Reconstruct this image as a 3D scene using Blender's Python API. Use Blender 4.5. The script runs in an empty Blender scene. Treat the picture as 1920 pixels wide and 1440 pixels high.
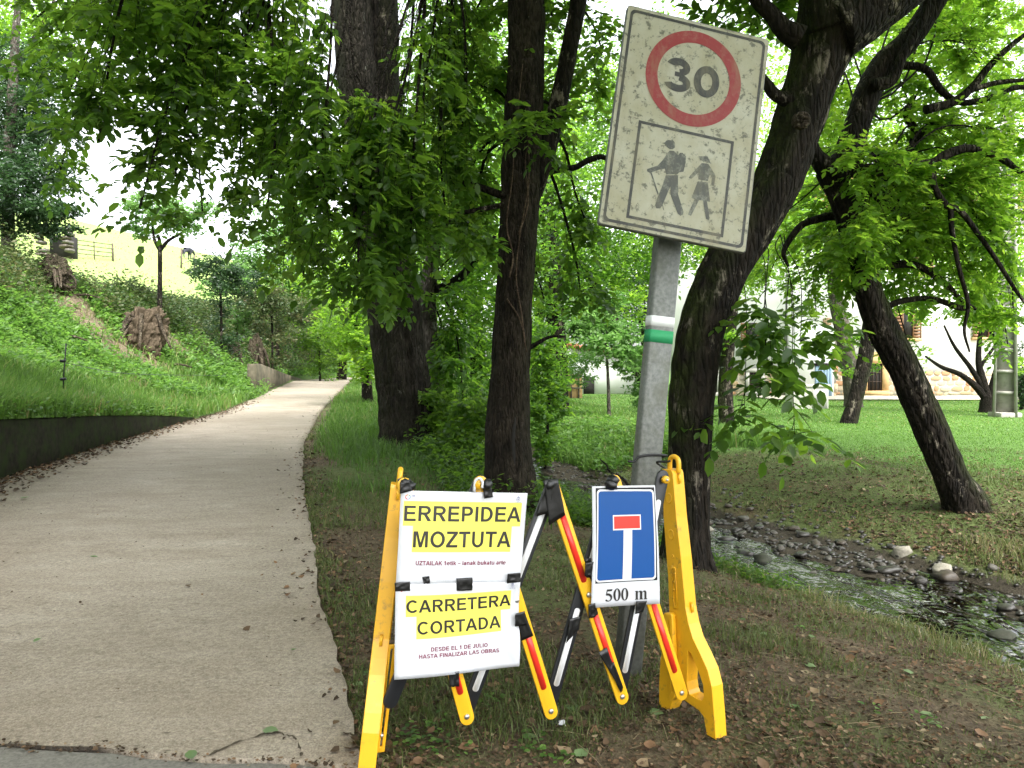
import bpy, math, random
import numpy as np

# ------------------------------------------------------------------ camera, sky, sun, exposure
S = bpy.context.scene
COL = S.collection
R = math.radians
FPX, PITCH, EYE = 1420.0, R(1.21), 1.4
cam_d = bpy.data.cameras.new('camera'); cam = bpy.data.objects.new('camera', cam_d); COL.objects.link(cam)
cam_d.sensor_width = 36.0; cam_d.lens = FPX / 1920 * 36.0; cam_d.clip_end = 1500; cam_d.clip_start = 0.05
cam.location = (0, 0, EYE); cam.rotation_euler = (R(90) - PITCH, 0, 0)
S.camera = cam
SUN_EL, SUN_AZ = R(58), R(150)
W = bpy.data.worlds.new('World'); S.world = W; W.use_nodes = True
wn = W.node_tree.nodes; wl = W.node_tree.links
sky = wn.new('ShaderNodeTexSky'); sky.sky_type = 'NISHITA'; sky.sun_disc = False
sky.sun_elevation = SUN_EL; sky.sun_rotation = SUN_AZ; sky.air_density = 1.0; sky.dust_density = 4.0; sky.ozone_density = 1.0
hs = wn.new('ShaderNodeHueSaturation'); hs.inputs['Saturation'].default_value = 0.22
bg = wn['Background']; bg.inputs['Strength'].default_value = 0.15
wl.new(sky.outputs[0], hs.inputs['Color']); wl.new(hs.outputs[0], bg.inputs['Color'])
sl = bpy.data.lights.new('sun', 'SUN'); sl.energy = 0.9; sl.angle = R(25); sl.color = (1.0, 0.97, 0.92)
so = bpy.data.objects.new('sun', sl); COL.objects.link(so)
# direction of the sun in the sky: rotation measured from +Y towards +X
_sd = np.array([math.sin(SUN_AZ) * math.cos(SUN_EL), math.cos(SUN_AZ) * math.cos(SUN_EL), math.sin(SUN_EL)])
so.rotation_euler = (math.pi / 2 - SUN_EL, 0, math.atan2(_sd[0], -_sd[1])); so.location = (0, -10, 30)
S.view_settings.view_transform = 'Standard'; S.view_settings.look = 'None'
S.view_settings.gamma = 1.0; S.view_settings.use_curve_mapping = False
S.view_settings.exposure = 2.5
cy = S.cycles
cy.max_bounces = 8; cy.diffuse_bounces = 4; cy.glossy_bounces = 3; cy.transmission_bounces = 5; cy.transparent_max_bounces = 6
cy.caustics_reflective = False; cy.caustics_refractive = False
cy.sample_clamp_indirect = 6.0

# ------------------------------------------------------------------ maths helpers
rng = np.random.default_rng(7)
_f = np.array([0, math.cos(PITCH), -math.sin(PITCH)]); _u = np.array([0, math.sin(PITCH), math.cos(PITCH)]); _r = np.array([1.0, 0, 0])
CAM = np.array([0, 0, EYE])
def P(u, v, d):
    """the place at distance d (metres north of the camera) that was surveyed at pixel u, v of the photograph"""
    q = _f + (u - 960) / FPX * _r - (v - 720) / FPX * _u
    return CAM + q * (d / q[1])
def nrm(a):
    return a / np.maximum(np.linalg.norm(a, axis=-1, keepdims=True), 1e-9)
def sstep(a, b, x):
    t = np.clip((x - a) / (b - a), 0, 1); return t * t * (3 - 2 * t)
def _hash(ix, iy, iz, s):
    h = (ix * 374761393 + iy * 668265263 + iz * 2147483647 + s * 1274126177) & 0xFFFFFFFF
    h = ((h ^ (h >> 13)) * 1274126177) & 0xFFFFFFFF
    h = h ^ (h >> 16)
    return (h & 0xFFFF) / 65535.0
def vnoise(p, s=0):
    p = np.asarray(p, float); i = np.floor(p).astype(np.int64); f = p - i; f = f * f * (3 - 2 * f)
    out = 0
    for dx in (0, 1):
        for dy in (0, 1):
            for dz in (0, 1):
                w = (f[..., 0] if dx else 1 - f[..., 0]) * (f[..., 1] if dy else 1 - f[..., 1]) * (f[..., 2] if dz else 1 - f[..., 2])
                out = out + w * _hash(i[..., 0] + dx, i[..., 1] + dy, i[..., 2] + dz, s)
    return out
def fbm(p, s=0, o=3):
    p = np.asarray(p, float); a, t, n = 1.0, 0, 0
    for k in range(o):
        t = t + a * vnoise(p * 2 ** k, s + k * 17); n += a; a *= .5
    return t / n
def n2(x, y, sc, s=0, o=3):
    x = np.asarray(x, float); y = np.asarray(y, float)
    return fbm(np.stack([x * sc, y * sc, np.zeros_like(x) + .37], -1), s, o)

# ------------------------------------------------------------------ object helpers
def build(name, V, polys, mat, parent=None, attrs=None, smooth=False, col=None):
    """one mesh object; polys: list of (m,k) index arrays"""
    V = np.asarray(V, np.float32).reshape(-1, 3)
    me = bpy.data.meshes.new(name)
    polys = [np.asarray(p, np.int32) for p in polys if len(p)]
    li = np.concatenate([p.ravel() for p in polys]); tot = np.concatenate([np.full(len(p), p.shape[1], np.int32) for p in polys])
    me.vertices.add(len(V)); me.vertices.foreach_set('co', V.ravel())
    me.loops.add(len(li)); me.loops.foreach_set('vertex_index', li)
    st = np.concatenate([[0], np.cumsum(tot)[:-1]]).astype(np.int32)
    me.polygons.add(len(tot)); me.polygons.foreach_set('loop_start', st); me.polygons.foreach_set('loop_total', tot)
    if smooth: me.polygons.foreach_set('use_smooth', np.ones(len(tot), bool))
    for k, a in (attrs or {}).items():
        at = me.attributes.new(k, 'FLOAT', 'POINT'); at.data.foreach_set('value', np.asarray(a, np.float32))
    if col is not None:
        at = me.attributes.new('Col', 'FLOAT_COLOR', 'POINT')
        at.data.foreach_set('color', np.c_[np.asarray(col, np.float32), np.ones(len(V), np.float32)].ravel())
    me.update(calc_edges=True); me.validate()
    if mat is not None: me.materials.append(mat)
    return link(name, me, parent)
def link(name, me, parent=None):
    o = bpy.data.objects.new(name, me); COL.objects.link(o)
    if parent is not None:
        o.parent = parent
        if parent.type == 'EMPTY': o.location = [-c for c in parent.location]
    return o
def tag(o, label=None, cat=None, group=None, kind=None):
    if label: o['label'] = label
    if cat: o['category'] = cat
    if group: o['group'] = group
    if kind: o['kind'] = kind
    return o
def thing(name, label, cat, loc, group=None):
    o = bpy.data.objects.new(name, None); COL.objects.link(o); o.location = [float(c) for c in loc]; o.empty_display_size = .1
    return tag(o, label, cat, group)
class MB:
    """collects shapes into one mesh"""
    def __init__(s): s.V = []; s.F = []; s.n = 0
    def add(s, V, F):
        V = np.asarray(V, float); s.V.append(V)
        for f in F: s.F.append(np.asarray(f) + s.n)
        s.n += len(V); return s
    def obj(s, name, mat, parent=None, smooth=False, attrs=None):
        by = {}
        for f in s.F: by.setdefault(f.shape[1], []).append(f)
        return build(name, np.concatenate(s.V), [np.concatenate(v) for v in by.values()], mat, parent, attrs, smooth)
BOXF = np.array([[0, 3, 2, 1], [4, 5, 6, 7], [0, 1, 5, 4], [1, 2, 6, 5], [2, 3, 7, 6], [3, 0, 4, 7]])
def boxv(c, sx, sy, sz, ax=None):
    A = np.eye(3) if ax is None else np.asarray(ax, float)
    k = np.array([[-1, -1, -1], [1, -1, -1], [1, 1, -1], [-1, 1, -1], [-1, -1, 1], [1, -1, 1], [1, 1, 1], [-1, 1, 1]]) * .5 * np.array([sx, sy, sz])
    return np.asarray(c, float) + k @ A
def add_box(m, c, sx, sy, sz, ax=None): return m.add(boxv(c, sx, sy, sz, ax), [BOXF])
def bevel(o, w=.004, seg=2):
    md = o.modifiers.new('bevel', 'BEVEL'); md.width = w; md.segments = seg; md.limit_method = 'ANGLE'; md.angle_limit = R(35)
    return o
def spline(pts, n):
    pts = np.asarray(pts, float); k = len(pts)
    e = np.concatenate([[2 * pts[0] - pts[1]], pts, [2 * pts[-1] - pts[-2]]])
    t = np.linspace(0, k - 1, n); i = np.minimum(t.astype(int), k - 2); f = (t - i)[:, None]
    a, b, c, d = e[i], e[i + 1], e[i + 2], e[i + 3]
    return .5 * (2 * b + (c - a) * f + (2 * a - 5 * b + 4 * c - d) * f ** 2 + (3 * b - a - 3 * c + d) * f ** 3)
def tube(path, rad, sides, disp=None, cap=True):
    """tapered tube along a path, returns V, F list, centre-out normals"""
    path = np.asarray(path, float); n = len(path); rad = np.broadcast_to(np.asarray(rad, float), (n,))
    T = nrm(np.gradient(path, axis=0)); ref = np.array([1.0, 0, 0]) if abs(T[0][0]) < .8 else np.array([0, 1.0, 0])
    X = np.zeros_like(T); x = nrm(ref - T[0] * (ref @ T[0]))
    for i in range(n):
        x = nrm(x - T[i] * (x @ T[i])); X[i] = x
    Y = np.cross(T, X); a = np.linspace(0, 2 * np.pi, sides, endpoint=False)
    D = X[:, None] * np.cos(a)[None, :, None] + Y[:, None] * np.sin(a)[None, :, None]
    rr = np.repeat(rad[:, None], sides, 1)
    if disp is not None: rr = rr * disp(path[:, None] + D * rr[..., None], D, a)
    V = (path[:, None] + D * rr[..., None]).reshape(-1, 3)
    i = np.arange(n - 1)[:, None] * sides; j = np.arange(sides)[None]; j2 = (j + 1) % sides
    F = np.stack([i + j, i + j2, i + sides + j2, i + sides + j], -1).reshape(-1, 4)
    out = [F]
    if cap: out += [np.arange(sides)[::-1][None], ((n - 1) * sides + np.arange(sides))[None]]
    return V, out, D.reshape(-1, 3)
def extrude(poly, org, ax, ay, az, depth, hole=None):
    """prism of a 2D outline in the plane org+ax*x+ay*y, from 0 to depth along az"""
    from mathutils.geometry import tessellate_polygon
    from mathutils import Vector
    loops = [np.asarray(poly, float)] + ([np.asarray(hole, float)] if hole is not None else [])
    tri = tessellate_polygon([[Vector((p[0], p[1], 0)) for p in l] for l in loops])
    pts = np.concatenate(loops); n = len(pts)
    A = org + pts[:, :1] * ax + pts[:, 1:] * ay; B = A + az * depth
    F = [np.array(tri), np.array(tri)[:, ::-1] + n]; s = 0
    for l in loops:
        k = len(l); i = s + np.arange(k); j = s + (np.arange(k) + 1) % k
        F.append(np.stack([i, j, j + n, i + n], -1)); s += k
    return np.concatenate([A, B]), F
def fix_normals(o):
    import bmesh
    b = bmesh.new(); b.from_mesh(o.data); bmesh.ops.recalc_face_normals(b, faces=b.faces); b.to_mesh(o.data); b.free(); return o

# ------------------------------------------------------------------ materials
class NT:
    def __init__(s, name):
        s.m = bpy.data.materials.new(name); s.m.use_nodes = True; s.t = s.m.node_tree; s.b = s.t.nodes['Principled BSDF']; s.out = s.t.nodes['Material Output']
    def n(s, typ, inp=None, **kw):
        k = s.t.nodes.new('ShaderNode' + typ)
        for a, v in kw.items(): setattr(k, a, v)
        for a, v in (inp or {}).items(): s.set(k.inputs[a], v)
        return k
    def set(s, sock, v):
        if isinstance(v, bpy.types.NodeSocket): s.t.links.new(v, sock)
        elif isinstance(v, (tuple, list)) and len(v) == 3 and sock.type == 'RGBA': sock.default_value = (*v, 1)
        else: sock.default_value = v
    def p(s, **kw):
        for a, v in kw.items(): s.set(s.b.inputs[{'color': 'Base Color', 'rough': 'Roughness', 'spec': 'Specular IOR Level', 'normal': 'Normal', 'metal': 'Metallic', 'trans': 'Transmission Weight', 'ior': 'IOR', 'coat': 'Coat Weight'}[a]], v)
        return s
    def coord(s, scale=(1, 1, 1)):
        c = s.n('TexCoord'); return s.n('Mapping', {'Vector': c.outputs['Object'], 'Scale': scale}).outputs[0]
    def noise(s, scale, detail=4, vec=None, rough=.55, dist=0.0):
        return s.n('TexNoise', {'Vector': vec or s.coord(), 'Scale': scale, 'Detail': detail, 'Roughness': rough, 'Distortion': dist}).outputs['Fac']
    def ramp(s, fac, stops, mode='LINEAR'):
        r = s.n('ValToRGB', {'Fac': fac}); e = r.color_ramp; e.interpolation = mode
        while len(e.elements) < len(stops): e.elements.new(.5)
        for el, (p, c) in zip(e.elements, stops):
            el.position = p; el.color = (*c, 1) if not np.isscalar(c) else (c, c, c, 1)
        return r.outputs[0]
    def mix(s, fac, a, b, typ='MIX'):
        k = s.n('Mix', data_type='RGBA', blend_type=typ)
        s.set(k.inputs[0], fac); s.set(k.inputs[6], a); s.set(k.inputs[7], b); return k.outputs[2]
    def math(s, op, a, b=0.0):
        k = s.n('Math', operation=op); s.set(k.inputs[0], a); s.set(k.inputs[1], b); return k.outputs[0]
    def bump(s, h, strength=.5, dist=.01, normal=None):
        k = s.n('Bump', {'Height': h, 'Strength': strength, 'Distance': dist})
        if normal: s.set(k.inputs['Normal'], normal)
        return k.outputs[0]
    def attr(s, name, out='Fac'): return s.n('Attribute', attribute_name=name).outputs[out]

def leaf_mat(name, stops, tl, tfac=.45, rough=.42, spec=.4):
    m = NT(name); t = m.attr('tint'); c = m.ramp(t, stops); m.p(color=c, rough=rough, spec=spec)
    tr = m.n('BsdfTranslucent', {'Color': m.mix(1.0, c, tl, 'MULTIPLY')})
    mx = m.n('MixShader', {0: tfac, 1: m.b.outputs[0], 2: tr.outputs[0]}); m.t.links.new(mx.outputs[0], m.out.inputs[0]); return m.m
TL = (5.0, 4.4, 2.4)
M_leaf_dark = leaf_mat('leaf_deep_green', [(0, (.024, .058, .011)), (.5, (.040, .088, .014)), (.93, (.068, .125, .020)), (1, (.10, .15, .07))], TL, .52)
M_leaf_mid = leaf_mat('leaf_mid_green', [(0, (.03, .075, .013)), (.5, (.045, .105, .016)), (1, (.08, .15, .022))], TL, .5)
M_leaf_light = leaf_mat('leaf_yellow_green', [(0, (.045, .10, .016)), (.5, (.07, .14, .02)), (1, (.11, .185, .028))], TL, .55)
M_leaf_conifer = leaf_mat('leaf_blue_green', [(0, (.016, .036, .014)), (.5, (.024, .052, .019)), (1, (.04, .078, .027))], (2.5, 2.8, 2.0), .3)
M_leaf_pale = leaf_mat('leaf_pale_green', [(0, (.06, .13, .03)), (.5, (.10, .19, .05)), (1, (.15, .25, .075))], (2.5, 2.6, 2.2), .45)
M_weed = leaf_mat('weed_green', [(0, (.04, .09, .018)), (.5, (.075, .155, .03)), (1, (.13, .225, .05))], (3.0, 3.0, 2.2), .4, .5)
M_bramble = leaf_mat('bramble_olive', [(0, (.024, .042, .012)), (.35, (.04, .075, .02)), (.7, (.085, .10, .035)), (1, (.16, .125, .065))], (2.2, 2.2, 2), .3, .5)
M_grass = leaf_mat('grass_blade', [(0, (.045, .09, .016)), (.5, (.075, .15, .024)), (.85, (.13, .24, .045)), (1, (.24, .23, .10))], (2.4, 2.4, 2), .35, .5)
M_grass_dim = leaf_mat('grass_woodland', [(0, (.055, .075, .02)), (.45, (.085, .115, .03)), (.75, (.13, .14, .05)), (1, (.24, .20, .11))], (2.2, 2.2, 2), .3, .55)
M_litter = leaf_mat('leaf_litter', [(0, (.032, .021, .012)), (.4, (.068, .045, .027)), (.75, (.12, .076, .043)), (.92, (.19, .11, .06)), (1, (.26, .21, .13))], (1.2, 1.0, .8), .12, .7, .25)
M_straw = leaf_mat('dry_stalk', [(0, (.12, .09, .05)), (.5, (.2, .155, .09)), (1, (.3, .25, .15))], (1.2, 1.1, 1), .15, .7, .2)
M_leaf_fallen = leaf_mat('fallen_green_leaf', [(0, (.09, .15, .05)), (.5, (.13, .20, .08)), (1, (.19, .26, .12))], (1.5, 1.5, 1.2), .2, .5)

def bark_mat(name, dark, light, lichen=(.30, .30, .26), moss=(.034, .046, .010), lich=.66, zs=.25, scale=16, bstr=.9):
    m = NT(name); v = m.coord((1, 1, zs)); a = m.noise(scale, 6, v, .65); b = m.noise(scale * 3.2, 5, v, .6); big = m.noise(3.0, 4)
    c = m.ramp(a, [(.34, dark), (.60, light)]); c = m.mix(1.0, c, m.ramp(big, [(.3, .55), (.7, 1.5)]), 'MULTIPLY')
    c = m.mix(m.ramp(b, [(.35, 0.65), (.65, 0.0)]), c, tuple(x * .4 for x in dark))
    lf = m.math('ADD', m.ramp(m.noise(6.5, 7, m.coord((1, 1, .5)), .72), [(lich, 0.0), (lich + .06, 0.85)]), m.ramp(m.noise(34.0, 4, m.coord((1, 1, .5)), .7), [(.68, 0.0), (.74, 0.5)]))
    c = m.mix(lf, c, lichen)
    ms = m.math('MULTIPLY', m.attr('moss'), m.ramp(m.noise(7.0, 5), [(.34, 0.0), (.56, 1.0)]))
    c = m.mix(ms, c, m.ramp(m.noise(60, 3), [(.35, tuple(x * .5 for x in moss)), (.7, moss)]))
    vo = m.n('TexVoronoi', {'Vector': v, 'Scale': scale * 1.5}, feature='DISTANCE_TO_EDGE').outputs['Distance']
    h = m.math('ADD', m.math('MULTIPLY', m.ramp(vo, [(0, 0.0), (.25, 1.0)]), .6), m.math('ADD', a, m.math('MULTIPLY', b, .5)))
    m.p(color=c, rough=.9, spec=.15, normal=m.bump(h, bstr, .05)); return m.m
M_bark_oak = bark_mat('bark_furrowed', (.010, .0082, .006), (.046, .039, .031), lich=.66)
M_bark_mid = bark_mat('bark_brown', (.012, .0092, .0065), (.055, .044, .032), lich=.72, scale=20)
M_bark_moss = bark_mat('bark_mossy', (.0065, .0055, .0042), (.028, .022, .016), lichen=(.20, .175, .135), lich=.575, scale=14)
M_bark_grey = bark_mat('bark_grey_lichen', (.06, .05, .04), (.17, .15, .125), lich=.60)
M_twig = bark_mat('bark_twig', (.010, .008, .006), (.032, .026, .02), lich=.72, zs=1)
M_vine = bark_mat('bark_vine', (.06, .04, .026), (.14, .10, .07), lich=.9, zs=1, bstr=.3)
M_root = bark_mat('root_wood', (.035, .027, .018), (.15, .12, .085), lichen=(.32, .28, .21), lich=.60, zs=1)

def plain(name, color, rough=.5, spec=.5, metal=0, var=.12, scale=30, bump=0, dirt=None, dscale=6, dl=(.55, .75)):
    m = NT(name); n = m.noise(scale, 4)
    c = m.mix(1.0, color, m.ramp(n, [(.3, 1 - var), (.7, 1 + 0 * var)]), 'MULTIPLY')
    if dirt is not None: c = m.mix(m.ramp(m.noise(dscale, 7, None, .7), [(dl[0], 0.0), (dl[1], .9)]), c, dirt)
    m.p(color=c, rough=rough, spec=spec, metal=metal)
    if bump: m.p(normal=m.bump(n, bump, .003))
    return m.m
M_yellow = plain('yellow_plastic', (.80, .42, .015), .38, .5, 0, .10, 9, .08, (.22, .14, .05), 22, (.58, .74))
M_yellow_strap = plain('yellow_strap', (.80, .44, .02), .32, .5, 0, .08, 14, .05, (.22, .14, .05), 30, (.62, .76))
M_black = plain('black_plastic', (.012, .013, .016), .42, .5, 0, .3, 20, .1)
M_tape = plain('black_tape', (.006, .006, .007), .35, .5, 0, .3, 45, .35)
M_white_ref = plain('white_reflective', (.82, .83, .85), .3, .5)
M_red_ref = plain('red_reflective', (.75, .035, .02), .3, .5)
def paper_mat():
    m = NT('paper'); w = m.noise(7.0, 3, None, .5, .6); m.p(color=m.mix(1.0, (.64, .65, .69), m.ramp(w, [(.3, .93), (.7, 1.0)]), 'MULTIPLY'), rough=.16, spec=.5, normal=m.bump(w, .55, .012)); return m.m
M_paper = paper_mat()
M_paper_edge = plain('clear_sleeve', (.25, .26, .28), .2, .5)
M_hl = plain('yellow_print', (.86, .78, .12), .3, .4, 0, .03)
M_ink = plain('black_print', (.035, .033, .032), .35, .4, 0, .2)
M_maroon = plain('maroon_print', (.21, .022, .065), .35, .4)
M_greyink = plain('grey_print', (.40, .41, .47), .4, .3)
M_crest = plain('blue_grey_print', (.28, .30, .42), .4, .3)
M_orange = plain('orange_print', (.75, .22, .04), .4, .3)
M_logored = plain('red_print', (.6, .05, .06), .4, .3)
M_logogreen = plain('green_print', (.15, .4, .2), .4, .3)
M_logoblue = plain('blue_print_pale', (.25, .35, .6), .4, .3)
M_blue = plain('blue_print', (.018, .085, .30), .16, .5, 0, .06, 4)
M_redp = plain('red_sign_print', (.68, .06, .05), .22, .5, 0, .05)
M_whitep = plain('white_print', (.72, .73, .76), .22, .5, 0, .03)
M_blackp = plain('black_border_print', (.02, .02, .025), .22, .5)
M_bolt = plain('steel_bolt', (.55, .55, .55), .35, .5, .9)
M_galv = plain('galvanised_steel', (.20, .21, .195), .55, .4, .2, .45, 60, .1, (.085, .09, .06), 5, (.48, .72))
M_blaze_white = plain('white_blaze_paint', (.78, .80, .80), .6, .3, 0, .1, 18, .1, (.3, .3, .28), 30, (.68, .8))
M_blaze_green = plain('green_blaze_paint', (.03, .30, .12), .6, .3, 0, .2, 18, .1)
def sign_mat(name, color, grime=.75, speck=.55, base=None, wear=None):
    m = NT(name); v = m.coord()
    cloud = m.noise(5.0, 6, v, .65); fine = m.noise(70.0, 4, v, .6); streak = m.noise(16.0, 5, m.coord((1, 1, .3)), .65); sp = m.noise(30.0, 8, v, .75)
    c = m.mix(m.ramp(cloud, [(.35, 0.0), (.75, grime)]), color, tuple(a * b for a, b in zip(color, (.70, .66, .47))))
    c = m.mix(m.ramp(streak, [(.50, 0.0), (.80, .60)]), c, (.19, .17, .085))
    if base is not None: c = m.mix(m.ramp(m.noise(24.0, 8, v, .8), [(.50, 0.0), (.64, wear or .6)]), c, base)
    c = m.mix(m.ramp(sp, [(speck + .02, 0.0), (speck + .09, .85)]), c, (.06, .062, .04))
    c = m.mix(m.ramp(fine, [(.66, 0.0), (.73, .6)]), c, (.07, .07, .04))
    m.p(color=c, rough=.5, spec=.4, normal=m.bump(fine, .08, .002)); return m.m
M_sign = sign_mat('sign_face_weathered', (.33, .33, .25), .95, .515)
M_signred = sign_mat('sign_red_faded', (.20, .010, .009), .3, .60, (.22, .075, .055), .6)
M_signblack = sign_mat('sign_black_faded', (.020, .022, .018), .3, .62, (.10, .11, .08), .35)
M_signfig = sign_mat('sign_figure_faded', (.045, .05, .04), .3, .62, (.20, .21, .16), .75)

def concrete_road():
    m = NT('road_concrete'); big = m.noise(.55, 5); mid = m.noise(2.6, 6, m.coord((.7, 1.6, 1)), .7); grain = m.noise(150.0, 3, None, .8); g2 = m.noise(48.0, 5, None, .75); lines = m.noise(7.0, 7, m.coord((.30, 6.0, 1)), .7)
    c = m.ramp(mid, [(.30, (.232, .197, .153)), (.5, (.290, .250, .200)), (.70, (.350, .309, .253))])
    c = m.mix(m.ramp(big, [(.38, .50), (.62, 0.0)]), c, (.205, .165, .118))
    c = m.mix(m.ramp(lines, [(.56, 0.0), (.70, .26)]), c, (.35, .325, .275)); c = m.mix(m.ramp(lines, [(.28, .25), (.40, 0.0)]), c, (.145, .122, .092))
    c = m.mix(1.0, c, m.ramp(g2, [(.30, .62), (.5, 1.0), (.68, 1.28)]), 'MULTIPLY'); c = m.mix(1.0, c, m.ramp(grain, [(.30, .55), (.52, 1.0), (.72, 1.35)]), 'MULTIPLY')
    c = m.mix(m.ramp(m.noise(1.6, 8, None, .8), [(.60, 0.0), (.70, .55)]), c, (.115, .092, .066))
    pit = m.n('TexVoronoi', {'Vector': m.coord((.6, 1.5, 1)), 'Scale': 11.0, 'Randomness': 1.0}).outputs['Distance']; pm = m.math('MULTIPLY', m.ramp(pit, [(.05, 1.0), (.12, 0.0)]), m.ramp(m.noise(3.3, 3), [(.50, 0.0), (.56, 1.0)]))
    c = m.mix(m.math('MULTIPLY', pm, .75), c, (.085, .068, .05))
    ch = m.n('TexVoronoi', {'Vector': m.coord((.8, 1.3, 1)), 'Scale': 23.0, 'Randomness': 1.0}).outputs['Distance']; c = m.mix(m.math('MULTIPLY', m.ramp(ch, [(.05, .7), (.10, 0.0)]), m.ramp(m.noise(5.0, 3), [(.50, 0.0), (.58, 1.0)])), c, (.42, .40, .35))
    h = m.math('ADD', m.math('MULTIPLY', g2, .8), m.math('ADD', m.math('MULTIPLY', grain, .35), m.math('MULTIPLY', lines, .5))); h = m.math('SUBTRACT', h, pm)
    m.p(color=c, rough=.9, spec=.22, normal=m.bump(h, .5, .006)); return m.m
M_road = concrete_road()
def ground_mat():
    m = NT('ground_soil_and_turf'); n = m.noise(14, 6, None, .7); f = m.noise(80, 5, None, .7)
    c = m.mix(1.0, m.attr('Col', 'Color'), m.ramp(n, [(.25, .50), (.5, 1.0), (.75, 1.35)]), 'MULTIPLY')
    c = m.mix(1.0, c, m.ramp(f, [(.3, .55), (.6, 1.15)]), 'MULTIPLY')
    m.p(color=c, rough=.95, spec=.12, normal=m.bump(m.math('ADD', n, m.math('MULTIPLY', f, .6)), .8, .03)); return m.m
M_ground = ground_mat()
M_asphalt = plain('old_asphalt', (.19, .18, .155), .9, .3, 0, .45, 90, .6, (.08, .07, .06), 20, (.6, .7))
M_dirtcrack = plain('dirt_in_crack', (.10, .082, .06), .95, .1, 0, .5, 80, .6)
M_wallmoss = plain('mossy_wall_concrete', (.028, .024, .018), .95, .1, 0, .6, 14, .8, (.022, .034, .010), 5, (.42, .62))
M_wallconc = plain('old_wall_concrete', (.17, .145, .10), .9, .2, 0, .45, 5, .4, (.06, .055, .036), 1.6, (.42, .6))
M_plaster = plain('white_plaster', (.70, .70, .68), .9, .2, 0, .06, 1.2, .1)
M_tile = plain('roof_tile_clay', (.40, .17, .09), .85, .2, 0, .5, 5, .2)
M_stones = [plain('house_stone_' + n, c, .9, .2, 0, .35, 9, .4) for n, c in (('ochre', (.40, .29, .17)), ('buff', (.45, .37, .26)), ('grey', (.34, .31, .26)), ('rust', (.42, .24, .13)))]
M_mortar = plain('lime_mortar', (.50, .44, .35), .95, .1, 0, .3, 12, .3)
M_ochre = plain('sandstone_surround', (.52, .34, .16), .9, .2, 0, .25, 6, .2)
M_bluedoor = plain('blue_grey_door_paint', (.22, .32, .42), .5, .4, 0, .1)
M_dark = plain('dark_opening', (.018, .016, .014), .8, .3)  # near-black fill, carries the shade of hollows in its colour
M_iron = plain('rusty_iron', (.06, .04, .03), .7, .4, .3)
M_shutter = plain('shutter_wood', (.20, .105, .05), .6, .3, 0, .3, 8)
M_poleconc = plain('pole_concrete', (.34, .33, .29), .9, .2, 0, .25, 7, .3, (.15, .15, .12), 4, (.55, .75))
M_boxconc = plain('meter_box_concrete', (.42, .41, .37), .9, .2, 0, .2, 6, .2)
M_gravel = plain('gravel_path', (.50, .46, .38), .95, .1, 0, .3, 40, .4)
M_wood = plain('grey_fence_wood', (.14, .115, .09), .9, .15, 0, .5, 10, .5)
M_log = plain('sawn_log', (.17, .12, .075), .9, .15, 0, .5, 10, .5)
M_horse = plain('dark_coat', (.02, .022, .03), .6, .3)
M_string = plain('black_cord', (.012, .012, .013), .5, .4)
M_earth = plain('dry_earth', (.13, .10, .068), .95, .1, 0, .75, 22, 1.0, (.05, .038, .025), 5, (.42, .60))
def stone_mat(name, a, b, wet):
    m = NT(name); c = m.ramp(m.noise(6, 5, None, .7), [(.3, a), (.7, b)]); m.p(color=c, rough=wet, spec=.5, normal=m.bump(m.noise(30, 4), .3, .01)); return m.m
M_cobbles = [stone_mat('river_stone_dark', (.018, .016, .013), (.048, .043, .035), .3), stone_mat('river_stone_brown', (.032, .025, .017), (.075, .058, .04), .5), stone_mat('river_stone_grey', (.045, .04, .032), (.10, .09, .072), .6)]
M_mossstone = stone_mat('moss_stone', (.016, .024, .008), (.035, .032, .022), .8)
M_palestone = stone_mat('pale_limestone', (.20, .18, .14), (.32, .30, .24), .85)
def water_mat():
    m = NT('stream_water'); n1 = m.noise(5.5, 2, m.coord((1.0, .55, 1)), .5, 1.0); n2_ = m.noise(15, 1, None, .4)
    h = m.math('ADD', n1, m.math('MULTIPLY', n2_, .12)); nm = m.bump(h, .6, .075)
    gl = m.n('BsdfGlossy', {'Color': (.95, .97, 1.0), 'Roughness': .06, 'Normal': nm}); tr = m.n('BsdfTransparent', {'Color': (.42, .38, .28)})
    fr = m.n('Fresnel', {'IOR': 1.33, 'Normal': nm}); k = m.math('ADD', m.math('MULTIPLY', fr.outputs[0], 1.0), .03)
    mx = m.n('MixShader', {0: k, 1: tr.outputs[0], 2: gl.outputs[0]}); m.t.links.new(mx.outputs[0], m.out.inputs[0]); return m.m
M_water = water_mat()

# ------------------------------------------------------------------ the lie of the land
_yr = np.array([-14, -6, 0, 2.46, 4.13, 8.1, 12.2, 14.8, 20.4, 40, 60, 90, 140, 400.])
_xr = np.array([5.0, 2.3, .32, -.485, -1.05, -2.25, -3.37, -3.95, -5.17, -8.6, -9.5, -9, -8, -8.])
_xl = np.array([1.6, -1.1, -2.95, -3.75, -4.3, -5.48, -6.4, -6.9, -7.7, -11.6, -12.8, -12.3, -11.3, -11.3])
_zr = np.array([.12, .12, .12, .12, .14, .20, .20, .20, .25, .72, .65, .4, .3, .3])
_ys = np.array([-14, 0, 3.5, 4.7, 6, 7.5, 9, 10.5, 12, 14, 17, 21, 30, 45, 90, 400.])
_xs = np.array([13, 6.3, 4.6, 4.05, 3.5, 2.72, 1.95, 1.3, .85, .40, -.30, -1.2, -2.6, -3.6, -3, 5.])
_yd = np.linspace(-14, 400, 4000)
def _smooth(y, yy, xx):
    return np.interp(y, yy, xx)
def xR(y): return _smooth(y, _yr, _xr)
def xL(y): return _smooth(y, _yr, _xl)
def zroad(y): return np.interp(y, _yr, _zr)
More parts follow.
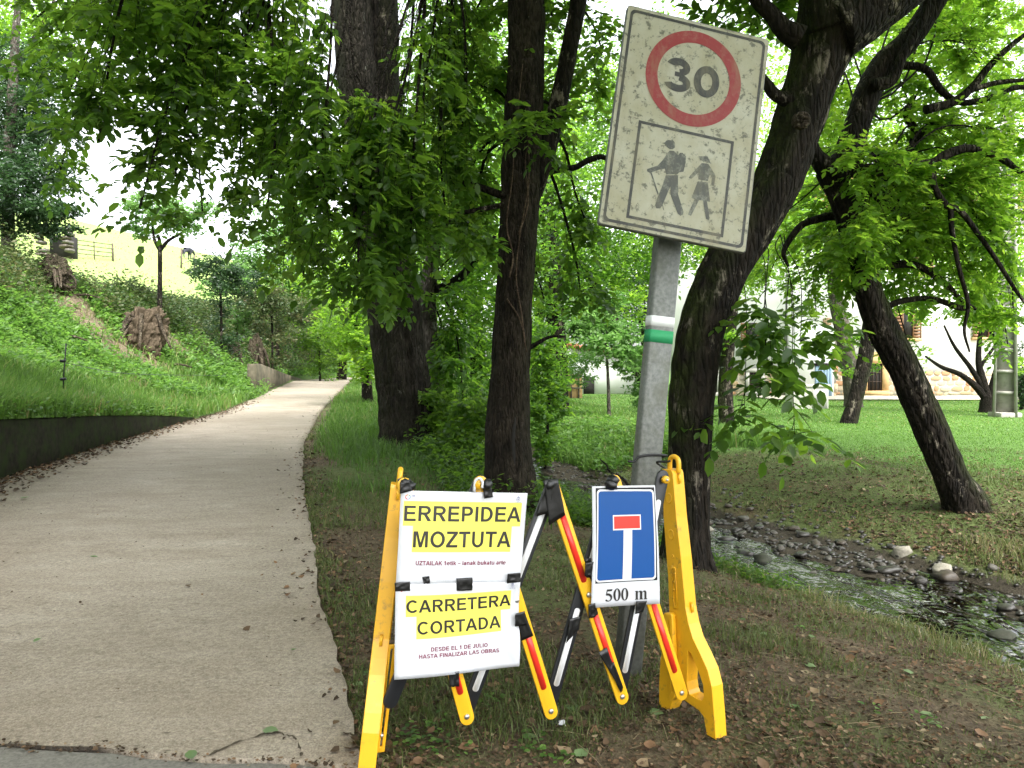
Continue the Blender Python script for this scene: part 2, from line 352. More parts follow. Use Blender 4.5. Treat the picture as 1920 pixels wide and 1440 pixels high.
def wallh(y): return np.interp(y, [-14, 8.1, 12, 14.8, 17.5, 18.5, 400], [.74, .62, .42, .24, .02, 0, 0])
def sdist(x, y):
    c = np.cos(np.arctan((np.interp(y + .3, _ys, _xs) - np.interp(y - .3, _ys, _xs)) / .6))
    return (x - np.interp(y, _ys, _xs)) * c
def smin(a, b, k=.12):
    h = np.clip(.5 + .5 * (b - a) / k, 0, 1); return b * (1 - h) + a * h - k * h * (1 - h)
def terrain(x, y, bank_only=False):
    x = np.asarray(x, float); y = np.asarray(y, float)
    s = x - xR(y); s2 = xL(y) - x; t = sdist(x, y)
    # road shelf and right-hand verge
    zr = zroad(y)
    soil = zr - .03 - .06 * np.clip(s - 1.5, 0, 30) * sstep(30, 12, y) + (n2(x, y, .9, 3) - .5) * .10 * sstep(.1, .8, s)
    lawn = -.02 + (n2(x, y, .25, 5) - .5) * .12
    right = np.where(t < 0, soil, lawn)
    near = -.46 + np.clip(-.72 - t, 0, 99) * (.21 + .35 * sstep(8.5, 12, y))
    far = -.46 + np.clip(t - .72, 0, 99) * (.17 + .3 * sstep(12, 18, y))
    bank = np.where(t < 0, near, far) + (n2(x, y, 1.6, 9) - .5) * .10
    right = smin(right, bank, .16)
    bed = np.where(np.abs(t) < 1.3, -.62 + .14 * sstep(-.30, .40, t) + (n2(x, y, 1.3, 11) - .5) * .26 + (n2(x, y, 5, 12) - .5) * .05, 9)
    right = smin(right, np.maximum(bed, -.75), .08) if False else np.where(bed < 5, np.minimum(right, np.maximum(bed, -.72) + np.clip(np.abs(t) - .8, 0, 9) * .9), right)
    # left-hand bank, crest and meadow
    base = zr + wallh(y)
    k = sstep(17, 27, y); w1 = 2.6 * (1 - k) + .35 * k
    up = .42 * np.clip(s2, 0, w1) + .95 * np.clip(s2 - w1, 0, 2.9) + (.16 + .10 * sstep(20, 45, y)) * np.clip(s2 - w1 - 2.9, 0, 200)
    up = up + 6.5 * sstep(38, 100, y) * sstep(3, 9, s2)
    left = base + .03 * (s2 > 0) + up + (n2(x, y, .55, 21, 4) - .5) * 1.1 * sstep(1.2, 3.0, s2) + (n2(x, y, 2.5, 23) - .5) * .22 * sstep(.5, 2, s2)
    road = zr - .06
    if bank_only: return left
    z = np.where(s2 > .26 * (wallh(y) > .03), left, np.where(s > 0, right, road))
    return z
def tz(x, y): return float(terrain(np.array([x]), np.array([y]))[0])

def axis(brk):
    out = [brk[0][0]]
    for a, b, st0, st1 in brk:
        p = a
        while p < b - 1e-6:
            p += st0 + (st1 - st0) * (p - a) / (b - a); out.append(min(p, b))
    return np.array(out)
gx = np.unique(np.concatenate([-axis([(0, 7, .075, .10), (7, 18, .10, .3), (18, 60, .3, 3), (60, 300, 3, 30)]), axis([(0, 6, .075, .09), (6, 14, .09, .3), (14, 40, .3, 1.5), (40, 300, 1.5, 30)])]))
gy = axis([(-13, 1.2, 1.2, .12), (1.2, 10, .07, .09), (10, 24, .09, .3), (24, 60, .3, 1.5), (60, 130, 1.5, 6), (130, 420, 6, 40)])
GX, GY = np.meshgrid(gx, gy); GZ = terrain(GX, GY)
SCARS = [(-11.2, 20.2, 1.2, 1.1), (-10.2, 21.4, 1.2, 1.0), (-8.9, 17.6, .8, .6), (-9.2, 15.2, .6, .5), (-10.6, 24.5, .7, .9), (-12.0, 18.2, .8, .6)]
def scar(x, y):
    m = np.zeros_like(np.asarray(x, float)); w = (n2(x, y, 1.1, 95) - .5) * 1.1
    for a, b, p, q in SCARS: m = np.maximum(m, sstep(1.15, .65, np.sqrt(((x - a) / p) ** 2 + ((y - b) / q) ** 2) + w))
    return m
def ground_col(x, y):
    s = x - xR(y); s2 = xL(y) - x; t = sdist(x, y)
    a = n2(x, y, 1.1, 31)[..., None]; b = n2(x, y, 3.4, 33)[..., None]
    soil = np.array([.066, .051, .033]) * (1 - .4 * b) * 1.2; moss = np.array([.050, .064, .022]); green = np.array([.055, .10, .022]); turf = np.array([.075, .145, .030])
    c = soil * 1.15 + (moss * 1.1 - soil) * sstep(.38, .62, a) * .9
    vg = sstep(8.5, 11.5, y + (a[..., 0] - .5) * 5) * sstep(.25, .8, s); c = c + (green - c) * vg[..., None]
    lw = sstep(3.2, 5.8, t + (a[..., 0] - .5) * 4 + sstep(11, 17, y) * 2.5); litter = np.array([.065, .052, .028]) + (moss * 1.25 - np.array([.065, .052, .028])) * sstep(.25, .5, a)
    cf = litter + (turf - litter) * lw[..., None]
    c = np.where((t > .75)[..., None], cf, c)
    bed = np.array([.034, .029, .021]) * (.6 + .8 * b); c = np.where((np.abs(t) < .95)[..., None], bed, c)
    earth = np.array([.155, .122, .084]) * (.7 + .7 * b); hedge = np.array([.05, .06, .022]); mead = np.array([.24, .33, .10])
    cl = green + (earth - green) * np.maximum(scar(x, y), .35 * sstep(.45, .65, n2(x, y, .5, 41)) * sstep(2.2, 3.2, s2) * sstep(8.0, 6.0, s2) * sstep(25, 20, y))[..., None]
    cl = cl + (hedge - cl) * (sstep(4.5, 5.5, s2) * sstep(14, 18, y))[..., None] * .8
    cl = cl + (mead - cl) * sstep(7.5, 9.5, s2)[..., None]
    c = np.where((s2 > 0)[..., None], cl, c)
    c = c * np.where((s > 0) & (t < 4), 1.6, 1.0)[..., None]
    return np.where(((s2 <= 0) & (s <= 0))[..., None], np.array([.08, .065, .045]), c)
ny, nx = GX.shape
ii = (np.arange(ny - 1)[:, None] * nx + np.arange(nx - 1)[None]).ravel()
g = build('ground', np.stack([GX, GY, GZ], -1).reshape(-1, 3), [np.stack([ii, ii + 1, ii + nx + 1, ii + nx], -1)], M_ground, col=ground_col(GX, GY).reshape(-1, 3), smooth=True)
tag(g, 'sloping ground of leaf strewn soil, lawn and grassy bank', None, None, 'structure')

# road slab: the near edge is the broken joint to older asphalt
def slab(name, mat, ya, yb, ny_, inset=0.0, lift=0.0, jag=.02, near=None):
    ys = ya + (yb - ya) * np.linspace(0, 1, ny_) ** 1.6; nxx = 26; rows = []
    for i, y in enumerate(ys):
        u = np.linspace(0, 1, nxx)
        l, r = xL(y) - .05, xR(y)
        r = r + (n2(np.array([y]), np.array([7.0]), 2.5, 51)[0] - .5) * .09 + (n2(np.array([y]), np.array([3.0]), 11, 52)[0] - .5) * jag * 2
        x = l + (r - l) * u; yy = np.full(nxx, y)
        if near is not None:
            k = max(0, 1 - i / 8); yy = yy + k * (near(x) - y)
        z = np.interp(yy, _yr, _zr) + lift + (n2(x, yy, .8, 55) - .5) * .012
        rows.append(np.stack([x, yy, z], -1))
    G = np.stack(rows); n_, m_ = G.shape[:2]; V = G.reshape(-1, 3)
    i = (np.arange(n_ - 1)[:, None] * m_ + np.arange(m_ - 1)[None]).ravel(); F = [np.stack([i, i + 1, i + m_ + 1, i + m_], -1)]
    # skirt: right edge and both ends go down
    ring = np.concatenate([np.arange(m_), np.arange(1, n_) * m_ + m_ - 1]); B = V[ring] - [0, 0, .16]
    a = np.arange(len(ring) - 1); o = len(V); F.append(np.stack([ring[a], o + a, o + a + 1, ring[a + 1]], -1))
    return build(name, np.concatenate([V, B]), F, mat)
nearline = lambda x: 2.56 + (x + 1.75) * -.115 + (n2(x, x * 0 + 1.0, 4.0, 57) - .5) * .10
road = tag(slab('road', M_road, 2.5, 62, 260, near=nearline), 'pale concrete lane curving away uphill past the trees', None, None, 'structure')
def patch():
    xs = np.linspace(-7, .6, 60); top = nearline(xs) - .006 - n2(xs, xs * 0 + 5, 9, 58) * .022; V = []
    ys = np.linspace(0, 1, 14)
    for k in ys: V.append(np.stack([xs, top * (1 - k) - 9 * k, np.full_like(xs, .1145) + (n2(xs, top * (1 - k) - 9 * k, 2, 59) - .5) * .012], -1))
    V = np.array(V); n_, m_ = V.shape[:2]; i = (np.arange(n_ - 1)[:, None] * m_ + np.arange(m_ - 1)[None]).ravel()
    V[..., 0] = np.minimum(V[..., 0], xR(V[..., 1]) - .01)
    tag(build('road_patch', V.reshape(-1, 3), [np.stack([i, i + m_, i + m_ + 1, i + 1], -1)], M_asphalt), 'older grey asphalt in front of the concrete lane', None, None, 'structure')
patch()
# crack round the broken corner of the slab, a shallow dirt-filled strip
def strip(pts, w, lift, seed):
    p = spline(pts, 40); p[:, 1] += (vnoise(np.c_[np.arange(40) * .9, np.zeros(40), np.zeros(40)], seed + 4) - .5) * .022; tn = nrm(np.gradient(p, axis=0)); sd = np.stack([-tn[:, 1], tn[:, 0], tn[:, 2] * 0], -1); ww = w * np.clip(-.7 + 3.2 * vnoise(np.c_[np.arange(40) * .6, np.zeros(40), np.zeros(40)], seed), .05, 3)[:, None]
    V = np.stack([p - sd * ww, p + sd * ww], 1).reshape(-1, 3); V[:, 2] = np.interp(V[:, 1], _yr, _zr) + (n2(V[:, 0], V[:, 1], .8, 55) - .5) * .012 + lift
    i = np.arange(39) * 2; return V, [np.stack([i, i + 1, i + 3, i + 2], -1)]
mb = MB(); gp = lambda u, v: P(u, v, 1.28 * 1420 / (v - 690))
mb.add(*strip([gp(395, 1424), gp(440, 1404), gp(500, 1386), gp(545, 1389), gp(560, 1405), gp(566, 1425)], .0036, .004, 1))
tag(mb.obj('road_crack', M_dirtcrack), None, None, None, 'structure')

# ------------------------------------------------------------------ retaining walls on the left
def wall(name, label, ya, yb, hfun, mat, off, thick, seed, amp):
    ys = np.linspace(ya, yb, 70); V = []
    for y in ys:
        x0 = xL(y) + off; z0 = float(zroad(y)) - .2; z1 = float(zroad(y)) + hfun(y)
        j = (n2(np.full(6, y), np.arange(6) * 1.7, 1.8, seed) - .5) * amp
        V.append([[x0 + j[0], y, z0], [x0 + j[1], y, z0 + (z1 - z0) * .5], [x0 + j[2], y, z1 - .02 + j[3] * .5], [x0 - .03, y, z1 + j[3] * .5], [x0 - thick, y, z1 + j[4] * .5], [x0 - thick, y, z0]])
    V = np.array(V); n_, m_ = V.shape[:2]; i = (np.arange(n_ - 1)[:, None] * m_ + np.arange(m_)[None]); i2 = (np.arange(n_ - 1)[:, None] * m_ + (np.arange(m_)[None] + 1) % m_)
    F = np.stack([i, i2, i2 + m_, i + m_], -1).reshape(-1, 4)
    o = build(name, V.reshape(-1, 3), [F, np.arange(m_)[None], ((n_ - 1) * m_ + np.arange(m_))[::-1][None]], mat, smooth=False)
    return fix_normals(tag(o, label, 'wall'))
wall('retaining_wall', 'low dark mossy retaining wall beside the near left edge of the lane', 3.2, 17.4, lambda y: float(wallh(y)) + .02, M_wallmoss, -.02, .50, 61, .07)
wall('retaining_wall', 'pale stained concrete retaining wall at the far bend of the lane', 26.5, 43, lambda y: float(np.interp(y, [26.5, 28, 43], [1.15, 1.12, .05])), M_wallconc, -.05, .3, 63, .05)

# ------------------------------------------------------------------ stream
ys = np.concatenate([np.linspace(2.0, 14, 120), np.linspace(14.3, 45, 60)])
cx = np.interp(ys, _ys, _xs); WV = []
for k in np.linspace(-1.35, 1.25, 14): WV.append(np.stack([cx + k / .86, ys, np.full_like(ys, -.50)], -1))
WV = np.array(WV); n_, m_ = WV.shape[:2]; i = (np.arange(n_ - 1)[:, None] * m_ + np.arange(m_ - 1)[None]).ravel()
tag(build('stream_water', WV.reshape(-1, 3), [np.stack([i, i + m_, i + m_ + 1, i + 1], -1)], M_water, smooth=True), 'shallow clear stream running between the two banks', None, None, 'structure')

# stones of the stream bed
def ico(sub):
    import bmesh
    b = bmesh.new(); bmesh.ops.create_icosphere(b, subdivisions=sub, radius=1); V = np.array([v.co[:] for v in b.verts]); F = np.array([[v.index for v in f.verts] for f in b.faces]); b.free(); return V, F
IV, IF = ico(2); IV1, IF1 = ico(1)
def stone_mesh(name, seed, mat, ang=.0):
    r = 1 + (fbm(IV * 1.6 + seed * 7.1, seed, 3) - .5) * 1.5; V = IV * r[:, None] * [1, .78, .5]
    if ang: V = np.clip(V, -ang, ang * 1.1)
    me_o = build(name, V, [IF], mat, smooth=not ang); me = me_o.data; bpy.data.objects.remove(me_o); return me
stones = [stone_mesh('stone', k, M_cobbles[k % 3], .62 if k % 4 == 0 else 0) for k in range(9)]
def put(me, name, loc, sc, rz, label, cat, group=None, mat=None, tilt=0):
    o = bpy.data.objects.new(name, me); COL.objects.link(o); o.location = loc; o.scale = sc; o.rotation_euler = (tilt, tilt * .5, rz); tag(o, label, cat, group); return o
rs = random.Random(3); placed = []
def uvground(u, v):
    """where the line of sight of pixel u, v meets the land"""
    q = _f + (u - 960) / FPX * _r - (v - 720) / FPX * _u; q = q / q[1]; d = np.concatenate([np.linspace(1.5, 60, 6000), np.linspace(60.1, 140, 1200)]); X = CAM + q[None] * d[:, None]
    k = np.argmax(X[:, 2] < terrain(X[:, 0], X[:, 1])); return X[k]
special = [((1690, 1040), .13, M_palestone, 'pale squared stone block on the far edge of the stream', .62), ((1772, 1090), .20, M_cobbles[1], 'long flat boulder among the stones of the stream', .62), ((1430, 1070), .12, M_mossstone, 'mossy boulder standing in the bright water', 0),
           ((1395, 1058), .09, M_cobbles[0], 'dark wet rock just behind the mossy boulder', 0), ((1322, 999), .11, M_palestone, 'pale stone at the foot of the bank beside the mossy trunk', 0), ((1362, 1018), .09, M_cobbles[0], 'dark wet rock in mid stream beside the pale stone', 0), ((1880, 1222), .11, M_mossstone, 'green boulder at the near edge of the stream', 0),
           ((1768, 1075), .11, M_palestone, 'buff rounded stone behind the long flat boulder', .7)]
for j, ((u, v), r, m, lab, ang) in enumerate(special):
    X = uvground(u, v); put(stone_mesh('boulder', 20 + j, m, ang), 'boulder', (X[0], X[1], max(X[2], -.53) + r * .22), (r * (.8 if j == 1 else 1), r * (.6 if j == 1 else 1), r * (1.0 if j != 1 else .55)), rs.random() * 3, lab, 'rock')
    placed.append((X[0], X[1], r))
cnt = 0; tries = 0
while cnt < 275 and tries < 6000:
    tries += 1
    y = rs.uniform(4.6, 10.5) if rs.random() < .8 else rs.uniform(10.5, 16); t = rs.gauss(.35, .36) if rs.random() < .72 else rs.uniform(-.75, .4); t = max(-.75, min(1.4, t)); x = float(np.interp(y, _ys, _xs)) + t / .86
    r = rs.uniform(.028, .075) * (1.5 if rs.random() < .12 else 1)
    if any((x - a) ** 2 + (y - b) ** 2 < (.85 * (r + c)) ** 2 for a, b, c in placed): continue
    placed.append((x, y, r)); z = max(tz(x, y), -.545)
    q = rs.randrange(9); lab = ('dark wet' if q % 3 == 0 else 'brown' if q % 3 == 1 else 'grey') + ' river stone ' + ('lying in the running water' if t < .05 else 'on gravel by the far bank') + (', well upstream' if y > 9 else '')
    put(stones[q], 'river_stone', (x, y, z + r * .22), (r, r * rs.uniform(.8, 1.2), r * rs.uniform(.7, 1.1)), rs.random() * 6.3, lab, 'stone', 'stones on the bed of the stream', tilt=rs.uniform(-.25, .25)); cnt += 1
# pebbles between them
N = 2600; y = 4.2 * (17 / 4.2) ** rng.random(N); t = np.clip(rng.normal(.30, .55, N), -.9, 1.5); x = np.interp(y, _ys, _xs) + t / .86; z = np.maximum(terrain(x, y), -.6); r = rng.uniform(.012, .038, N)
V = (IV1[None] * (1 + .35 * (rng.random((N, 12, 1)) - .5)) * np.stack([r, r * .85, r * .55], -1)[:, None] + np.stack([x, y, z + r * .2], -1)[:, None])
tag(build('pebbles', V.reshape(-1, 3), [(IF1[None] + (np.arange(N) * 12)[:, None, None]).reshape(-1, 3)], M_cobbles[0], smooth=True), 'small pebbles between the stones of the stream', None, None, 'stuff')

# ------------------------------------------------------------------ foliage builders
UP = np.array([0, 0, 1.0])
TA = (np.array([[0, 0, 0], [.26, .40, .05], [.66, .42, .06], [1, 0, -.05], [.66, -.42, .06], [.26, -.40, .05]]), [np.array([[0, 3, 2, 1], [0, 5, 4, 3]])])
TB = (np.array([[0, 0, 0], [.45, .45, .06], [1, 0, -.03], [.45, -.45, .06]]), [np.array([[0, 2, 1], [0, 3, 2]])])
def leaves(base, d, up, L, Wd, tmpl, tint):
    T, F = tmpl; d = nrm(d); side = nrm(np.cross(up, d)); n = np.cross(d, side); k = len(T)
    V = base[:, None] + d[:, None] * (T[None, :, :1] * L[:, None, None]) + side[:, None] * (T[None, :, 1:2] * Wd[:, None, None]) + n[:, None] * (T[None, :, 2:] * L[:, None, None])
    o = (np.arange(len(base)) * k)[:, None, None]
    return V.reshape(-1, 3), [(f[None] + o).reshape(-1, f.shape[1]) for f in F], np.repeat(tint, k)
def sprays(P0, D, L, ll, pairs, tmpl=TA, droop=.25, seed=0):
    """compound leaves: a drooping stalk with leaflets in pairs and one at the tip"""
    g = np.random.default_rng(seed); N = len(P0); D = nrm(D); B, LD, U, TI = [], [], [], []; t0 = g.random(N)
    hs_ = nrm(np.cross(D, UP) + 1e-6)
    for j in range(pairs * 2 + 1):
        k = j // 2; t = (k + 1) / (pairs + .6) if j < pairs * 2 else 1.0
        p = P0 + D * (L * t)[:, None] - UP * (droop * t * t * L)[:, None]
        dd = nrm(D - UP * (2 * droop * t))
        s = (1 if j % 2 else -1); ld = dd * (.55 if j < pairs * 2 else 1.0) + (hs_ * s * .85 if j < pairs * 2 else 0) + g.normal(0, .22, (N, 3)) - UP * .12
        B.append(p); LD.append(ld); U.append(UP + g.normal(0, .38, (N, 3))); TI.append(np.clip(t0 * .6 + g.random(N) * .4, 0, 1))
    B = np.concatenate(B); LD = np.concatenate(LD); U = np.concatenate(U); TI = np.concatenate(TI)
    l = np.tile(ll, pairs * 2 + 1) * g.uniform(.55, 1.3, len(B)) * np.tile(g.uniform(.75, 1.2, N), pairs * 2 + 1)
    return leaves(B, LD, U, l, l * .60, tmpl, TI)
def twigs(A, B, r0, r1, sag, segs=3):
    """thin three-sided twigs from A to B"""
    N = len(A); t = np.linspace(0, 1, segs + 1); rr = r0 + (r1 - r0) * t
    C = A[:, None] + (B - A)[:, None] * t[None, :, None] + (UP * sag)[None, None] * (4 * t * (1 - t))[None, :, None] * np.linalg.norm(B - A, axis=1)[:, None, None]
    d = nrm(B - A); x = nrm(np.cross(d, UP + [.01, .02, 0])); y = np.cross(d, x); a = np.arange(3) * 2 * np.pi / 3
    ring = x[:, None] * np.cos(a)[None, :, None] + y[:, None] * np.sin(a)[None, :, None]
    V = C[:, :, None] + ring[:, None] * rr[None, :, None, None]; V = V.reshape(-1, 3)
    f = np.array([[i * 3 + j, i * 3 + (j + 1) % 3, (i + 1) * 3 + (j + 1) % 3, (i + 1) * 3 + j] for i in range(segs) for j in range(3)])
    return V, [(f[None] + (np.arange(N) * 3 * (segs + 1))[:, None, None]).reshape(-1, 4)], C
class Crown:
    def __init__(s, bare=None): s.bare = bare; s.lv = MB(); s.ti = []; s.tw = MB()
    def blob(s, c, rad, n, att=None, ll=.11, pairs=4, tmpl=TA, droop=.25, lr=.03, out=.5, seed=0, tw=True):
        g = np.random.default_rng(seed + int(abs(c[0]) * 91 + abs(c[1]) * 37 + abs(c[2]) * 53)); c = np.asarray(c, float); rad = np.asarray(rad, float)
        nt = max(3, n // 7)
        if att is not None:
            a = np.asarray(att, float); d = np.linalg.norm(c - a); mid = (a + c) / 2 + UP * d * .16 + g.normal(0, .05 * d, 3)
            path = spline([a, a * .65 + mid * .35 + g.normal(0, .03 * d, 3), mid, mid * .4 + c * .6 + g.normal(0, .03 * d, 3), c], 14)
            V, F, _ = tube(path, np.linspace(lr, min(.010, lr * .5), 14), 6); s.tw.add(V, F)
            st = path[g.integers(6, 14, nt)]
        else: st = c + g.normal(0, .25, (nt, 3)) * rad
        e = nrm(g.normal(0, 1, (nt, 3))) * (g.random((nt, 1)) ** .38) * rad + c
        V, F, C = twigs(st, e, .0045, .002, .06); 
        if tw: s.tw.add(V, F)
        w = g.integers(0, nt, n); t = g.random(n) ** .6; k = np.minimum((t * 3).astype(int), 2); f = (t * 3 - k)[:, None]
        p = C[w, k] * (1 - f) + C[w, k + 1] * f
        dirs = nrm(e[w] - st[w]) * out + g.normal(0, .55, (n, 3)) * [1, 1, .45] - UP * .1
        if s.bare is not None: k_ = s.bare(p); p, dirs, n = p[k_], dirs[k_], int(k_.sum())
        L = ll * g.uniform(2.0, 3.3, n)
        V, F, TI = sprays(p, dirs, L, np.full(n, ll), pairs, tmpl, droop * .6, int(g.integers(1e9))); s.lv.add(V, F); s.ti.append(TI)
    def cloud(s, c, rad, n, ll, tmpl=TB, seed=0, up=.8, shell=.45):
        """single leaves scattered in clumps through an ellipsoid"""
        g = np.random.default_rng(seed + int(abs(c[0]) * 91 + abs(c[1]) * 37 + abs(c[2]) * 53)); rad = np.asarray(rad, float); c = np.asarray(c, float)
        m = max(4, n // 60); cc = nrm(g.normal(0, 1, (m, 3))) * (g.random((m, 1)) ** shell) * rad + c
        k = g.integers(0, m, n); cs = g.uniform(.10, .24, m) * rad.mean()
        p = cc[k] + g.normal(0, 1, (n, 3)) * cs[k][:, None] * [1, 1, .6]
        tint = np.clip(g.random(m)[k] * .5 + g.random(n) * .5, 0, 1); l = ll * g.uniform(.7, 1.3, n)
        V, F, TI = leaves(p, g.normal(0, 1, (n, 3)) * [1, 1, .5] - UP * .15, UP * up + g.normal(0, .6, (n, 3)), l, l * .55, tmpl, tint); s.lv.add(V, F); s.ti.append(TI)
    def done(s, parent, mat, twig=None):
        if s.tw.n: s.tw.obj('twigs', twig or M_twig, parent, True, {'moss': np.zeros(s.tw.n)})['kind'] = 'stuff'
        if s.lv.n: s.lv.obj('crown', mat, parent, False, {'tint': np.concatenate(s.ti)})
def barkdisp(amp, zs=1.2, k=9, seed=0, flare=None):
    def f(X, D, a):
        q = np.concatenate([D[..., :2] * k * .5, X[..., 2:] * zs], -1); rg = 1 - np.abs(2 * vnoise(q * 1.0, seed) - 1); rg2 = vnoise(X * 9, seed + 3); lump = fbm(X * 1.7, seed + 5, 3)
        return 1 + amp * (rg - .5) + amp * .5 * (rg2 - .5) + .22 * (lump - .5)
    return f
def trunk(parent, name, path, rad, mat, sides=40, rings=120, amp=.10, moss=(0, 0, 0), mamt=1.0, seed=0, k=9, zs=1.2, flare=0):
    p = spline(path, rings); r = np.interp(np.linspace(0, len(rad) - 1, rings), np.arange(len(rad)), rad)
    if flare:
        h = p[:, 2] - p[0, 2]; r = r * (1 + flare * np.exp(-np.clip(h, 0, 9) / .22))
    bd = barkdisp(amp, zs, k, seed)
    def dd(X, D, a):
        q = bd(X, D, a)
        if flare:
            h = X[..., 2] - p[0, 2]; q = q * (1 + flare * .55 * np.exp(-np.clip(h, 0, 9) / .2) * np.cos(a * 5 + seed)[None])
        return q
    V, F, D = tube(p, r, sides, dd)
    ms = np.clip((D @ np.asarray(moss, float)) * mamt, 0, 1) if any(moss) else np.zeros(len(V))
    return build(name, V, F, mat, parent, {'moss': ms}, True)

def down(p, dz=.25): return np.array([p[0], p[1], p[2] - dz])
def PP(L, d): return [P(*q[:2], q[2] if len(q) > 2 else d) for q in L]
# ---- the big furrowed tree by the lane
pth = PP([(772, 860), (764, 790), (752, 690), (742, 600), (730, 510), (715, 400), (700, 300)], 11.9); b0 = pth[0]; b0[2] = tz(b0[0], b0[1]) - .1
T = thing('walnut_tree', 'massive furrowed tree with two upright stems on the verge beside the lane', 'tree', b0)
trunk(T, 'trunk', [down(pth[0], .2)] + pth, [.47, .45, .42, .395, .39, .39, .40, .42], M_bark_oak, 120, 260, .15, (-.5, -.3, .1), .5, 1, 9, 1.1, .45)
s1 = PP([(690, 330), (676, 200), (664, 60), (658, -80), (640, -350), (560, -700)], 11.8); trunk(T, 'stem', s1, [.33, .31, .29, .28, .24, .16], M_bark_oak, 40, 110, .12, (-.5, -.3, .1), .4, 2, 12, 1.6)
s2_ = PP([(722, 330), (722, 200), (722, 60), (728, -80), (790, -350), (900, -700)], 12.0); trunk(T, 'stem', s2_, [.26, .24, .21, .20, .17, .12], M_bark_moss, 36, 110, .10, (.3, -.3, .1), .6, 3, 12, 1.6)
def bare_trunk(p):
    d = p - CAM; y = np.maximum(d @ _f, .1); u = 960 + FPX * d[:, 0] / y; v = 720 - FPX * (d @ _u) / y
    return ~((np.abs(u - 688) < 80) & (v < 170) & (y > 3) & (y < 11.6))
C1 = Crown(bare_trunk); a1 = s1[2]; a2 = s1[4]; a3 = s2_[3]
for (u, v, d, r, n) in [(255, 110, 7.0, (.95, .9, .7), 150), (185, 265, 6.6, (.55, .6, .5), 90), (330, 250, 7.0, (.8, .8, .6), 130), (262, 390, 6.2, (.30, .4, .36), 60), (420, 120, 7.5, (.9, .9, .7), 120), (450, 290, 8.0, (.7, .8, .5), 110), (330, 330, 6.8, (.5, .5, .35), 60),
                        (520, 230, 7.5, (.75, .9, .7), 170), (590, 400, 6.6, (.65, .7, .6), 150), (670, 520, 6.6, (.52, .5, .25), 80), (690, 350, 7.2, (.7, .8, .55), 140), (770, 440, 7.2, (.6, .6, .5), 120), (470, 40, 8.5, (.9, 1, .7), 130), (330, 20, 8.5, (1.0, 1, .6), 120), (835, 200, 8.6, (.6, .8, .8), 130), (570, 520, 7.6, (.35, .4, .28), 45), (150, 60, 9, (.7, .9, .7), 70),
                        (500, 400, 7.4, (.38, .4, .3), 45), (740, 575, 8.2, (.25, .3, .13), 18), (690, 270, 7.4, (.7, .7, .35), 120), (660, 430, 7.0, (.6, .6, .45), 120), (780, 330, 7.6, (.6, .7, .5), 120), (840, 450, 8.0, (.5, .6, .45), 80), (740, 520, 7.6, (.45, .5, .22), 60), (860, 300, 8.2, (.5, .6, .5), 80), (130, 170, 8.5, (.6, .8, .6), 70), (110, 330, 9.5, (.45, .6, .35), 36), (60, 40, 10, (.7, .8, .6), 60), (240, 20, 9, (.9, 1, .6), 100), (400, 210, 8.5, (.7, .8, .6), 100), (380, 400, 8.5, (.35, .5, .22), 30), (560, 320, 9, (.6, .8, .6), 90), (600, 480, 8.5, (.5, .6, .4), 60)]:
    C1.blob(P(u, v, d), r, n, P(600 + (u - 600) * .35, -260, 9.6) if u < 640 else P(780 + (u - 700) * .5, -220, 10), .105, 4, TA, .28, .022)
for (x, y, z, r, n) in [(-4.5, 9, 7.6, 2.4, 800), (-2.0, 7.5, 7.8, 2.2, 800), (-3.5, 5.0, 7.2, 2.0, 760), (-.8, 4.2, 7.0, 1.9, 700), (-6.5, 6.5, 7.4, 2.2, 760), (-1.5, 12, 9.8, 2.6, 700), (-4, 13, 9.6, 2.6, 500), (-3.2, 2.2, 6.8, 2.0, 620), (-5.8, 3.0, 6.8, 2.0, 600), (-4.0, -.5, 6.4, 2.2, 620), (-1.0, -.5, 6.4, 2.2, 620), (-4.5, -3.5, 6.0, 2.4, 640), (-1, -3.8, 6.0, 2.4, 640)]:
    C1.blob((x, y, z), (r, r, r * .55), int(n * 1.5), None, .15, 4, TB, .25, .04)  # unseen leaf masses overhead, extended behind the camera and thickened to shade the scene
C1.done(T, M_leaf_dark)
# ---- slim pale stem just behind it
pth = PP([(826, 830), (818, 720), (806, 620), (802, 545), (812, 470), (818, 380)], 12.9); b0 = pth[0]; b0[2] = tz(b0[0], b0[1]) - .1
T = thing('young_tree', 'thin lichen pale stem growing close behind the massive furrowed tree', 'tree', b0)
trunk(T, 'trunk', pth, [.15, .14, .13, .135, .12, .09], M_bark_grey, 18, 60, .1, (1, 0, 0), .8, 5)
trunk(T, 'branch', PP([(803, 545), (830, 540), (868, 515), (905, 470), (930, 440)], 12.9), [.10, .085, .07, .05, .03], M_bark_moss, 12, 30, .1, (0, 0, 1), .6, 6)
Cc = Crown()
for (u, v, d, r, n) in [(860, 560, 12.5, (.6, .8, .6), 70), (850, 690, 12.3, (.55, .7, .6), 90), (780, 620, 13.5, (.5, .6, .5), 30), (905, 470, 12.8, (.7, .8, .5), 80), (870, 800, 12.2, (.55, .7, .4), 70), (820, 400, 12.8, (.9, .9, .6), 80)]: Cc.blob(P(u, v, d), r, n, P(810, 520, 12.9), .12, 4, TA, .3, .02)
Cc.done(T, M_leaf_mid)
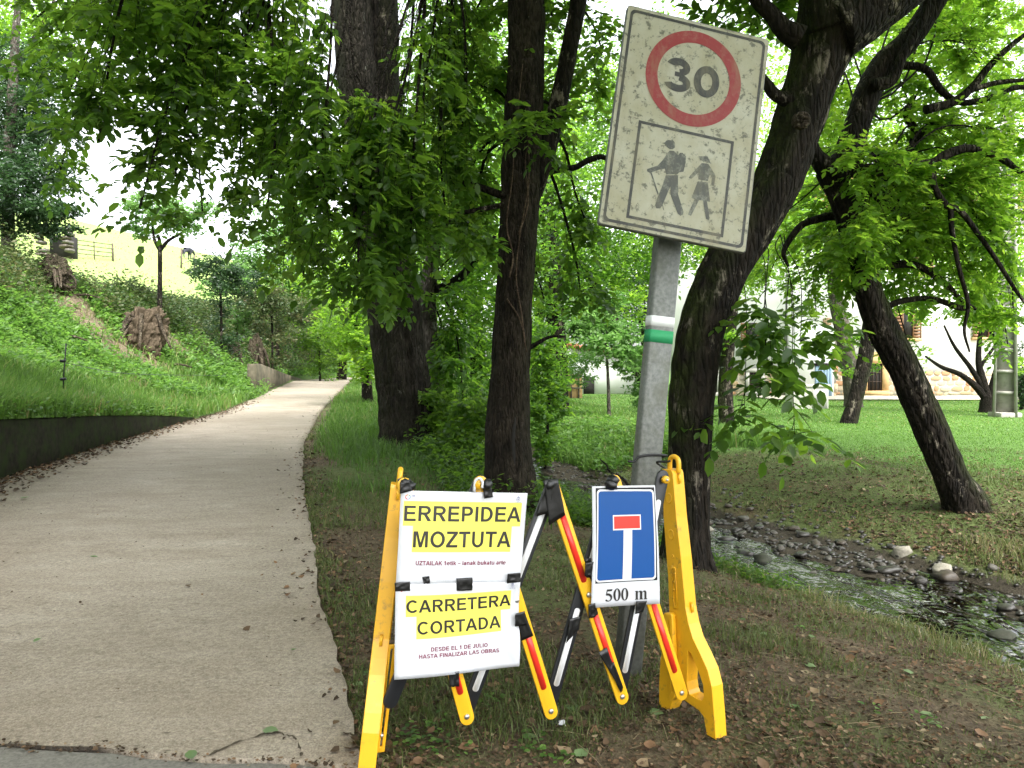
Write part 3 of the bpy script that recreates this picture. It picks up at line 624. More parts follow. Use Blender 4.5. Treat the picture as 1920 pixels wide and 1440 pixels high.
# ---- the straight tree with vines in the middle
pth = PP([(958, 935), (953, 870), (951, 800), (957, 690), (963, 580), (969, 480), (975, 360), (982, 220), (986, 80), (986, -80), (986, -300), (975, -600)], 8.6); b0 = pth[0]; b0[2] = tz(b0[0], b0[1])
T = thing('tree', 'straight brown trunk with creeping vines and cleft foot behind the white posters', 'tree', b0)
trunk(T, 'trunk', [down(b0, .25)] + pth, [.31, .30, .265, .245, .215, .205, .215, .225, .215, .20, .19, .16, .11], M_bark_mid, 96, 280, .11, (.6, .2, 0), .35, 8, 8, 1.8, .35)
cl = PP([(966, 925), (964, 870), (962, 820), (966, 782)], 8.37); V, F, D = tube(spline(cl, 16), np.array([.05, .055, .05, .045, .04, .04, .038, .036, .034, .032, .03, .028, .024, .02, .014, .006]), 10); build('cleft', V, F, M_dark, T, None, True)  # solid dark tube, stands in for the shade inside the split foot
trunk(T, 'limb', PP([(985, 395), (1008, 335), (1030, 260), (1050, 180), (1068, 90), (1085, 0), (1105, -150)], 8.6), [.11, .115, .105, .10, .095, .09, .07], M_bark_moss, 20, 60, .1, (0, 0, 1), .4, 9)
trunk(T, 'branch', PP([(962, 372), (930, 362), (890, 348), (850, 340), (822, 328)], 8.5), [.05, .042, .036, .03, .018], M_bark_moss, 10, 30, .1, (0, 0, 1), .5, 10)
trunk(T, 'branch', PP([(962, 380), (925, 388), (890, 395), (858, 402), (830, 425)], 8.5), [.035, .03, .028, .022, .012], M_bark_moss, 8, 30, .1, (0, 0, 1), .5, 11)
trunk(T, 'branch', PP([(1012, 325), (1045, 318), (1078, 314), (1105, 300), (1135, 296), (1170, 330)], 8.6), [.045, .036, .032, .034, .028, .012], M_bark_moss, 10, 40, .1, (0, 0, 1), .8, 12)
trunk(T, 'branch', PP([(985, 655), (1005, 645), (1030, 632), (1060, 630)], 8.6), [.03, .024, .018, .01], M_bark_moss, 8, 20, .1, (0, 0, 1), .5, 13)
for j, vn in enumerate([[(955, 520), (962, 480), (950, 420), (960, 340), (966, 260), (980, 120)], [(985, 650), (978, 590), (968, 520), (975, 440), (992, 330), (985, 200)], [(950, 560), (975, 600), (988, 660)], [(972, 440), (990, 380), (985, 300), (1000, 240)]]):
    V, F, D = tube(spline(PP(vn, 8.36), 40), np.linspace(.010, .005, 40), 6); build('vine', V, F, M_vine, T, {'moss': np.zeros(len(V))}, True)
C2 = Crown(); a1 = pth[7]; a2 = pth[9]
for (u, v, d, r, n) in [(880, 330, 9.2, (.6, .7, .5), 100), (900, 160, 9, (.8, .8, .7), 120), (1060, 200, 9.4, (.6, .7, .7), 90), (1100, 420, 9.6, (.45, .6, .4), 60), (870, 60, 9.5, (.9, .9, .6), 100), (1040, 40, 9, (.8, .8, .6), 80), (1000, 250, 7.7, (.4, .4, .35), 40), (1090, 560, 10.2, (.5, .6, .28), 45), (880, 430, 9.6, (.6, .6, .4), 70), (1130, 100, 9.4, (.5, .6, .5), 40), (1020, 560, 10, (.3, .4, .3), 20)]:
    C2.blob(P(u, v, d), r, n, a1 if v > 150 else a2, .11, 4, TA, .28, .03)
for (x, y, z, r, n) in [(.8, 8.5, 8.3, 2.3, 760), (1.6, 6.2, 7.8, 2.0, 700), (.5, 10.8, 9.4, 2.4, 560), (.7, 3.6, 7.0, 1.9, 600), (1.2, 1.2, 6.6, 2.0, 560)]: C2.blob((x, y, z), (r, r, r * .55), int(n * 1.5), None, .15, 4, TB, .25, .04)  # foliage above the view, added and thickened to shade the ground
C2.done(T, M_leaf_dark)
# ---- the leaning mossy tree right behind the sign
pth = PP([(1288, 1062), (1289, 990), (1290, 900), (1294, 800), (1303, 700), (1322, 600), (1362, 500), (1418, 410), (1462, 325), (1492, 240), (1518, 160), (1548, 80), (1580, 0)], 6.3); b0 = pth[0]; b0[2] = tz(b0[0], b0[1])
T = thing('tree', 'thick dark mossy trunk leaning over to the right behind the traffic sign', 'tree', b0)
rr = np.array([.21, .18, .165, .165, .18, .186, .183, .182, .185, .187, .20, .24, .31]); trunk(T, 'trunk', [down(b0, .25)] + pth, np.r_[.27, rr], M_bark_moss, 96, 300, .15, (-.75, -.1, .45), 1.2, 15, 7, 1.3, .25)
trunk(T, 'limb', PP([(1560, 60), (1630, 15), (1700, -35), (1790, -110), (1900, -230)], 6.2), [.25, .22, .20, .18, .14], M_bark_moss, 40, 80, .10, (-.3, 0, 1), .9, 16)
trunk(T, 'limb', PP([(1560, 60), (1545, -20), (1530, -120), (1500, -300), (1450, -500)], 6.2), [.22, .20, .19, .16, .1], M_bark_moss, 40, 70, .10, (-1, 0, .3), .9, 17)
trunk(T, 'branch', PP([(1500, 72), (1470, 55), (1448, 28), (1425, 5), (1395, -40), (1340, -120)], 6.1), [.10, .075, .06, .058, .05, .03], M_bark_moss, 20, 50, .1, (0, 0, 1), .6, 18)
trunk(T, 'branch', PP([(1495, 195), (1455, 178), (1440, 160), (1430, 140)], 6.2), [.07, .05, .045, .02], M_bark_moss, 14, 30, .1, (0, 0, 1), .6, 19)
kn = P(1502, 226, 6.02); V, F, D = tube(np.array([kn, kn + [-.01, -.03, 0], kn + [-.012, -.036, 0], kn + [-.012, -.02, 0]]), [.075, .06, .035, .01], 14); build('knot', V, F, M_root, T, {'moss': np.zeros(len(V))}, True)
C3 = Crown()
for (u, v, d, r, n) in [(1440, 680, 6.0, (.26, .3, .26), 17), (1490, 715, 6.0, (.24, .28, .13), 12), (1430, 600, 6.2, (.28, .3, .27), 16), (1395, 780, 6.2, (.22, .2, .06), 9), (1490, 815, 6.2, (.22, .2, .10), 8), (1500, 640, 6.2, (.27, .3, .2), 15)]:
    C3.blob(P(u, v, d), r, n, P(1400 + (u - 1400) * .7, 440, 6.6), .125, 4, TA, .3, .005)
for (u, v, d, r, n) in [(1420, 60, 7.5, (.6, .6, .5), 60), (1320, -60, 7.5, (.8, .8, .5), 60), (1620, -140, 6.5, (1, 1, .5), 60)]: C3.blob(P(u, v, d), r, n, P(1530, -60, 6.2), .115, 4, TA, .28, .02)
for (x, y, z, r, n) in [(2.2, 4.6, 6.6, 1.8, 600), (3.8, 6.0, 7.6, 2.0, 640), (2.4, 7.8, 8.4, 2.0, 480), (4.4, 3.2, 6.8, 1.9, 560), (2.8, 2.0, 6.4, 1.8, 460), (2.5, -1.0, 6.4, 2.2, 500), (2.4, -4.0, 6.0, 2.4, 560), (5.2, -.5, 6.2, 2.2, 500)]: C3.blob((x, y, z), (r, r, r * .5), int(n * 1.5), None, .15, 4, TB, .25, .04)  # out-of-view leaves above and behind the camera, added for their shade
C3.done(T, M_leaf_dark)
# ---- the crooked leaning tree on the lawn beyond the stream
pth = PP([(1812, 975), (1790, 910), (1762, 845), (1728, 765), (1695, 690), (1658, 622), (1628, 545), (1605, 450), (1580, 375), (1548, 318)], 8.4); b0 = pth[0]; b0[2] = tz(b0[0], b0[1])
T = thing('tree', 'crooked dark tree leaning left on the far bank of the stream', 'tree', b0)
trunk(T, 'trunk', [down(b0, .25)] + pth, [.26, .21, .18, .168, .160, .155, .150, .138, .132, .125, .11], M_bark_moss, 80, 220, .18, (.7, 0, .6), .9, 25, 6, 1.4, .55)
def limb4(L, r, seed, d=8.4, name='limb'): return trunk(T, name, PP(L, d), r, M_bark_moss, 16 if r[0] > .06 else 9, 50, .10, (0, 0, 1), .5, seed)
l1 = [(1560, 340), (1590, 285), (1612, 220), (1632, 165), (1662, 115), (1705, 75), (1755, 0), (1820, -110)]; limb4(l1, [.16, .15, .145, .14, .13, .12, .11, .08], 26)
limb4([(1560, 330), (1540, 305), (1525, 285), (1510, 240), (1500, 180)], [.12, .10, .08, .07, .05], 27)
limb4([(1640, 160), (1672, 150), (1690, 110), (1712, 70), (1735, 20), (1740, -60)], [.07, .06, .055, .05, .045, .03], 28, 8.2)
limb4([(1600, 320), (1650, 318), (1700, 306), (1745, 308), (1775, 290), (1815, 278), (1862, 290), (1900, 312), (1945, 350)], [.075, .07, .06, .055, .05, .042, .036, .03, .02], 29, 8.1, 'branch')
limb4([(1746, 308), (1752, 350), (1775, 385), (1800, 395), (1835, 440), (1870, 490), (1905, 545), (1940, 590)], [.04, .035, .033, .03, .025, .022, .018, .012], 30, 8.0, 'branch')
limb4([(1782, 392), (1786, 440), (1800, 510), (1815, 570), (1808, 620), (1818, 660)], [.028, .026, .022, .02, .016, .01], 31, 8.0, 'branch')
limb4([(1735, 206), (1790, 190), (1825, 162), (1850, 130), (1885, 95), (1940, 50)], [.055, .05, .045, .04, .034, .02], 32, 8.6, 'branch')
limb4([(1690, 122), (1735, 130), (1765, 170), (1800, 192), (1850, 185), (1900, 165), (1950, 165)], [.05, .042, .04, .036, .034, .03, .02], 33, 8.8, 'branch')
limb4([(1822, 168), (1870, 155), (1920, 150)], [.035, .03, .02], 34, 8.6, 'branch')
limb4([(1590, 410), (1560, 405), (1530, 412), (1500, 425), (1470, 470), (1478, 500)], [.06, .05, .045, .04, .03, .015], 35, 8.6, 'branch')
limb4([(1655, 500), (1700, 495), (1735, 505), (1775, 535), (1800, 560), (1830, 580)], [.05, .045, .04, .034, .025, .015], 36, 8.8, 'branch')
limb4([(1655, 580), (1690, 565), (1745, 560), (1800, 577), (1815, 578)], [.04, .035, .03, .035, .02], 37, 8.8, 'branch')
limb4([(1625, 345), (1680, 310), (1720, 260), (1740, 235)], [.06, .05, .04, .02], 38, 9.0, 'branch')
limb4([(1700, 305), (1715, 250), (1700, 215), (1715, 180)], [.05, .045, .04, .03], 39, 9.4, 'branch')
limb4([(1630, 360), (1690, 400), (1750, 420), (1820, 440), (1900, 470)], [.045, .035, .03, .025, .015], 40, 9.2, 'branch')
C4 = Crown()
for (u, v, d, r, n) in [(1620, 300, 8.0, (.5, .6, .4), 60), (1560, 520, 8.6, (.5, .6, .4), 80), (1620, 470, 7.9, (.45, .4, .4), 80), (1520, 440, 9.5, (.5, .7, .4), 60), (1700, 430, 8.6, (.7, .8, .4), 110), (1800, 350, 8.4, (.8, .8, .5), 110), (1880, 250, 8.6, (.8, .8, .6), 100), (1750, 250, 9.4, (.8, .8, .5), 100), (1700, 180, 9.8, (.8, .8, .6), 80), (1830, 90, 9.0, (.9, .9, .6), 90), (1880, 450, 8.6, (.6, .7, .5), 90),
                        (1780, 540, 9.2, (.8, .8, .38), 105), (1850, 580, 9.6, (.6, .7, .33), 65), (1890, 650, 10, (.5, .5, .2), 22), (1700, 635, 9.8, (.4, .5, .16), 16), (1710, 585, 10.2, (.4, .5, .14), 22), (1640, 530, 9.2, (.4, .6, .25), 30), (1730, 40, 10, (1, 1, .6), 80), (1560, 180, 10, (.6, .7, .6), 50), (1680, 330, 10.5, (.9, .9, .5), 90), (1900, 590, 9.2, (.5, .6, .2), 40), (1500, 330, 10.5, (.6, .7, .5), 40), (1620, 90, 10.5, (.8, .8, .5), 50), (1700, 60, 12, (1.2, 1, .7), 90), (1850, 20, 12, (1.2, 1, .7), 90), (1900, 160, 12, (1.1, 1, .7), 90), (1560, 270, 12, (.9, 1, .7), 80), (1780, 420, 11, (1.0, 1, .5), 90), (1640, 390, 10, (.6, .8, .4), 70), (1850, 380, 10.5, (.9, .9, .6), 90), (1740, 340, 8.2, (.6, .5, .3), 60), (1470, 400, 10, (.6, .7, .35), 45), (1440, 520, 11, (.6, .7, .3), 35), (1530, 580, 10, (.5, .6, .25), 25), (1720, 470, 9, (.6, .6, .3), 60), (1890, 330, 9.5, (.7, .7, .5), 70)]:
    C4.blob(P(u, v, d), np.array(r) * 1.05, int(n * 1.75), P(1620, 200, 8.4) if v < 230 else P(1660, 330, 8.4), .082, 4, TA, .12, .014, .9)
for (x, y, z, r, n) in [(5.5, 7.5, 6.8, 1.9, 480), (7.2, 9.0, 7.2, 2.0, 460), (5.0, 10.5, 8.0, 2.0, 420), (6.6, 5.5, 6.6, 1.9, 460), (8.8, 11.5, 8.0, 2.2, 380)]: C4.blob((x, y, z), (r, r, r * .5), n, None, .15, 4, TB, .25, .04)  # unseen foliage over the stream side, put in to cut the sky light
C4.done(T, M_leaf_light)

# ---- trees on the lawn and behind
def simple_tree(name, label, pth, rad, blobs, mat, bark, ll=.12, seed=0, group=None, leafmode='cloud', sides=14, extra=(), moss=(0, 0, .0), mam=1.0):
    b0 = np.array(pth[0]); b0[2] = tz(b0[0], b0[1]); pth = [down(b0, .2)] + [np.array(q) for q in pth]; pth[1] = b0
    t = thing(name, label, 'tree', b0, group)
    trunk(t, 'trunk', pth, [rad[0] * 1.1] + list(rad), bark, sides, 60, .1, moss, mam, seed, flare=.15)
    for e, r in extra: trunk(t, 'branch', e, r, bark, 9, 30, .1, moss, mam, seed + 3)
    c = Crown()
    for (q, r, n) in blobs:
        if leafmode == 'cloud': c.cloud(q, r, n, ll, TB, seed)
        else: c.blob(q, r, n, pth[-1], ll, 3, TB, .25, .02, seed=seed)
    c.done(t, mat); return t
simple_tree('tree', 'small mossy tree leaning right in the middle of the lawn', PP([(1592, 793), (1600, 765), (1612, 715), (1624, 665), (1630, 610), (1640, 540), (1650, 440)], 19.5), [.21, .19, .18, .19, .17, .14, .08],
            [(P(1600, 400, 19.5), (2.0, 2, 1.1), 2600), (P(1700, 430, 20), (2.0, 2, 1.1), 2200), (P(1480, 440, 21), (1.5, 1.5, .9), 1400), (P(1640, 300, 20), (2.4, 2.2, 1.4), 2600)], M_leaf_light, M_bark_moss, .14, 51, moss=(1, 0, .3))
simple_tree('tree', 'grey lichen covered trunk behind the small mossy tree on the lawn', PP([(1600, 758), (1596, 720), (1590, 670), (1578, 610), (1566, 550), (1560, 440)], 27), [.30, .28, .28, .27, .25, .2],
            [(P(1540, 480, 27), (2.4, 2, 1.6), 2400), (P(1600, 660, 26), (.8, .8, 1.0), 350), (P(1440, 430, 28), (2.4, 2, 1.6), 2200), (P(1700, 350, 28), (3, 2, 2), 2600)], M_leaf_mid, M_bark_grey, .15, 52)
simple_tree('tree', 'dark slim trunk on the lawn showing just right of the thick mossy trunk', PP([(1362, 783), (1360, 730), (1364, 660), (1372, 590), (1380, 500)], 19), [.19, .17, .16, .15, .1],
            [(P(1400, 470, 19), (1.6, 1.6, 1.2), 2400), (P(1370, 640, 18.6), (.4, .5, .7), 200), (P(1470, 330, 20), (1.8, 1.6, 1.4), 2000)], M_leaf_light, M_bark_moss, .13, 53, moss=(-1, 0, .3))
b = P(1855, 760, 24)
simple_tree('tree', 'low tree of several thin spreading stems beside the concrete pole', [b, b + [0, 0, .3]], [.3, .24],
            [(P(1760, 590, 23.5), (1.6, 1.4, .7), 800), (P(1880, 550, 23), (1.2, 1.4, 1.1), 1000), (P(1800, 480, 24), (2.0, 1.6, 1.1), 1800), (P(1720, 675, 23), (.9, .9, .4), 170), (P(1900, 690, 25), (.5, .6, .8), 250)], M_leaf_light, M_twig, .13, 54,
            extra=[(PP([(1852, 752), (1830, 725), (1800, 702), (1765, 688), (1735, 668)], 24), [.12, .10, .08, .06, .03]), (PP([(1853, 752), (1845, 720), (1835, 680), (1838, 630), (1850, 590)], 24), [.13, .11, .09, .07, .04]), (PP([(1858, 752), (1864, 720), (1872, 690), (1882, 630), (1890, 570)], 24), [.14, .13, .12, .09, .05]), (PP([(1848, 735), (1820, 690), (1790, 650), (1770, 610)], 24), [.08, .07, .05, .03]), (PP([(1836, 690), (1856, 662), (1872, 640)], 24), [.06, .05, .03])])
simple_tree('tree', 'ivy clad dark trunk in the hollow between the vine covered trunk and the sign', PP([(1050, 772), (1048, 730), (1046, 660), (1040, 580), (1034, 480), (1020, 340)], 21), [.27, .27, .27, .26, .25, .2],
            [(P(1046, 640, 20.9), (.36, .36, 1.3), 1500), (P(1010, 440, 21), (2.2, 2, 1.6), 3200), (P(1090, 330, 21), (2.2, 2, 1.6), 3000), (P(1020, 560, 20.5), (1.0, .8, .8), 900)], M_leaf_mid, M_bark_moss, .13, 55)
t = simple_tree('sapling', 'slender young tree with pale fresh leaves on the grassy bank', PP([(1142, 776), (1141, 735), (1139, 690), (1136, 640), (1134, 590)], 19), [.045, .04, .035, .028, .015],
            [(P(1140, 640, 19), (.9, .8, .75), 2000), (P(1100, 610, 19), (.7, .6, .5), 1000), (P(1185, 665, 19), (.5, .5, .45), 700), (P(1130, 575, 19), (.7, .6, .45), 1000)], M_leaf_pale, M_bark_grey, .14, 56, leafmode='cloud')
t['category'] = 'sapling'
# background trees as a screen of separate crowns
bgt = [('bushy green tree filling the gap between the two nearest trunks', [(890, 700, 17)], [(880, 620, 17, 1.3, 1.5, 2600), (860, 760, 16, 1.1, .8, 1800), (930, 720, 16, .9, 1.2, 1600), (900, 480, 17, 1.8, 1.3, 2600), (820, 330, 17, 1.6, 1.5, 2000), (950, 280, 18, 1.6, 1.6, 2000), (1010, 640, 17, .5, 1.0, 500)], M_leaf_mid, .13, .16),
       ('leafy tree beside the far bend of the lane, behind the massive trunk', [(690, 720, 22)], [(660, 590, 22, 1.1, 1.2, 2200), (690, 660, 21, .8, .8, 1200), (740, 520, 23, 1.8, 1.5, 2200), (620, 480, 24, 1.6, 1.2, 1800)], M_leaf_light, .14, .16),
       ('tall dark tree at the bend of the lane, where the view closes', [(640, 700, 46)], [(640, 520, 46, 3.6, 4.0, 3000), (560, 560, 48, 2.6, 2.6, 2000), (740, 480, 46, 4, 4, 2600), (680, 640, 45, 2.6, 2.0, 1600)], M_leaf_dark, .24, .3),
       ('tall tree behind the vine covered trunk, crown high up', [(905, 735, 30)], [(860, 420, 30, 3.6, 3.0, 3600), (930, 250, 30, 3.6, 3.0, 3400), (800, 250, 30, 3.4, 3.0, 3000), (840, 90, 30, 4.0, 2.6, 2800), (960, 80, 31, 4, 2.8, 2400)], M_leaf_mid, .19, .3),
       ('broad tree beyond the hollow, left of the white house', [(1000, 740, 33)], [(1010, 560, 33, 2.4, 2.4, 2600), (1080, 430, 33, 3.2, 2.6, 3000), (1040, 250, 33, 3.6, 3.0, 3000), (1130, 560, 34, 2.0, 1.4, 1600)], M_leaf_light, .2, .28),
       ('dark bluish tree rising behind the low white shed', [(1215, 740, 52)], [(1200, 590, 52, 3.0, 2.6, 2400), (1150, 520, 53, 4, 3, 2600), (1250, 480, 53, 3.6, 3.6, 2400)], M_leaf_conifer, .26, .3),
       ('light green tree with its crown behind the traffic sign', [(1230, 760, 24)], [(1080, 480, 23, 1.5, 1.4, 1700), (1010, 380, 23, 1.5, 1.4, 1500), (1200, 490, 24, 1.7, 1.2, 2000), (1180, 330, 24, 2.2, 1.6, 2400), (1300, 420, 24, 1.6, 1.4, 1500), (1130, 200, 24, 2.2, 1.8, 2200), (1320, 90, 24, 2.6, 1.6, 1800)], M_leaf_mid, .15, .2),
       ('yellow green tree in front of the roof of the white house', [(1930, 770, 30)], [(1760, 400, 30, 3.2, 2.0, 2600), (1880, 330, 30, 2.8, 2.4, 2400), (1640, 250, 31, 2.8, 2.4, 1800), (1800, 180, 31, 3.6, 2.4, 1900), (1500, 330, 31, 2.4, 2.2, 1300), (1880, 520, 29, 1.8, 1.6, 1500), (1650, 70, 31, 3.4, 2.2, 2200), (1860, 40, 31, 3.4, 2.2, 2200), (1480, 180, 31, 2.4, 2.4, 1500)], M_leaf_light, .18, .25),
       ('dark evergreen shrub at the foot of the concrete pole, far right', [(1915, 760, 26)], [(1925, 690, 26, .7, .9, 1200)], M_leaf_conifer, .1, .06),
       ('low dark bush on the bank between the two nearest trunks', [(870, 880, 10.6)], [(850, 850, 10.8, .5, .28, 900), (900, 800, 11, .5, .5, 1000), (830, 770, 11.6, .35, .45, 600)], M_leaf_dark, .10, .03),
       ('far tree showing pale through the gap above the lane', [(520, 560, 40)], [(510, 470, 40, 1.9, 1.5, 3000), (560, 420, 41, 2.2, 1.8, 3200), (470, 500, 40, 1.1, .9, 1300), (540, 520, 40, 1.6, 1.0, 1600)], M_leaf_pale, .19, .1),
       ('dark rounded bush on the crest just right of the field fence posts', [(415, 560, 28)], [(400, 505, 28, .9, .75, 1500), (450, 530, 29, .8, .7, 1200)], M_leaf_conifer, .12, .05),
       ('dense olive bush overhanging the bank above the far retaining wall', [(510, 610, 33)], [(500, 565, 33, 1.3, 1.0, 1900), (545, 590, 35, 1.2, .9, 1600)], M_bramble, .14, .05),
       ('dark leafy bush where the bank meets the far end of the road', [(600, 650, 40)], [(585, 610, 40, 1.5, 1.4, 1900), (625, 640, 42, 1.3, 1.2, 1600), (560, 560, 41, 1.6, 1.3, 1600)], M_leaf_dark, .16, .06),
       ('mid green shrub close to the right of the vine covered trunk', [(1022, 770, 14)], [(1018, 680, 14, .36, .75, 900), (1006, 770, 13.4, .28, .28, 420), (1040, 730, 14.5, .3, .4, 420)], M_leaf_mid, .10, .03),
       ('pale green shrub hiding the corner of the low white shed', [(1205, 760, 24)], [(1200, 700, 24, .6, .7, 900), (1080, 690, 26, .8, .6, 900)], M_leaf_pale, .12, .04),
       ('small bush on the crest beside the bright meadow', [(443, 560, 34)], [(440, 525, 34, .95, .8, 800), (400, 540, 33, .7, .5, 400)], M_leaf_pale, .15, .05)]
for j, (lab, base, bl, m, ll, r) in enumerate(bgt):
    b = P(*base[0]); top = P(*bl[0][:3]); cat = 'bush' if ('bush' in lab and 'bushy' not in lab) or 'shrub' in lab else 'tree'
    low = []
    if cat == 'bush':
        g0 = tz(b[0], b[1]); hh = max(.3, P(*bl[0][:3])[2] - g0); w_ = bl[0][3]
        low = [((b[0], b[1], g0 + hh * .30), (w_ * .8, w_ * .8, hh * .32), 900), ((b[0] + .3 * w_, b[1] - .1, g0 + hh * .65), (w_ * .9, w_ * .8, hh * .3), 900)]
    t = simple_tree('bush' if cat == 'bush' else 'tree', lab, [b, (b + top) / 2 + [.1, 0, 0], top], [r, r * .85, r * .5], [(P(u, v, d), (a, a, c), int(n * (1.9 if 'lane' not in lab else 1.3))) for (u, v, d, a, c, n) in bl] + low, m, M_bark_moss, ll, 60 + j, sides=10)
    t['category'] = cat
# left: dark spreading conifer, small tree on the crest
b = P(14, 440, 21)
t = simple_tree('conifer', 'dark spreading evergreen on top of the bank at the left edge', [b, P(16, 330, 21), P(22, 200, 21), P(30, 60, 21), P(40, -80, 21)], [.17, .15, .13, .1, .05],
            [(P(20, 350, 20.5), (1.6, 1.5, .5), 3600), (P(80, 330, 21), (1.0, 1.2, .45), 2200), (P(50, 395, 20.5), (1.3, 1.2, .28), 2800), (P(40, 200, 21.5), (1.4, 1.5, .8), 5000), (P(20, 120, 21.5), (1.3, 1.4, .7), 3600), (P(90, 250, 21.5), (.9, 1, .5), 2200), (P(30, 300, 21), (1.5, 1.2, .5), 3200), (P(110, 395, 21), (.6, .8, .2), 900), (P(10, 260, 22), (1.4, 1.2, .6), 2400), (P(60, 425, 21), (1.2, 1, .25), 1800)], M_leaf_conifer, M_bark_grey, .12, 81)
b = P(298, 520, 24)
simple_tree('tree', 'small forked tree on the crest of the bank before the meadow', [b, P(300, 470, 24), P(296, 440, 24)], [.075, .065, .045], [(P(340, 410, 24), (1.05, 1, .55), 1900), (P(290, 390, 24), (.9, .9, .5), 1500), (P(260, 430, 24.5), (.5, .6, .4), 600), (P(385, 395, 24), (.5, .6, .3), 600)], M_leaf_pale, M_bark_moss, .13, 82,
            extra=[(PP([(300, 470), (315, 452), (335, 440), (355, 425)], 24), [.06, .05, .04, .02]), (PP([(300, 470), (290, 450), (286, 425)], 24), [.06, .05, .02])])
b = P(-60, 420, 30)
simple_tree('tree', 'light green tree whose crown enters at the top left corner', [b, P(-40, 250, 30), P(0, 100, 30)], [.25, .2, .12], [(P(30, 40, 30), (2.6, 2, 1.4), 3600), (P(90, 120, 31), (1.8, 1.4, 1.0), 1600), (P(-60, 120, 30), (2.6, 2, 2), 2200), (P(140, 20, 31), (1.8, 1.5, 1.0), 1400)], M_leaf_light, M_bark_moss, .18, 83, extra=[(PP([(-40, 250), (40, 110), (95, 15), (110, -30)], 29), [.1, .07, .05, .03])])

# ------------------------------------------------------------------ white house behind the lawn
HY = 38.0
def hx(u): return float(P(u, 700, HY)[0])
def hz(v): return float(P(960, v, HY)[2])
zb = -.25
T = thing('house', 'large white house with rough stone base and clay tiled roof behind the lawn', 'house', (hx(1600), HY, zb))
x0, x1 = hx(1262), hx(2150); zt = hz(392); zs = hz(700)
wins = [(1403, 1426, 698, 732, 0), (1624, 1652, 682, 732, 1), (1325, 1343, 700, 735, 0)]
mb = MB(); add_box(mb, ((x0 + x1) / 2, HY + .45, (zb + zt) / 2), x1 - x0, .5, zt - zb); mb.obj('wall', M_plaster, T)
mb = MB(); add_box(mb, ((x0 + x1) / 2, HY + .15, (zb + zs) / 2 - .02), x1 - x0 + .1, .12, zs - zb); mb.obj('mortar_base', M_mortar, T)
# the stones of the base course, one by one; neighbours share mesh data
def rock_slab(seed):
    g = np.random.default_rng(seed); k = 9; a = np.sort(g.uniform(0, .5, k) + np.arange(k)) / k * 2 * np.pi; sq = np.maximum(np.abs(np.cos(a)), np.abs(np.sin(a))) ** .75
    r = .5 / sq * g.uniform(.88, 1.02, k); o = np.stack([r * np.cos(a), r * np.sin(a)], -1); A = np.stack([o[:, 0], np.zeros(k), o[:, 1]], -1); B = np.stack([o[:, 0] * .86, -np.ones(k), o[:, 1] * .86], -1)
    i = np.arange(k); j = (i + 1) % k; return np.concatenate([A, B]), [np.stack([i, i + k, j + k, j], -1), (i + k)[None]]
slabs = []
for k in range(12):
    V, F = rock_slab(k); o = build('stone', V, F, M_stones[k % 4]); fix_normals(o); slabs.append(o.data); bpy.data.objects.remove(o)
rs = random.Random(11); zrow = zb + .05; nst = 0; rest = MB()
while zrow < zs - .1:
    rh = rs.uniform(.17, .30); x = hx(1366) + rs.uniform(0, .2)
    while x < hx(1925):
        w = rs.uniform(.22, .62); xc = x + w / 2; zc = zrow + rh / 2
        skip = any(hx(a) - .22 < xc < hx(b) + .22 and hz(d) - .15 < zc < hz(c) + .1 for a, b, c, d, _ in wins) or hx(1474) - .1 < xc < hx(1549) + .1
        if not skip:
            if nst < 300:
                o = bpy.data.objects.new('stone', slabs[rs.randrange(12)]); COL.objects.link(o); o.parent = T; o.location = (xc - T.location[0], HY + .09 - T.location[1], zc - T.location[2] + rs.uniform(-.02, .02)); o.scale = (w - .03, rs.uniform(.02, .06), rh - .02); nst += 1
            else: add_box(rest, (xc, HY + .08, zc), w - .03, .06, rh - .02)
        x += w
    zrow += rh
if rest.n: rest.obj('stonework', M_stones[1], T)['kind'] = 'stuff'
for (a, b, c, d, kind) in wins:
    xa, xb, za, zc = hx(a), hx(b), hz(d), hz(c); xm = (xa + xb) / 2; zm = (za + zc) / 2
    mb = MB(); add_box(mb, (xm, HY - .02, zm), xb - xa, .16, zc - za); w = mb.obj('window', M_dark, T)
    e = .16 if kind == 0 else .30; mm = M_ochre if kind else M_boxconc; fr = MB()
    add_box(fr, (xa - e / 2, HY - .04, zm), e, .3, zc - za + .02); add_box(fr, (xb + e / 2, HY - .04, zm), e, .3, zc - za + .02)
    add_box(fr, (xm, HY - .045, zc + e * .6), xb - xa + 2 * e, .3, e * 1.2); add_box(fr, (xm, HY - .05, za - .14), xb - xa + 2 * e + .06, .34, .26)
    if kind: add_box(fr, (xm, HY - .04, zc + e * 1.2 + .12), xb - xa + e, .28, .22)
    fr.obj('frame', mm, w); br = MB()
    for k in range(4): add_box(br, (xa + (xb - xa) * (k + .5) / 4, HY - .13, zm), .03, .03, zc - za)
    for k in range(2): add_box(br, (xm, HY - .135, za + (zc - za) * (k + 1) / 3), xb - xa, .025, .03)
    br.obj('bars', M_iron, w)
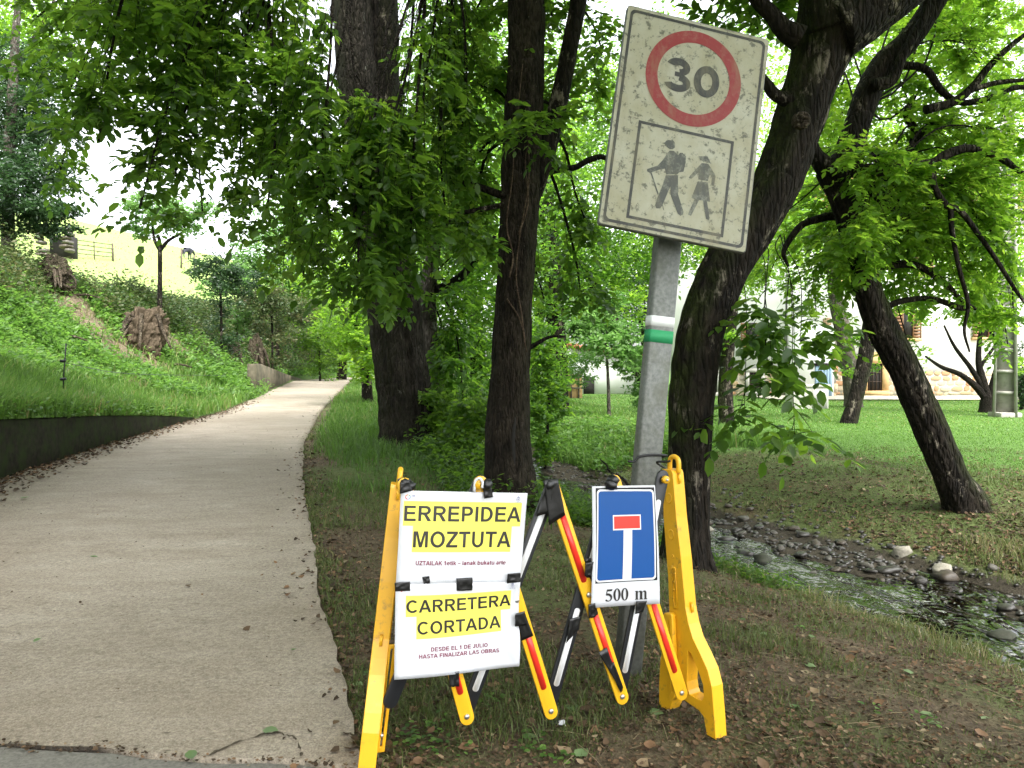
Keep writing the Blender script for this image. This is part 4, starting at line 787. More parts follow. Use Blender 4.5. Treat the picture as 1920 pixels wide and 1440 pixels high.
for (a, b, c, d, s) in [(1684, 1722, 580, 634, 1), (1398, 1418, 605, 645, 0), (1830, 1862, 575, 632, 1), (1560, 1590, 470, 525, 1), (1720, 1750, 455, 510, 1), (1860, 1890, 450, 505, 1)]:
    xa, xb, za, zc = hx(a), hx(b), hz(d), hz(c); mb = MB(); add_box(mb, ((xa + xb) / 2, HY + .16, (za + zc) / 2), xb - xa, .1, zc - za); w = mb.obj('window', M_dark, T)
    for k in (-1, 1):
        sh = MB(); sw = (xb - xa) * .42; xm = (xa + xb) / 2 + k * ((xb - xa) / 2 + (sw / 2 if not s else -sw * .12))
        for q in range(9): add_box(sh, (xm, HY + .08, za + (zc - za) * (q + .5) / 9), sw - .06, .03, (zc - za) / 9 * .7)
        add_box(sh, (xm - sw / 2 + .02, HY + .08, (za + zc) / 2), .05, .05, zc - za); add_box(sh, (xm + sw / 2 - .02, HY + .08, (za + zc) / 2), .05, .05, zc - za); sh.obj('shutter', M_shutter, w)
    fr = MB(); add_box(fr, ((xa + xb) / 2, HY + .1, za - .08), xb - xa + .3, .26, .14); fr.obj('sill', M_ochre, w)
# projecting porch block with blue door and stone quoins
pa, pb, pt = hx(1476), hx(1548), hz(612); py = HY - .9
mb = MB(); add_box(mb, ((pa + pb) / 2, py + .55, (zb + pt) / 2), pb - pa, 1.3, pt - zb); mb.obj('porch', M_plaster, T)
da, db, dt = hx(1513), hx(1544), hz(686); d = MB(); add_box(d, ((da + db) / 2, py - .11, (zb + dt) / 2), db - da, .05, dt - zb); dr = d.obj('door', M_bluedoor, T)
for k in range(6):
    d = MB(); add_box(d, (da + (db - da) * (k + .5) / 6, py - .15, (zb + dt) / 2), (db - da) / 6 - .025, .04, dt - zb - .06); d.obj('plank', M_bluedoor, dr)
d = MB(); add_box(d, ((da + db) / 2, py - .15, dt + .07), db - da + .2, .12, .12); d.obj('lintel', M_dark, dr)
for k in range(9):
    z = zb + .2 + k * (hz(595) - zb) / 9; w = .30 if k % 2 else .2
    q = MB(); add_box(q, (pb + .02 + w / 2 - .1, HY - .05 if k > 6 else py + .2, z), w, .5, (hz(595) - zb) / 9 - .03); q.obj('quoin', M_stones[k % 4], T)
mb = MB(); V, F, _ = tube(np.array([[hx(1476) - .1, HY - .1, zb], [hx(1476) - .1, HY - .1, zt]]), .06, 8); mb.add(V, F); mb.obj('drainpipe', M_galv, T)
# roof with rows of clay tiles
rp = HY + 5.5; rh = zt + 2.7; mb = MB(); rx0, rx1 = x0 - .5, x1 + .5
mb.add([[rx0, HY - .6, zt - .12], [rx1, HY - .6, zt - .12], [rx1, rp, rh], [rx0, rp, rh], [rx0, HY - .6, zt + .02], [rx1, HY - .6, zt + .02], [rx1, rp, rh + .12], [rx0, rp, rh + .12]], [BOXF])
rf = fix_normals(mb.obj('roof', M_tile, T)); tl = MB(); a = np.linspace(0, np.pi, 5); L = np.array([0, rp - HY + .6, rh - zt + .12]); n = nrm(np.array([0, -L[2], L[1]]))
for k in range(64):
    xc = rx0 + .15 + (rx1 - rx0 - .3) * k / 63
    for j in range(5):
        p0 = np.array([xc, HY - .66, zt + .03]) + L * j / 5; p1 = p0 + L * .205 + n * .02; ra, rb = .14, .11
        A = p0 + np.stack([np.cos(a) * ra, 0 * a, 0 * a], -1) + n * (np.sin(a) * ra)[:, None] + n * .03; B = p1 + np.stack([np.cos(a) * rb, 0 * a, 0 * a], -1) + n * (np.sin(a) * rb)[:, None]
        i = np.arange(4); tl.add(np.concatenate([A, B]), [np.stack([i, i + 5, i + 6, i + 1], -1)])
o = tl.obj('roof_tiles', M_tile, rf, True); o['kind'] = 'stuff'
mb = MB(); add_box(mb, (hx(1890), HY + 2, rh - .2), .8, .8, 2.4); add_box(mb, (hx(1890), HY + 2, rh + 1.05), 1.0, 1.0, .15); mb.obj('chimney', M_tile, rf)
# low white shed to the left, with its red roof, and the stone garden wall in front of it
SY = 42.0; T = thing('shed', 'low white shed with sloping red tiled roof, seen behind the sapling', 'shed', (5.0, SY, zb))
pa = P(1072, 752, SY); pb_ = P(1212, 752, SY); zt2 = P(1140, 668, SY)[2]
mb = MB(); V = np.array([[pa[0], SY, zb], [pb_[0], SY, zb], [pb_[0], SY + 4, zb], [pa[0], SY + 4, zb], [pa[0], SY, zt2 + .45], [pb_[0], SY, zt2 - .1], [pb_[0], SY + 4, zt2 - .1], [pa[0], SY + 4, zt2 + .45]]); mb.add(V, [BOXF]); mb.obj('wall', M_plaster, T)
V2 = V[4:] + [[-.3, -.4, .04], [.5, -.4, .0], [.5, .3, .0], [-.3, .3, .04]]; mb = MB(); mb.add(np.concatenate([V2, V2 + [0, 0, .14]]), [BOXF]); rf = mb.obj('roof', M_tile, T)
for k in range(13):
    mb = MB(); p = V2[0] + (V2[1] - V2[0]) * (k + .5) / 13; tV, tF, _ = tube(np.array([p + [0, -.06, .16], p + [0, 4.6, .16]]), .12, 6); mb.add(tV, tF); mb.obj('tile', M_tile, rf, True)
mb = MB(); add_box(mb, (P(1104, 740, SY)[0], SY - .03, .35), .6, .08, 1.1); mb.obj('door', M_dark, T)
T = thing('garden_wall', 'short ochre garden wall with a wooden rail left of the shed', 'wall', P(1070, 755, 36))
pa = P(1036, 760, 36); pb_ = P(1092, 760, 36); mb = MB(); add_box(mb, ((pa[0] + pb_[0]) / 2, 36.2, .45), pb_[0] - pa[0], .3, 1.3); mb.obj('wall', M_ochre, T)
for k in range(4):
    mb = MB(); add_box(mb, (pa[0] + (pb_[0] - pa[0]) * (k + .5) / 4, 35.98, .5), .07, .08, 1.5); mb.obj('post', M_wood, T)
for k in range(2):
    mb = MB(); add_box(mb, ((pa[0] + pb_[0]) / 2, 35.9, .45 + k * .55), pb_[0] - pa[0] + .1, .05, .08); mb.obj('rail', M_wood, T)
# gravel path before the house
xs = np.linspace(P(1440, 700, 34)[0], 34, 60); V = []
for k in np.linspace(0, 1, 4): yv = 33.2 + 4.3 * k + (xs - xs[0]) * 0; V.append(np.stack([xs, yv, np.maximum(terrain(xs, yv), -.1) + .05], -1))
V = np.array(V); m_ = 60; i = (np.arange(3)[:, None] * m_ + np.arange(m_ - 1)[None]).ravel()
tag(build('gravel_path', V.reshape(-1, 3), [np.stack([i, i + 1, i + m_ + 1, i + m_], -1)], M_gravel), 'pale gravel path in front of the white house', None, None, 'structure')
# concrete meter box on the lawn
b = P(1512, 770, 26.5); zc = tz(b[0], b[1]); T = thing('meter_box', 'pale concrete meter box with a lid on the lawn below the blue door', 'utility box', (b[0], b[1], zc))
mb = MB(); add_box(mb, (b[0], b[1], zc + .33), 1.22, .8, .86); bevel(mb.obj('body', M_boxconc, T), .015)
mb = MB(); add_box(mb, (b[0], b[1], zc + .80), 1.32, .9, .09); bevel(mb.obj('lid', M_boxconc, T), .015)
mb = MB(); add_box(mb, (b[0] + .30, b[1] - .408, zc + .36), .52, .02, .66); mb.obj('door', M_boxconc, T)
# concrete power pole with hollow panels
b = P(1884, 775, 22); zc = tz(b[0], b[1]); T = thing('utility_pole', 'concrete utility pole with hollow panels on the lawn at the right', 'utility pole', (b[0], b[1], zc))
mb = MB(); h = 9.0; bx, by = b[0], b[1]; w0, w1 = .27, .16
def ppole(k, z): w = w0 + (w1 - w0) * z / h; return w
for sgn in (-1, 1):
    V = []
    for z in (-.3, h): w = ppole(0, max(z, 0)); V += [[bx + sgn * w - .04 + .04 * 0, by - w * .8, zc + z], [bx + sgn * w + .04, by - w * .8, zc + z], [bx + sgn * w + .04, by + w * .8, zc + z], [bx + sgn * w - .04, by + w * .8, zc + z]]
    mb.add(V, [BOXF])
k = 0
for z in np.arange(0, h, .62):
    w = ppole(0, z + .1); add_box(mb, (bx, by, zc + z + .09), 2 * w - .08, w * 1.1, .09)
V = []
for z in (-.3, h): w = ppole(0, max(z, 0)); V += [[bx - w + .04, by - .03, zc + z], [bx + w - .04, by - .03, zc + z], [bx + w - .04, by + .03, zc + z], [bx - w + .04, by + .03, zc + z]]
mb.add(V, [BOXF]); o = mb.obj('shaft', M_poleconc, T); o.rotation_euler = (0, 0, 0)
R_ = R(-32); c_, s_ = math.cos(R_), math.sin(R_); me = o.data
co = np.empty(len(me.vertices) * 3, np.float32); me.vertices.foreach_get('co', co); co = co.reshape(-1, 3); xx, yy = co[:, 0] - bx, co[:, 1] - by; co[:, 0], co[:, 1] = bx + c_ * xx - s_ * yy, by + s_ * xx + c_ * yy; me.vertices.foreach_set('co', co.ravel()); me.update()
mb = MB(); add_box(mb, (bx, by, zc + .06), .62, .62, .16); bevel(mb.obj('footing', M_poleconc, T), .02)
# sawn logs and a flat stone on the grassy bank
for j, (u, v, l, r, lab) in enumerate([(1092, 778, .75, .085, 'sawn log lying nearest the flat stone on the bank'), (1118, 776, .8, .09, 'sawn log lying in the middle of the three on the bank'), (1140, 779, .6, .07, 'sawn log under the sapling, darker at its end')]):
    b = P(u, v, 18.5); z = tz(b[0], b[1]); V, F, D = tube(np.array([[b[0] - l / 2, b[1] + .15, z + r], [b[0], b[1], z + r * 1.2], [b[0] + l / 2, b[1] - .1, z + r * .9]]), [r, r * 1.05, r * .9], 9); tag(build('log', V, F, M_log), lab, 'log', 'sawn logs on the bank')
b = P(1082, 784, 18); put(stone_mesh('slab', 31, M_palestone, .6), 'stone_slab', (b[0], b[1], tz(b[0], b[1]) + .06), (.45, .3, .14), .2, 'pale flat stone slab beside the sawn logs', 'rock')

# ------------------------------------------------------------------ things on the left-hand bank
def root_plate(label, uv, d, sx, sy, sz, seed, roots, lean=(0, 0, 0), mat=None):
    c = uvground(*uv) if d is None else P(*uv, d); z = tz(c[0], c[1]); c[2] = z; t = thing('tree_stump', label, 'stump', c); g = np.random.default_rng(seed)
    V, F = ico(6); V = V.copy(); r = 1 + (fbm(V * 1.7 + seed, seed, 5) - .5) * 1.5 + (np.abs(2 * fbm(V * 5 + seed, seed + 2, 3) - 1) - .25) * .32 + (1 - np.abs(2 * vnoise(np.c_[V[:, :2] * 4, V[:, 2] * .8] + seed, seed + 1) - 1)) * .22 - .12
    V = V * r[:, None]; V[:, 0] += V[:, 2] * lean[0]; V[:, 1] += V[:, 2] * lean[1]; V = V * [sx, sy, sz] + c + [0, 0, sz * .45]
    build('root_mass', V, [F], mat or M_root, t, {'moss': sstep(.2, .9, r * 0 + (V[:, 2] - z) / (sz * 1.6)) * .3}, True)
    for k in range(roots):
        a = g.uniform(0, 2 * np.pi); e = np.array([math.cos(a) * sx, math.sin(a) * sy * .7 - .1, 0]); p = [c + [0, 0, sz * .9] + e * .3, c + e * .85 + [0, -.05, sz * g.uniform(.7, 1.2)], c + e * g.uniform(1.2, 1.6) + [0, -.1, sz * g.uniform(.1, .6)], c + e * g.uniform(1.5, 2.1) + [0, -.12, -.1]]
        V, F, D = tube(spline(p, 14), np.linspace(.07, .02, 14) * (sz / .6) ** .5 * g.uniform(.6, 1.2), 7, barkdisp(.2, 3, 5, seed + k)); build('root', V, F, M_root, t, {'moss': np.zeros(len(V))}, True)
    n_ = 26; a = g.uniform(0, 6.28, n_); rr = g.uniform(.5, 1.25, n_); OVERGROWN.append(np.stack([c[0] + np.cos(a) * rr * sx, c[1] + np.sin(a) * rr * sy * .8 - .1], -1)); return t
OVERGROWN = []
root_plate('weathered tree stump with pale bare roots near the top of the bank', (100, 538), None, .46, .42, .50, 3, 12)
root_plate('big upturned root mass clad in dry earth in the middle of the bank', (268, 648), None, .55, .5, .78, 5, 12, (.25, 0), M_earth)
root_plate('narrow broken stump with a pale split face, farther along the bank', (440, 688), None, .26, .3, .66, 8, 8, (-.3, 0))
root_plate('tall torn stump with hanging root beside the far retaining wall', (484, 702), None, .34, .34, .95, 9, 8, (-.1, 0))
rs = random.Random(61)
for (u, v, lab) in [(150, 560, 'pale broken root lying on the bare earth near the top of the bank'), (215, 585, 'bare root sticking out of the scar beside the upturned root mass'), (120, 640, 'pale split branch lying low on the bank near the wire stake'), (330, 690, 'dry branch lying among the weeds below the upturned root mass'), (390, 668, 'thin dead branch on the bank near the narrow broken stump')]:
    c = uvground(u, v); a = rs.uniform(-.6, .6); L = rs.uniform(.35, .7); p = [c + [-L * math.cos(a), -L * math.sin(a) * .4, .04], c + [-.2 * L, .05, .10 * L + .05], c + [.4 * L, 0, .14 * L + .03], c + [L * math.cos(a), L * math.sin(a) * .4, .02]]
    V, F, _ = tube(spline(p, 16), np.linspace(.05, .018, 16), 7, barkdisp(.2, 3, 5, u)); tag(build('dead_branch', V, F, M_root, None, {'moss': np.zeros(len(V))}, True), lab, 'branch')
OG = np.concatenate(OVERGROWN)
# collapsed field shelter beside the gate
c = uvground(108, 482); K = 2.0; T = thing('stone_shelter', 'tumbledown dark stone shelter under the evergreen beside the field gate', 'shelter', c)
rs = random.Random(5); mb = MB(); add_box(mb, c + [0, .4 * K, .35 * K], .75 * K, .5 * K, .9 * K); mb.obj('opening_shade', M_dark, T)  # solid block, the shade of the hollow is put into its dark colour
for k in range(26):
    px = rs.choice([-.48, .48, -.4, .42]) + rs.uniform(-.1, .1) if k < 18 else rs.uniform(-.5, .6); pz = (k % 6) * .15 + .05 if k < 18 else .88 + rs.uniform(0, .1)
    o = bpy.data.objects.new('stone', slabs[rs.randrange(12)]); COL.objects.link(o); o.parent = T; o.location = (px * K, (-.05 + rs.uniform(-.05, .05)) * K, pz * K); o.scale = (rs.uniform(.2, .36) * K, .3 * K, .15 * K); o.material_slots[0].link = 'OBJECT'; o.material_slots[0].material = M_cobbles[1 + k % 2]; o.rotation_euler = (0, rs.uniform(-.15, .15), 0)
# field gate and posts
def post(name, label, p, r, h, lean=0, cat='post', mat=None, parent=None, group=None):
    z = tz(p[0], p[1]); V, F, D = tube(np.array([[p[0], p[1], z - .2], [p[0] + lean * .5, p[1], z + h * .5], [p[0] + lean, p[1], z + h]]), [r, r, r * .85], 7)
    o = build(name, V, F, mat or M_wood, parent)
    return o if parent else tag(o, label, cat, group)
a, b = uvground(140, 482), uvground(212, 490); za = tz(a[0], a[1]); T = thing('field_gate', 'dark metal bar gate standing before the bright meadow', 'gate', (a[0], a[1], za))
for p, r, h in ((a, .12, 1.75), (a + [-.4, .2, 0], .14, 1.9), ((a + b) / 2, .05, 1.5), (b, .09, 1.5)): post('post', '', p, r, h, -.03, parent=T)
for k in range(4):
    zz = .32 + .34 * k; q0 = np.array([a[0], a[1], za + zz]); q1 = np.array([b[0], b[1], tz(b[0], b[1]) + zz + .02]); V, F, _ = tube(np.array([q0, (q0 + q1) / 2, q1]), .035, 6); build('rail', V, F, M_iron, T)
post('fence_post', 'tall weathered fence post on the bright hillside before the horse', uvground(340, 503), .09, 1.8, .03, group='posts of the field fence'); post('fence_post', 'short weathered fence post on the bright hillside, the right one of the two', uvground(365, 508), .09, 1.4, -.03, group='posts of the field fence')
# thin electric-fence stake with wire on the near verge
p = P(119, 735, 11.6); z = tz(p[0], p[1]); T = thing('electric_fence_stake', 'thin black electric fence stake with insulator in the tall grass', 'fence stake', (p[0], p[1], z))
V, F, _ = tube(np.array([[p[0] - .02, p[1], z - .2], [p[0] + .01, p[1], z + .4], [p[0] + .05, p[1], z + .85]]), .011, 6); build('stake', V, F, M_black, T)
for hz_ in (.30, .58): V, F, _ = tube(np.array([[p[0] - .03, p[1] - .02, z + hz_], [p[0] + .05, p[1] - .02, z + hz_ + .01]]), .022, 8); build('insulator', V, F, M_black, T)
q = P(250, 695, 16); q[2] = tz(q[0], q[1]) + .5; q2 = P(420, 700, 24); V, F, _ = tube(spline([[p[0], p[1] - .02, z + .56], q, [q2[0], q2[1], tz(q2[0], q2[1]) + .5]], 16), .005, 4); build('wire', V, F, M_black, T)
# grazing animal on the skyline meadow
c = uvground(350, 484)
def skin(name, joints, edges, radii, mat, parent=None, sub=2):
    me = bpy.data.meshes.new(name); me.from_pydata([tuple(j) for j in joints], edges, []); o = link(name, me, parent); me.materials.append(mat)
    md = o.modifiers.new('skin', 'SKIN'); sv = me.skin_vertices[0].data
    for v, r in zip(sv, radii): v.radius = (r, r)
    sv[0].use_root = True; s2m = o.modifiers.new('sub', 'SUBSURF'); s2m.levels = s2m.render_levels = sub; md.use_smooth_shade = True; return o
J = [(0, 0, 1.1), (.55, 0, 1.12), (-.5, 0, 1.12), (.9, 0, 1.2), (1.2, 0, .85), (1.38, 0, .5), (.5, .16, .75), (.5, .16, .38), (.5, .17, 0), (.5, -.16, .75), (.52, -.16, .38), (.5, -.17, 0), (-.5, .17, .8), (-.62, .17, .45), (-.58, .17, 0), (-.5, -.17, .8), (-.62, -.17, .45), (-.58, -.17, 0), (-.72, 0, 1.0), (-.78, 0, .55)]
E_ = [(0, 1), (0, 2), (1, 3), (3, 4), (4, 5), (1, 6), (6, 7), (7, 8), (1, 9), (9, 10), (10, 11), (2, 12), (12, 13), (13, 14), (2, 15), (15, 16), (16, 17), (2, 18), (18, 19)]
a_ = R(68); J = [(c[0] + (x * math.cos(a_) - y_ * math.sin(a_)) * .8, c[1] + (x * math.sin(a_) + y_ * math.cos(a_)) * .8, c[2] + z_ * .8 - .05) for x, y_, z_ in J]
tag(skin('horse', J, E_, [.24, .24, .25, .16, .11, .07, .12, .06, .05, .12, .06, .05, .14, .065, .05, .14, .065, .05, .05, .04], M_horse), 'dark horse grazing far off on the meadow skyline', 'horse')

# ------------------------------------------------------------------ grass, weeds, litter
def scatter(N, y0, y1, xf, seed, pw=1.0):
    g = np.random.default_rng(seed); y = y0 * (y1 / y0) ** g.random(N); lo, hi = xf(y); x = lo + (hi - lo) * g.random(N); return x, y, g
def lz(x, y): return np.where(x < xL(y), terrain(x, y, True), terrain(x, y))
def view(y): return -.74 * y - .5, .74 * y + .5
def blades(name, label, x, y, h, w, mat, seed, lean=.5, tint=None, zoff=-.01):
    g = np.random.default_rng(seed); N = len(x); z = lz(x, y) + zoff; a = g.uniform(0, 2 * np.pi, N); b = g.uniform(0, 2 * np.pi, N); l = g.uniform(.1, 1, N) * lean
    base = np.stack([x, y, z], -1); sd = np.stack([np.cos(a), np.sin(a), 0 * a], -1) * (w / 2)[:, None]; ld = np.stack([np.cos(b), np.sin(b), 0 * b], -1)
    mid = base + UP * (h * .6)[:, None] + ld * (h * l * .35)[:, None]; tip = base + UP * (h * (1 - l * .35))[:, None] + ld * (h * l)[:, None]
    V = np.stack([base - sd, base + sd, mid + sd * .7, mid - sd * .7, tip], 1).reshape(-1, 3); o = np.arange(N)[:, None] * 5
    t = g.random(N) if tint is None else np.clip(tint + g.normal(0, .18, N), 0, 1)
    return tag(build(name, V, [o + np.array([[0, 1, 2, 3]]), o + np.array([[3, 2, 4]])], mat, None, {'tint': np.repeat(t, 5)}), label, None, None, 'stuff')
# left verge: tall lush grass
x, y, g_ = scatter(90000, 6, 30, lambda y: (-.74 * y - .5, xL(y) - .02), 1); s2 = xL(y) - x
k = (s2 > .0) & (s2 < 3.4 - 1.8 * sstep(13, 24, y) + (n2(x, y, .5, 71) - .5) * 2) & (x > -.76 * y - 1); x, y, s2 = x[k], y[k], s2[k]
blades('verge_grass', 'tall bright grass above the mossy wall', x, y, g_.uniform(.10, .30, len(x)) * (1 + .3 * (s2 < .3)), .006 + .0011 * y * g_.uniform(.6, 1.4, len(x)), M_grass, 2, .7, np.clip(.50 + (n2(x, y, .8, 72) - .3) * .7, 0, .9))  # tint lifted on this verge, putting some of its daylight into the colour
x, y, g_ = scatter(900, 5.5, 17, lambda y: (xL(y) - .40, xL(y) + .0), 2)
OVER = (x, y)
# bank: mixed herbs and grass
def weeds(name, label, x, y, hmax, ll, mat, seed, per=6, tq=None):
    g = np.random.default_rng(seed); N = len(x); k = np.repeat(np.arange(N), per); z = lz(x, y); M = len(k); hh = g.uniform(.3, 1, N) * hmax
    rr = hh[k] * .7; p = np.stack([x[k] + g.normal(0, 1, M) * rr * .5, y[k] + g.normal(0, 1, M) * rr * .5, z[k] + g.random(M) * hh[k]], -1); a = g.uniform(0, 2 * np.pi, M)
    d = np.stack([np.cos(a), np.sin(a), g.normal(.25, .35, M)], -1); tint = np.clip((g.random(N)[k] if tq is None else np.clip((n2(x, y, 1.7, 91)[k] - .3) * 2.2, 0, 1)) * .6 + g.random(M) * .4, 0, 1); l = ll[k] * g.uniform(.6, 1.3, M)
    V, F, T_ = leaves(p, d, UP + g.normal(0, .45, (M, 3)), l, l * .55, TA, tint); return tag(build(name, V, F, mat, None, {'tint': T_}), label, None, None, 'stuff')
weeds('wall_top_weeds', 'leafy weeds hanging over the top of the mossy wall', OVER[0], OVER[1], .22, .03 + .004 * OVER[1], M_weed, 3, 6)
x, y, g_ = scatter(30000, 9, 34, lambda y: (-.74 * y - .5, xL(y)), 3); s2 = xL(y) - x; q = n2(x, y, .55, 73)
k = (s2 > 1.6 - 1.3 * sstep(15, 23, y)) & (s2 < 6.5) & (q > .40) & (g_.random(len(x)) > scar(x, y) * .93) & (x > -.76 * y - 1); x, y = x[k], y[k]
weeds('bank_weeds', 'bright nettles and herbs over the earth bank', x, y, .32, .035 + .0045 * y, M_weed, 4, 7)
x, y, g_ = scatter(46000, 9, 40, lambda y: (-.74 * y - .5, xL(y)), 5); s2 = xL(y) - x; q = n2(x, y, .6, 75)
k = (s2 > 1.2 - sstep(15, 22, y)) & (s2 < 8) & (q > .36) & (g_.random(len(x)) > scar(x, y) * .85); x, y = x[k], y[k]
blades('bank_grass', 'rough mixed grass on the earth bank', x, y, g_.uniform(.12, .42, len(x)), .005 + .0012 * y * g_.uniform(.6, 1.4, len(x)), M_grass, 6, .9)
x, y, g_ = scatter(260, 24.5, 28.5, lambda y: (xL(y) - 1.2, xL(y) + .1), 45); OG = np.concatenate([OG, np.stack([x, y], -1)])
weeds('stump_weeds', 'weeds growing up round the old stumps and the end of the far wall', OG[:, 0], OG[:, 1], .55, np.full(len(OG), .11), M_weed, 44, 9)
# brambles along the upper bank, beyond the stumps
x, y, g_ = scatter(30000, 15, 60, lambda y: (xL(y) - 8.5, xL(y) - .5), 7); s2 = xL(y) - x; top = 4.3 - 3.5 * sstep(19, 27, y)
q = n2(x, y, .6, 78); k = (s2 > top + (n2(x, y, .5, 77) - .5) * 2.4) & (s2 < top + 3.4 + .8 * sstep(19, 27, y)) & (q > .36) & (g_.random(len(x)) > scar(x, y)); x, y, q = x[k], y[k], q[k]
weeds('brambles', 'dark olive brambles covering the upper bank along the lane', x, y, .35 + 2.6 * np.clip(q - .36, 0, .4), .045 + .0030 * y, M_bramble, 8, 9, q)
x, y, g_ = scatter(6000, 24, 62, lambda y: (xL(y) - 5.0, xL(y) - .4), 9); s2 = xL(y) - x
weeds('bank_herbs', 'fresh green herbs along the foot of the far bank', x[s2 < 2.2], y[s2 < 2.2], .5, .06 + .003 * y[s2 < 2.2], M_weed, 10, 8)
# dry stalks
x, y, g_ = scatter(5200, 13, 26, lambda y: (-.74 * y, xL(y) - 1.2), 11); s2 = xL(y) - x; k = (scar(x, y) > .25)
blades('dry_stalks', 'dry stalks and root fibres on the bare earth', x[k], y[k], g_.uniform(.1, .5, k.sum()), np.full(k.sum(), .012), M_straw, 12, 1.6)
# meadow on the hill
x, y, g_ = scatter(4000, 22, 95, lambda y: (-.76 * y, xL(y) - 7), 13); blades('meadow_grass', 'sunlit hay meadow on the hill', x, y, g_.uniform(.08, .2, len(x)), .01 + .0016 * y, M_straw, 14, .9, np.full(len(x), .8))
# right verge
x, y, g_ = scatter(60000, 3.2, 40, lambda y: (xR(y) + .02, np.interp(y, _ys, _xs) - .6), 15); s = x - xR(y); t = sdist(x, y); q = n2(x, y, 1.0, 79)
dens = sstep(7.0, 11.0, y + (q - .5) * 6) * sstep(.15, .7, s + (q - .5) * .6) * (1 - .75 * sstep(1.6, 2.6, s) * sstep(13, 9, y)); k = g_.random(len(x)) < dens; x, y = x[k], y[k]
blades('verge_grass', 'soft green grass on the verge round the massive trunk', x, y, g_.uniform(.10, .34, len(x)) * (.6 + .5 * sstep(9, 14, y)), .004 + .0011 * y * g_.uniform(.6, 1.4, len(x)), M_grass, 16, .9, np.clip(.1 + .5 * sstep(9, 16, y) + g_.normal(0, .1, len(x)), 0, 1))
# thin woodland grass on the near soil and both stream banks
x, y, g_ = scatter(140000, 1.75, 14, lambda y: (xR(y) + .01, .72 * y + .6), 17); t = sdist(x, y); q = n2(x, y, 1.3, 81) * .6 + n2(x, y, 5, 82) * .4
lip = np.exp(-((t + 1.05) / .28) ** 2) + np.exp(-((t - 1.5) / .35) ** 2) * .8
dens = np.clip(sstep(.42, .60, q) * .95 + .09 + lip * .7, 0, 1) * (np.abs(t + .0) > .85) * (x > xR(y)); k = g_.random(len(x)) < dens; x, y, lip = x[k], y[k], lip[k]
blades('woodland_grass', 'thin woodland grass among the fallen leaves', x, y, g_.uniform(.015, .065, len(x)) * (1 + 1.4 * lip) * (.7 + .8 * sstep(.45, .65, n2(x, y, 1.3, 81))), .0016 + .0009 * y * g_.uniform(.6, 1.3, len(x)), M_grass_dim, 18, 1.1, np.clip(.25 + .5 * lip + g_.normal(0, .2, len(x)), 0, 1))
x, y, g_ = scatter(3200, 2.2, 16, lambda y: (xR(y) - .02, xR(y) + .16), 61); k = n2(x, y, 2, 92) > .56; x, y = x[k], y[k]
blades('edge_grass', 'tufts of grass leaning over the edge of the lane', x, y, g_.uniform(.02, .07, len(x)), .0025 + .001 * y, M_grass_dim, 62, 1.2)
# lawn
x, y, g_ = scatter(130000, 8, 40, lambda y: (np.interp(y, _ys, _xs) + 1.3, .74 * y + .5), 19); t = sdist(x, y); q = n2(x, y, .8, 83)
k = g_.random(len(x)) < np.clip(.12 + sstep(2.9, 5.8, t + (q - .5) * 4 + sstep(11, 17, y) * 2.5), 0, 1); x, y, t, q = x[k], y[k], t[k], q[k]
blades('lawn_grass', 'mown lawn between the stream and the house', x, y, g_.uniform(.015, .036, len(x)) * (1 + .6 * sstep(12, 20, y)), .0025 + .0012 * y * g_.uniform(.6, 1.3, len(x)), M_grass, 20, 1.0, np.clip(.15 + .35 * sstep(10, 22, y) + q * .3, 0, 1))
# lush bank of the stream left of the sign
x, y, g_ = scatter(26000, 13.5, 28, lambda y: (np.interp(y, _ys, _xs) + .8, np.interp(y, _ys, _xs) + 4.6), 21); q = n2(x, y, .8, 85); t = sdist(x, y)
blades('stream_bank_grass', 'lush grass on the bank of the stream behind the sign', x, y, g_.uniform(.10, .36, len(x)), .005 + .0011 * y, M_grass, 22, 1.0, np.clip(.3 + q * .6, 0, 1))
x, y, g_ = scatter(1500, 13, 22, lambda y: (np.interp(y, _ys, _xs) + .9, np.interp(y, _ys, _xs) + 3.0), 23); weeds('stream_bank_weeds', 'leafy plants on the bank of the stream', x, y, .3, .03 + .004 * y, M_weed, 24, 8)
# undergrowth between the trunks and along the near edge of the stream
x, y, g_ = scatter(2600, 8.0, 17, lambda y: (xR(y) + 1.7, np.interp(y, _ys, _xs) - 1.0), 25); weeds('undergrowth', 'dark undergrowth between the two nearest trunks', x, y, .38, .03 + .004 * y, M_leaf_dark, 26, 8)
x, y, g_ = scatter(800, 6.0, 9.5, lambda y: (np.interp(y, _ys, _xs) - 1.5, np.interp(y, _ys, _xs) - .95), 27); weeds('stream_edge_plants', 'small dark plants on the lip of the stream bank', x, y, .14, .022 + .003 * y, M_leaf_dark, 28, 7)
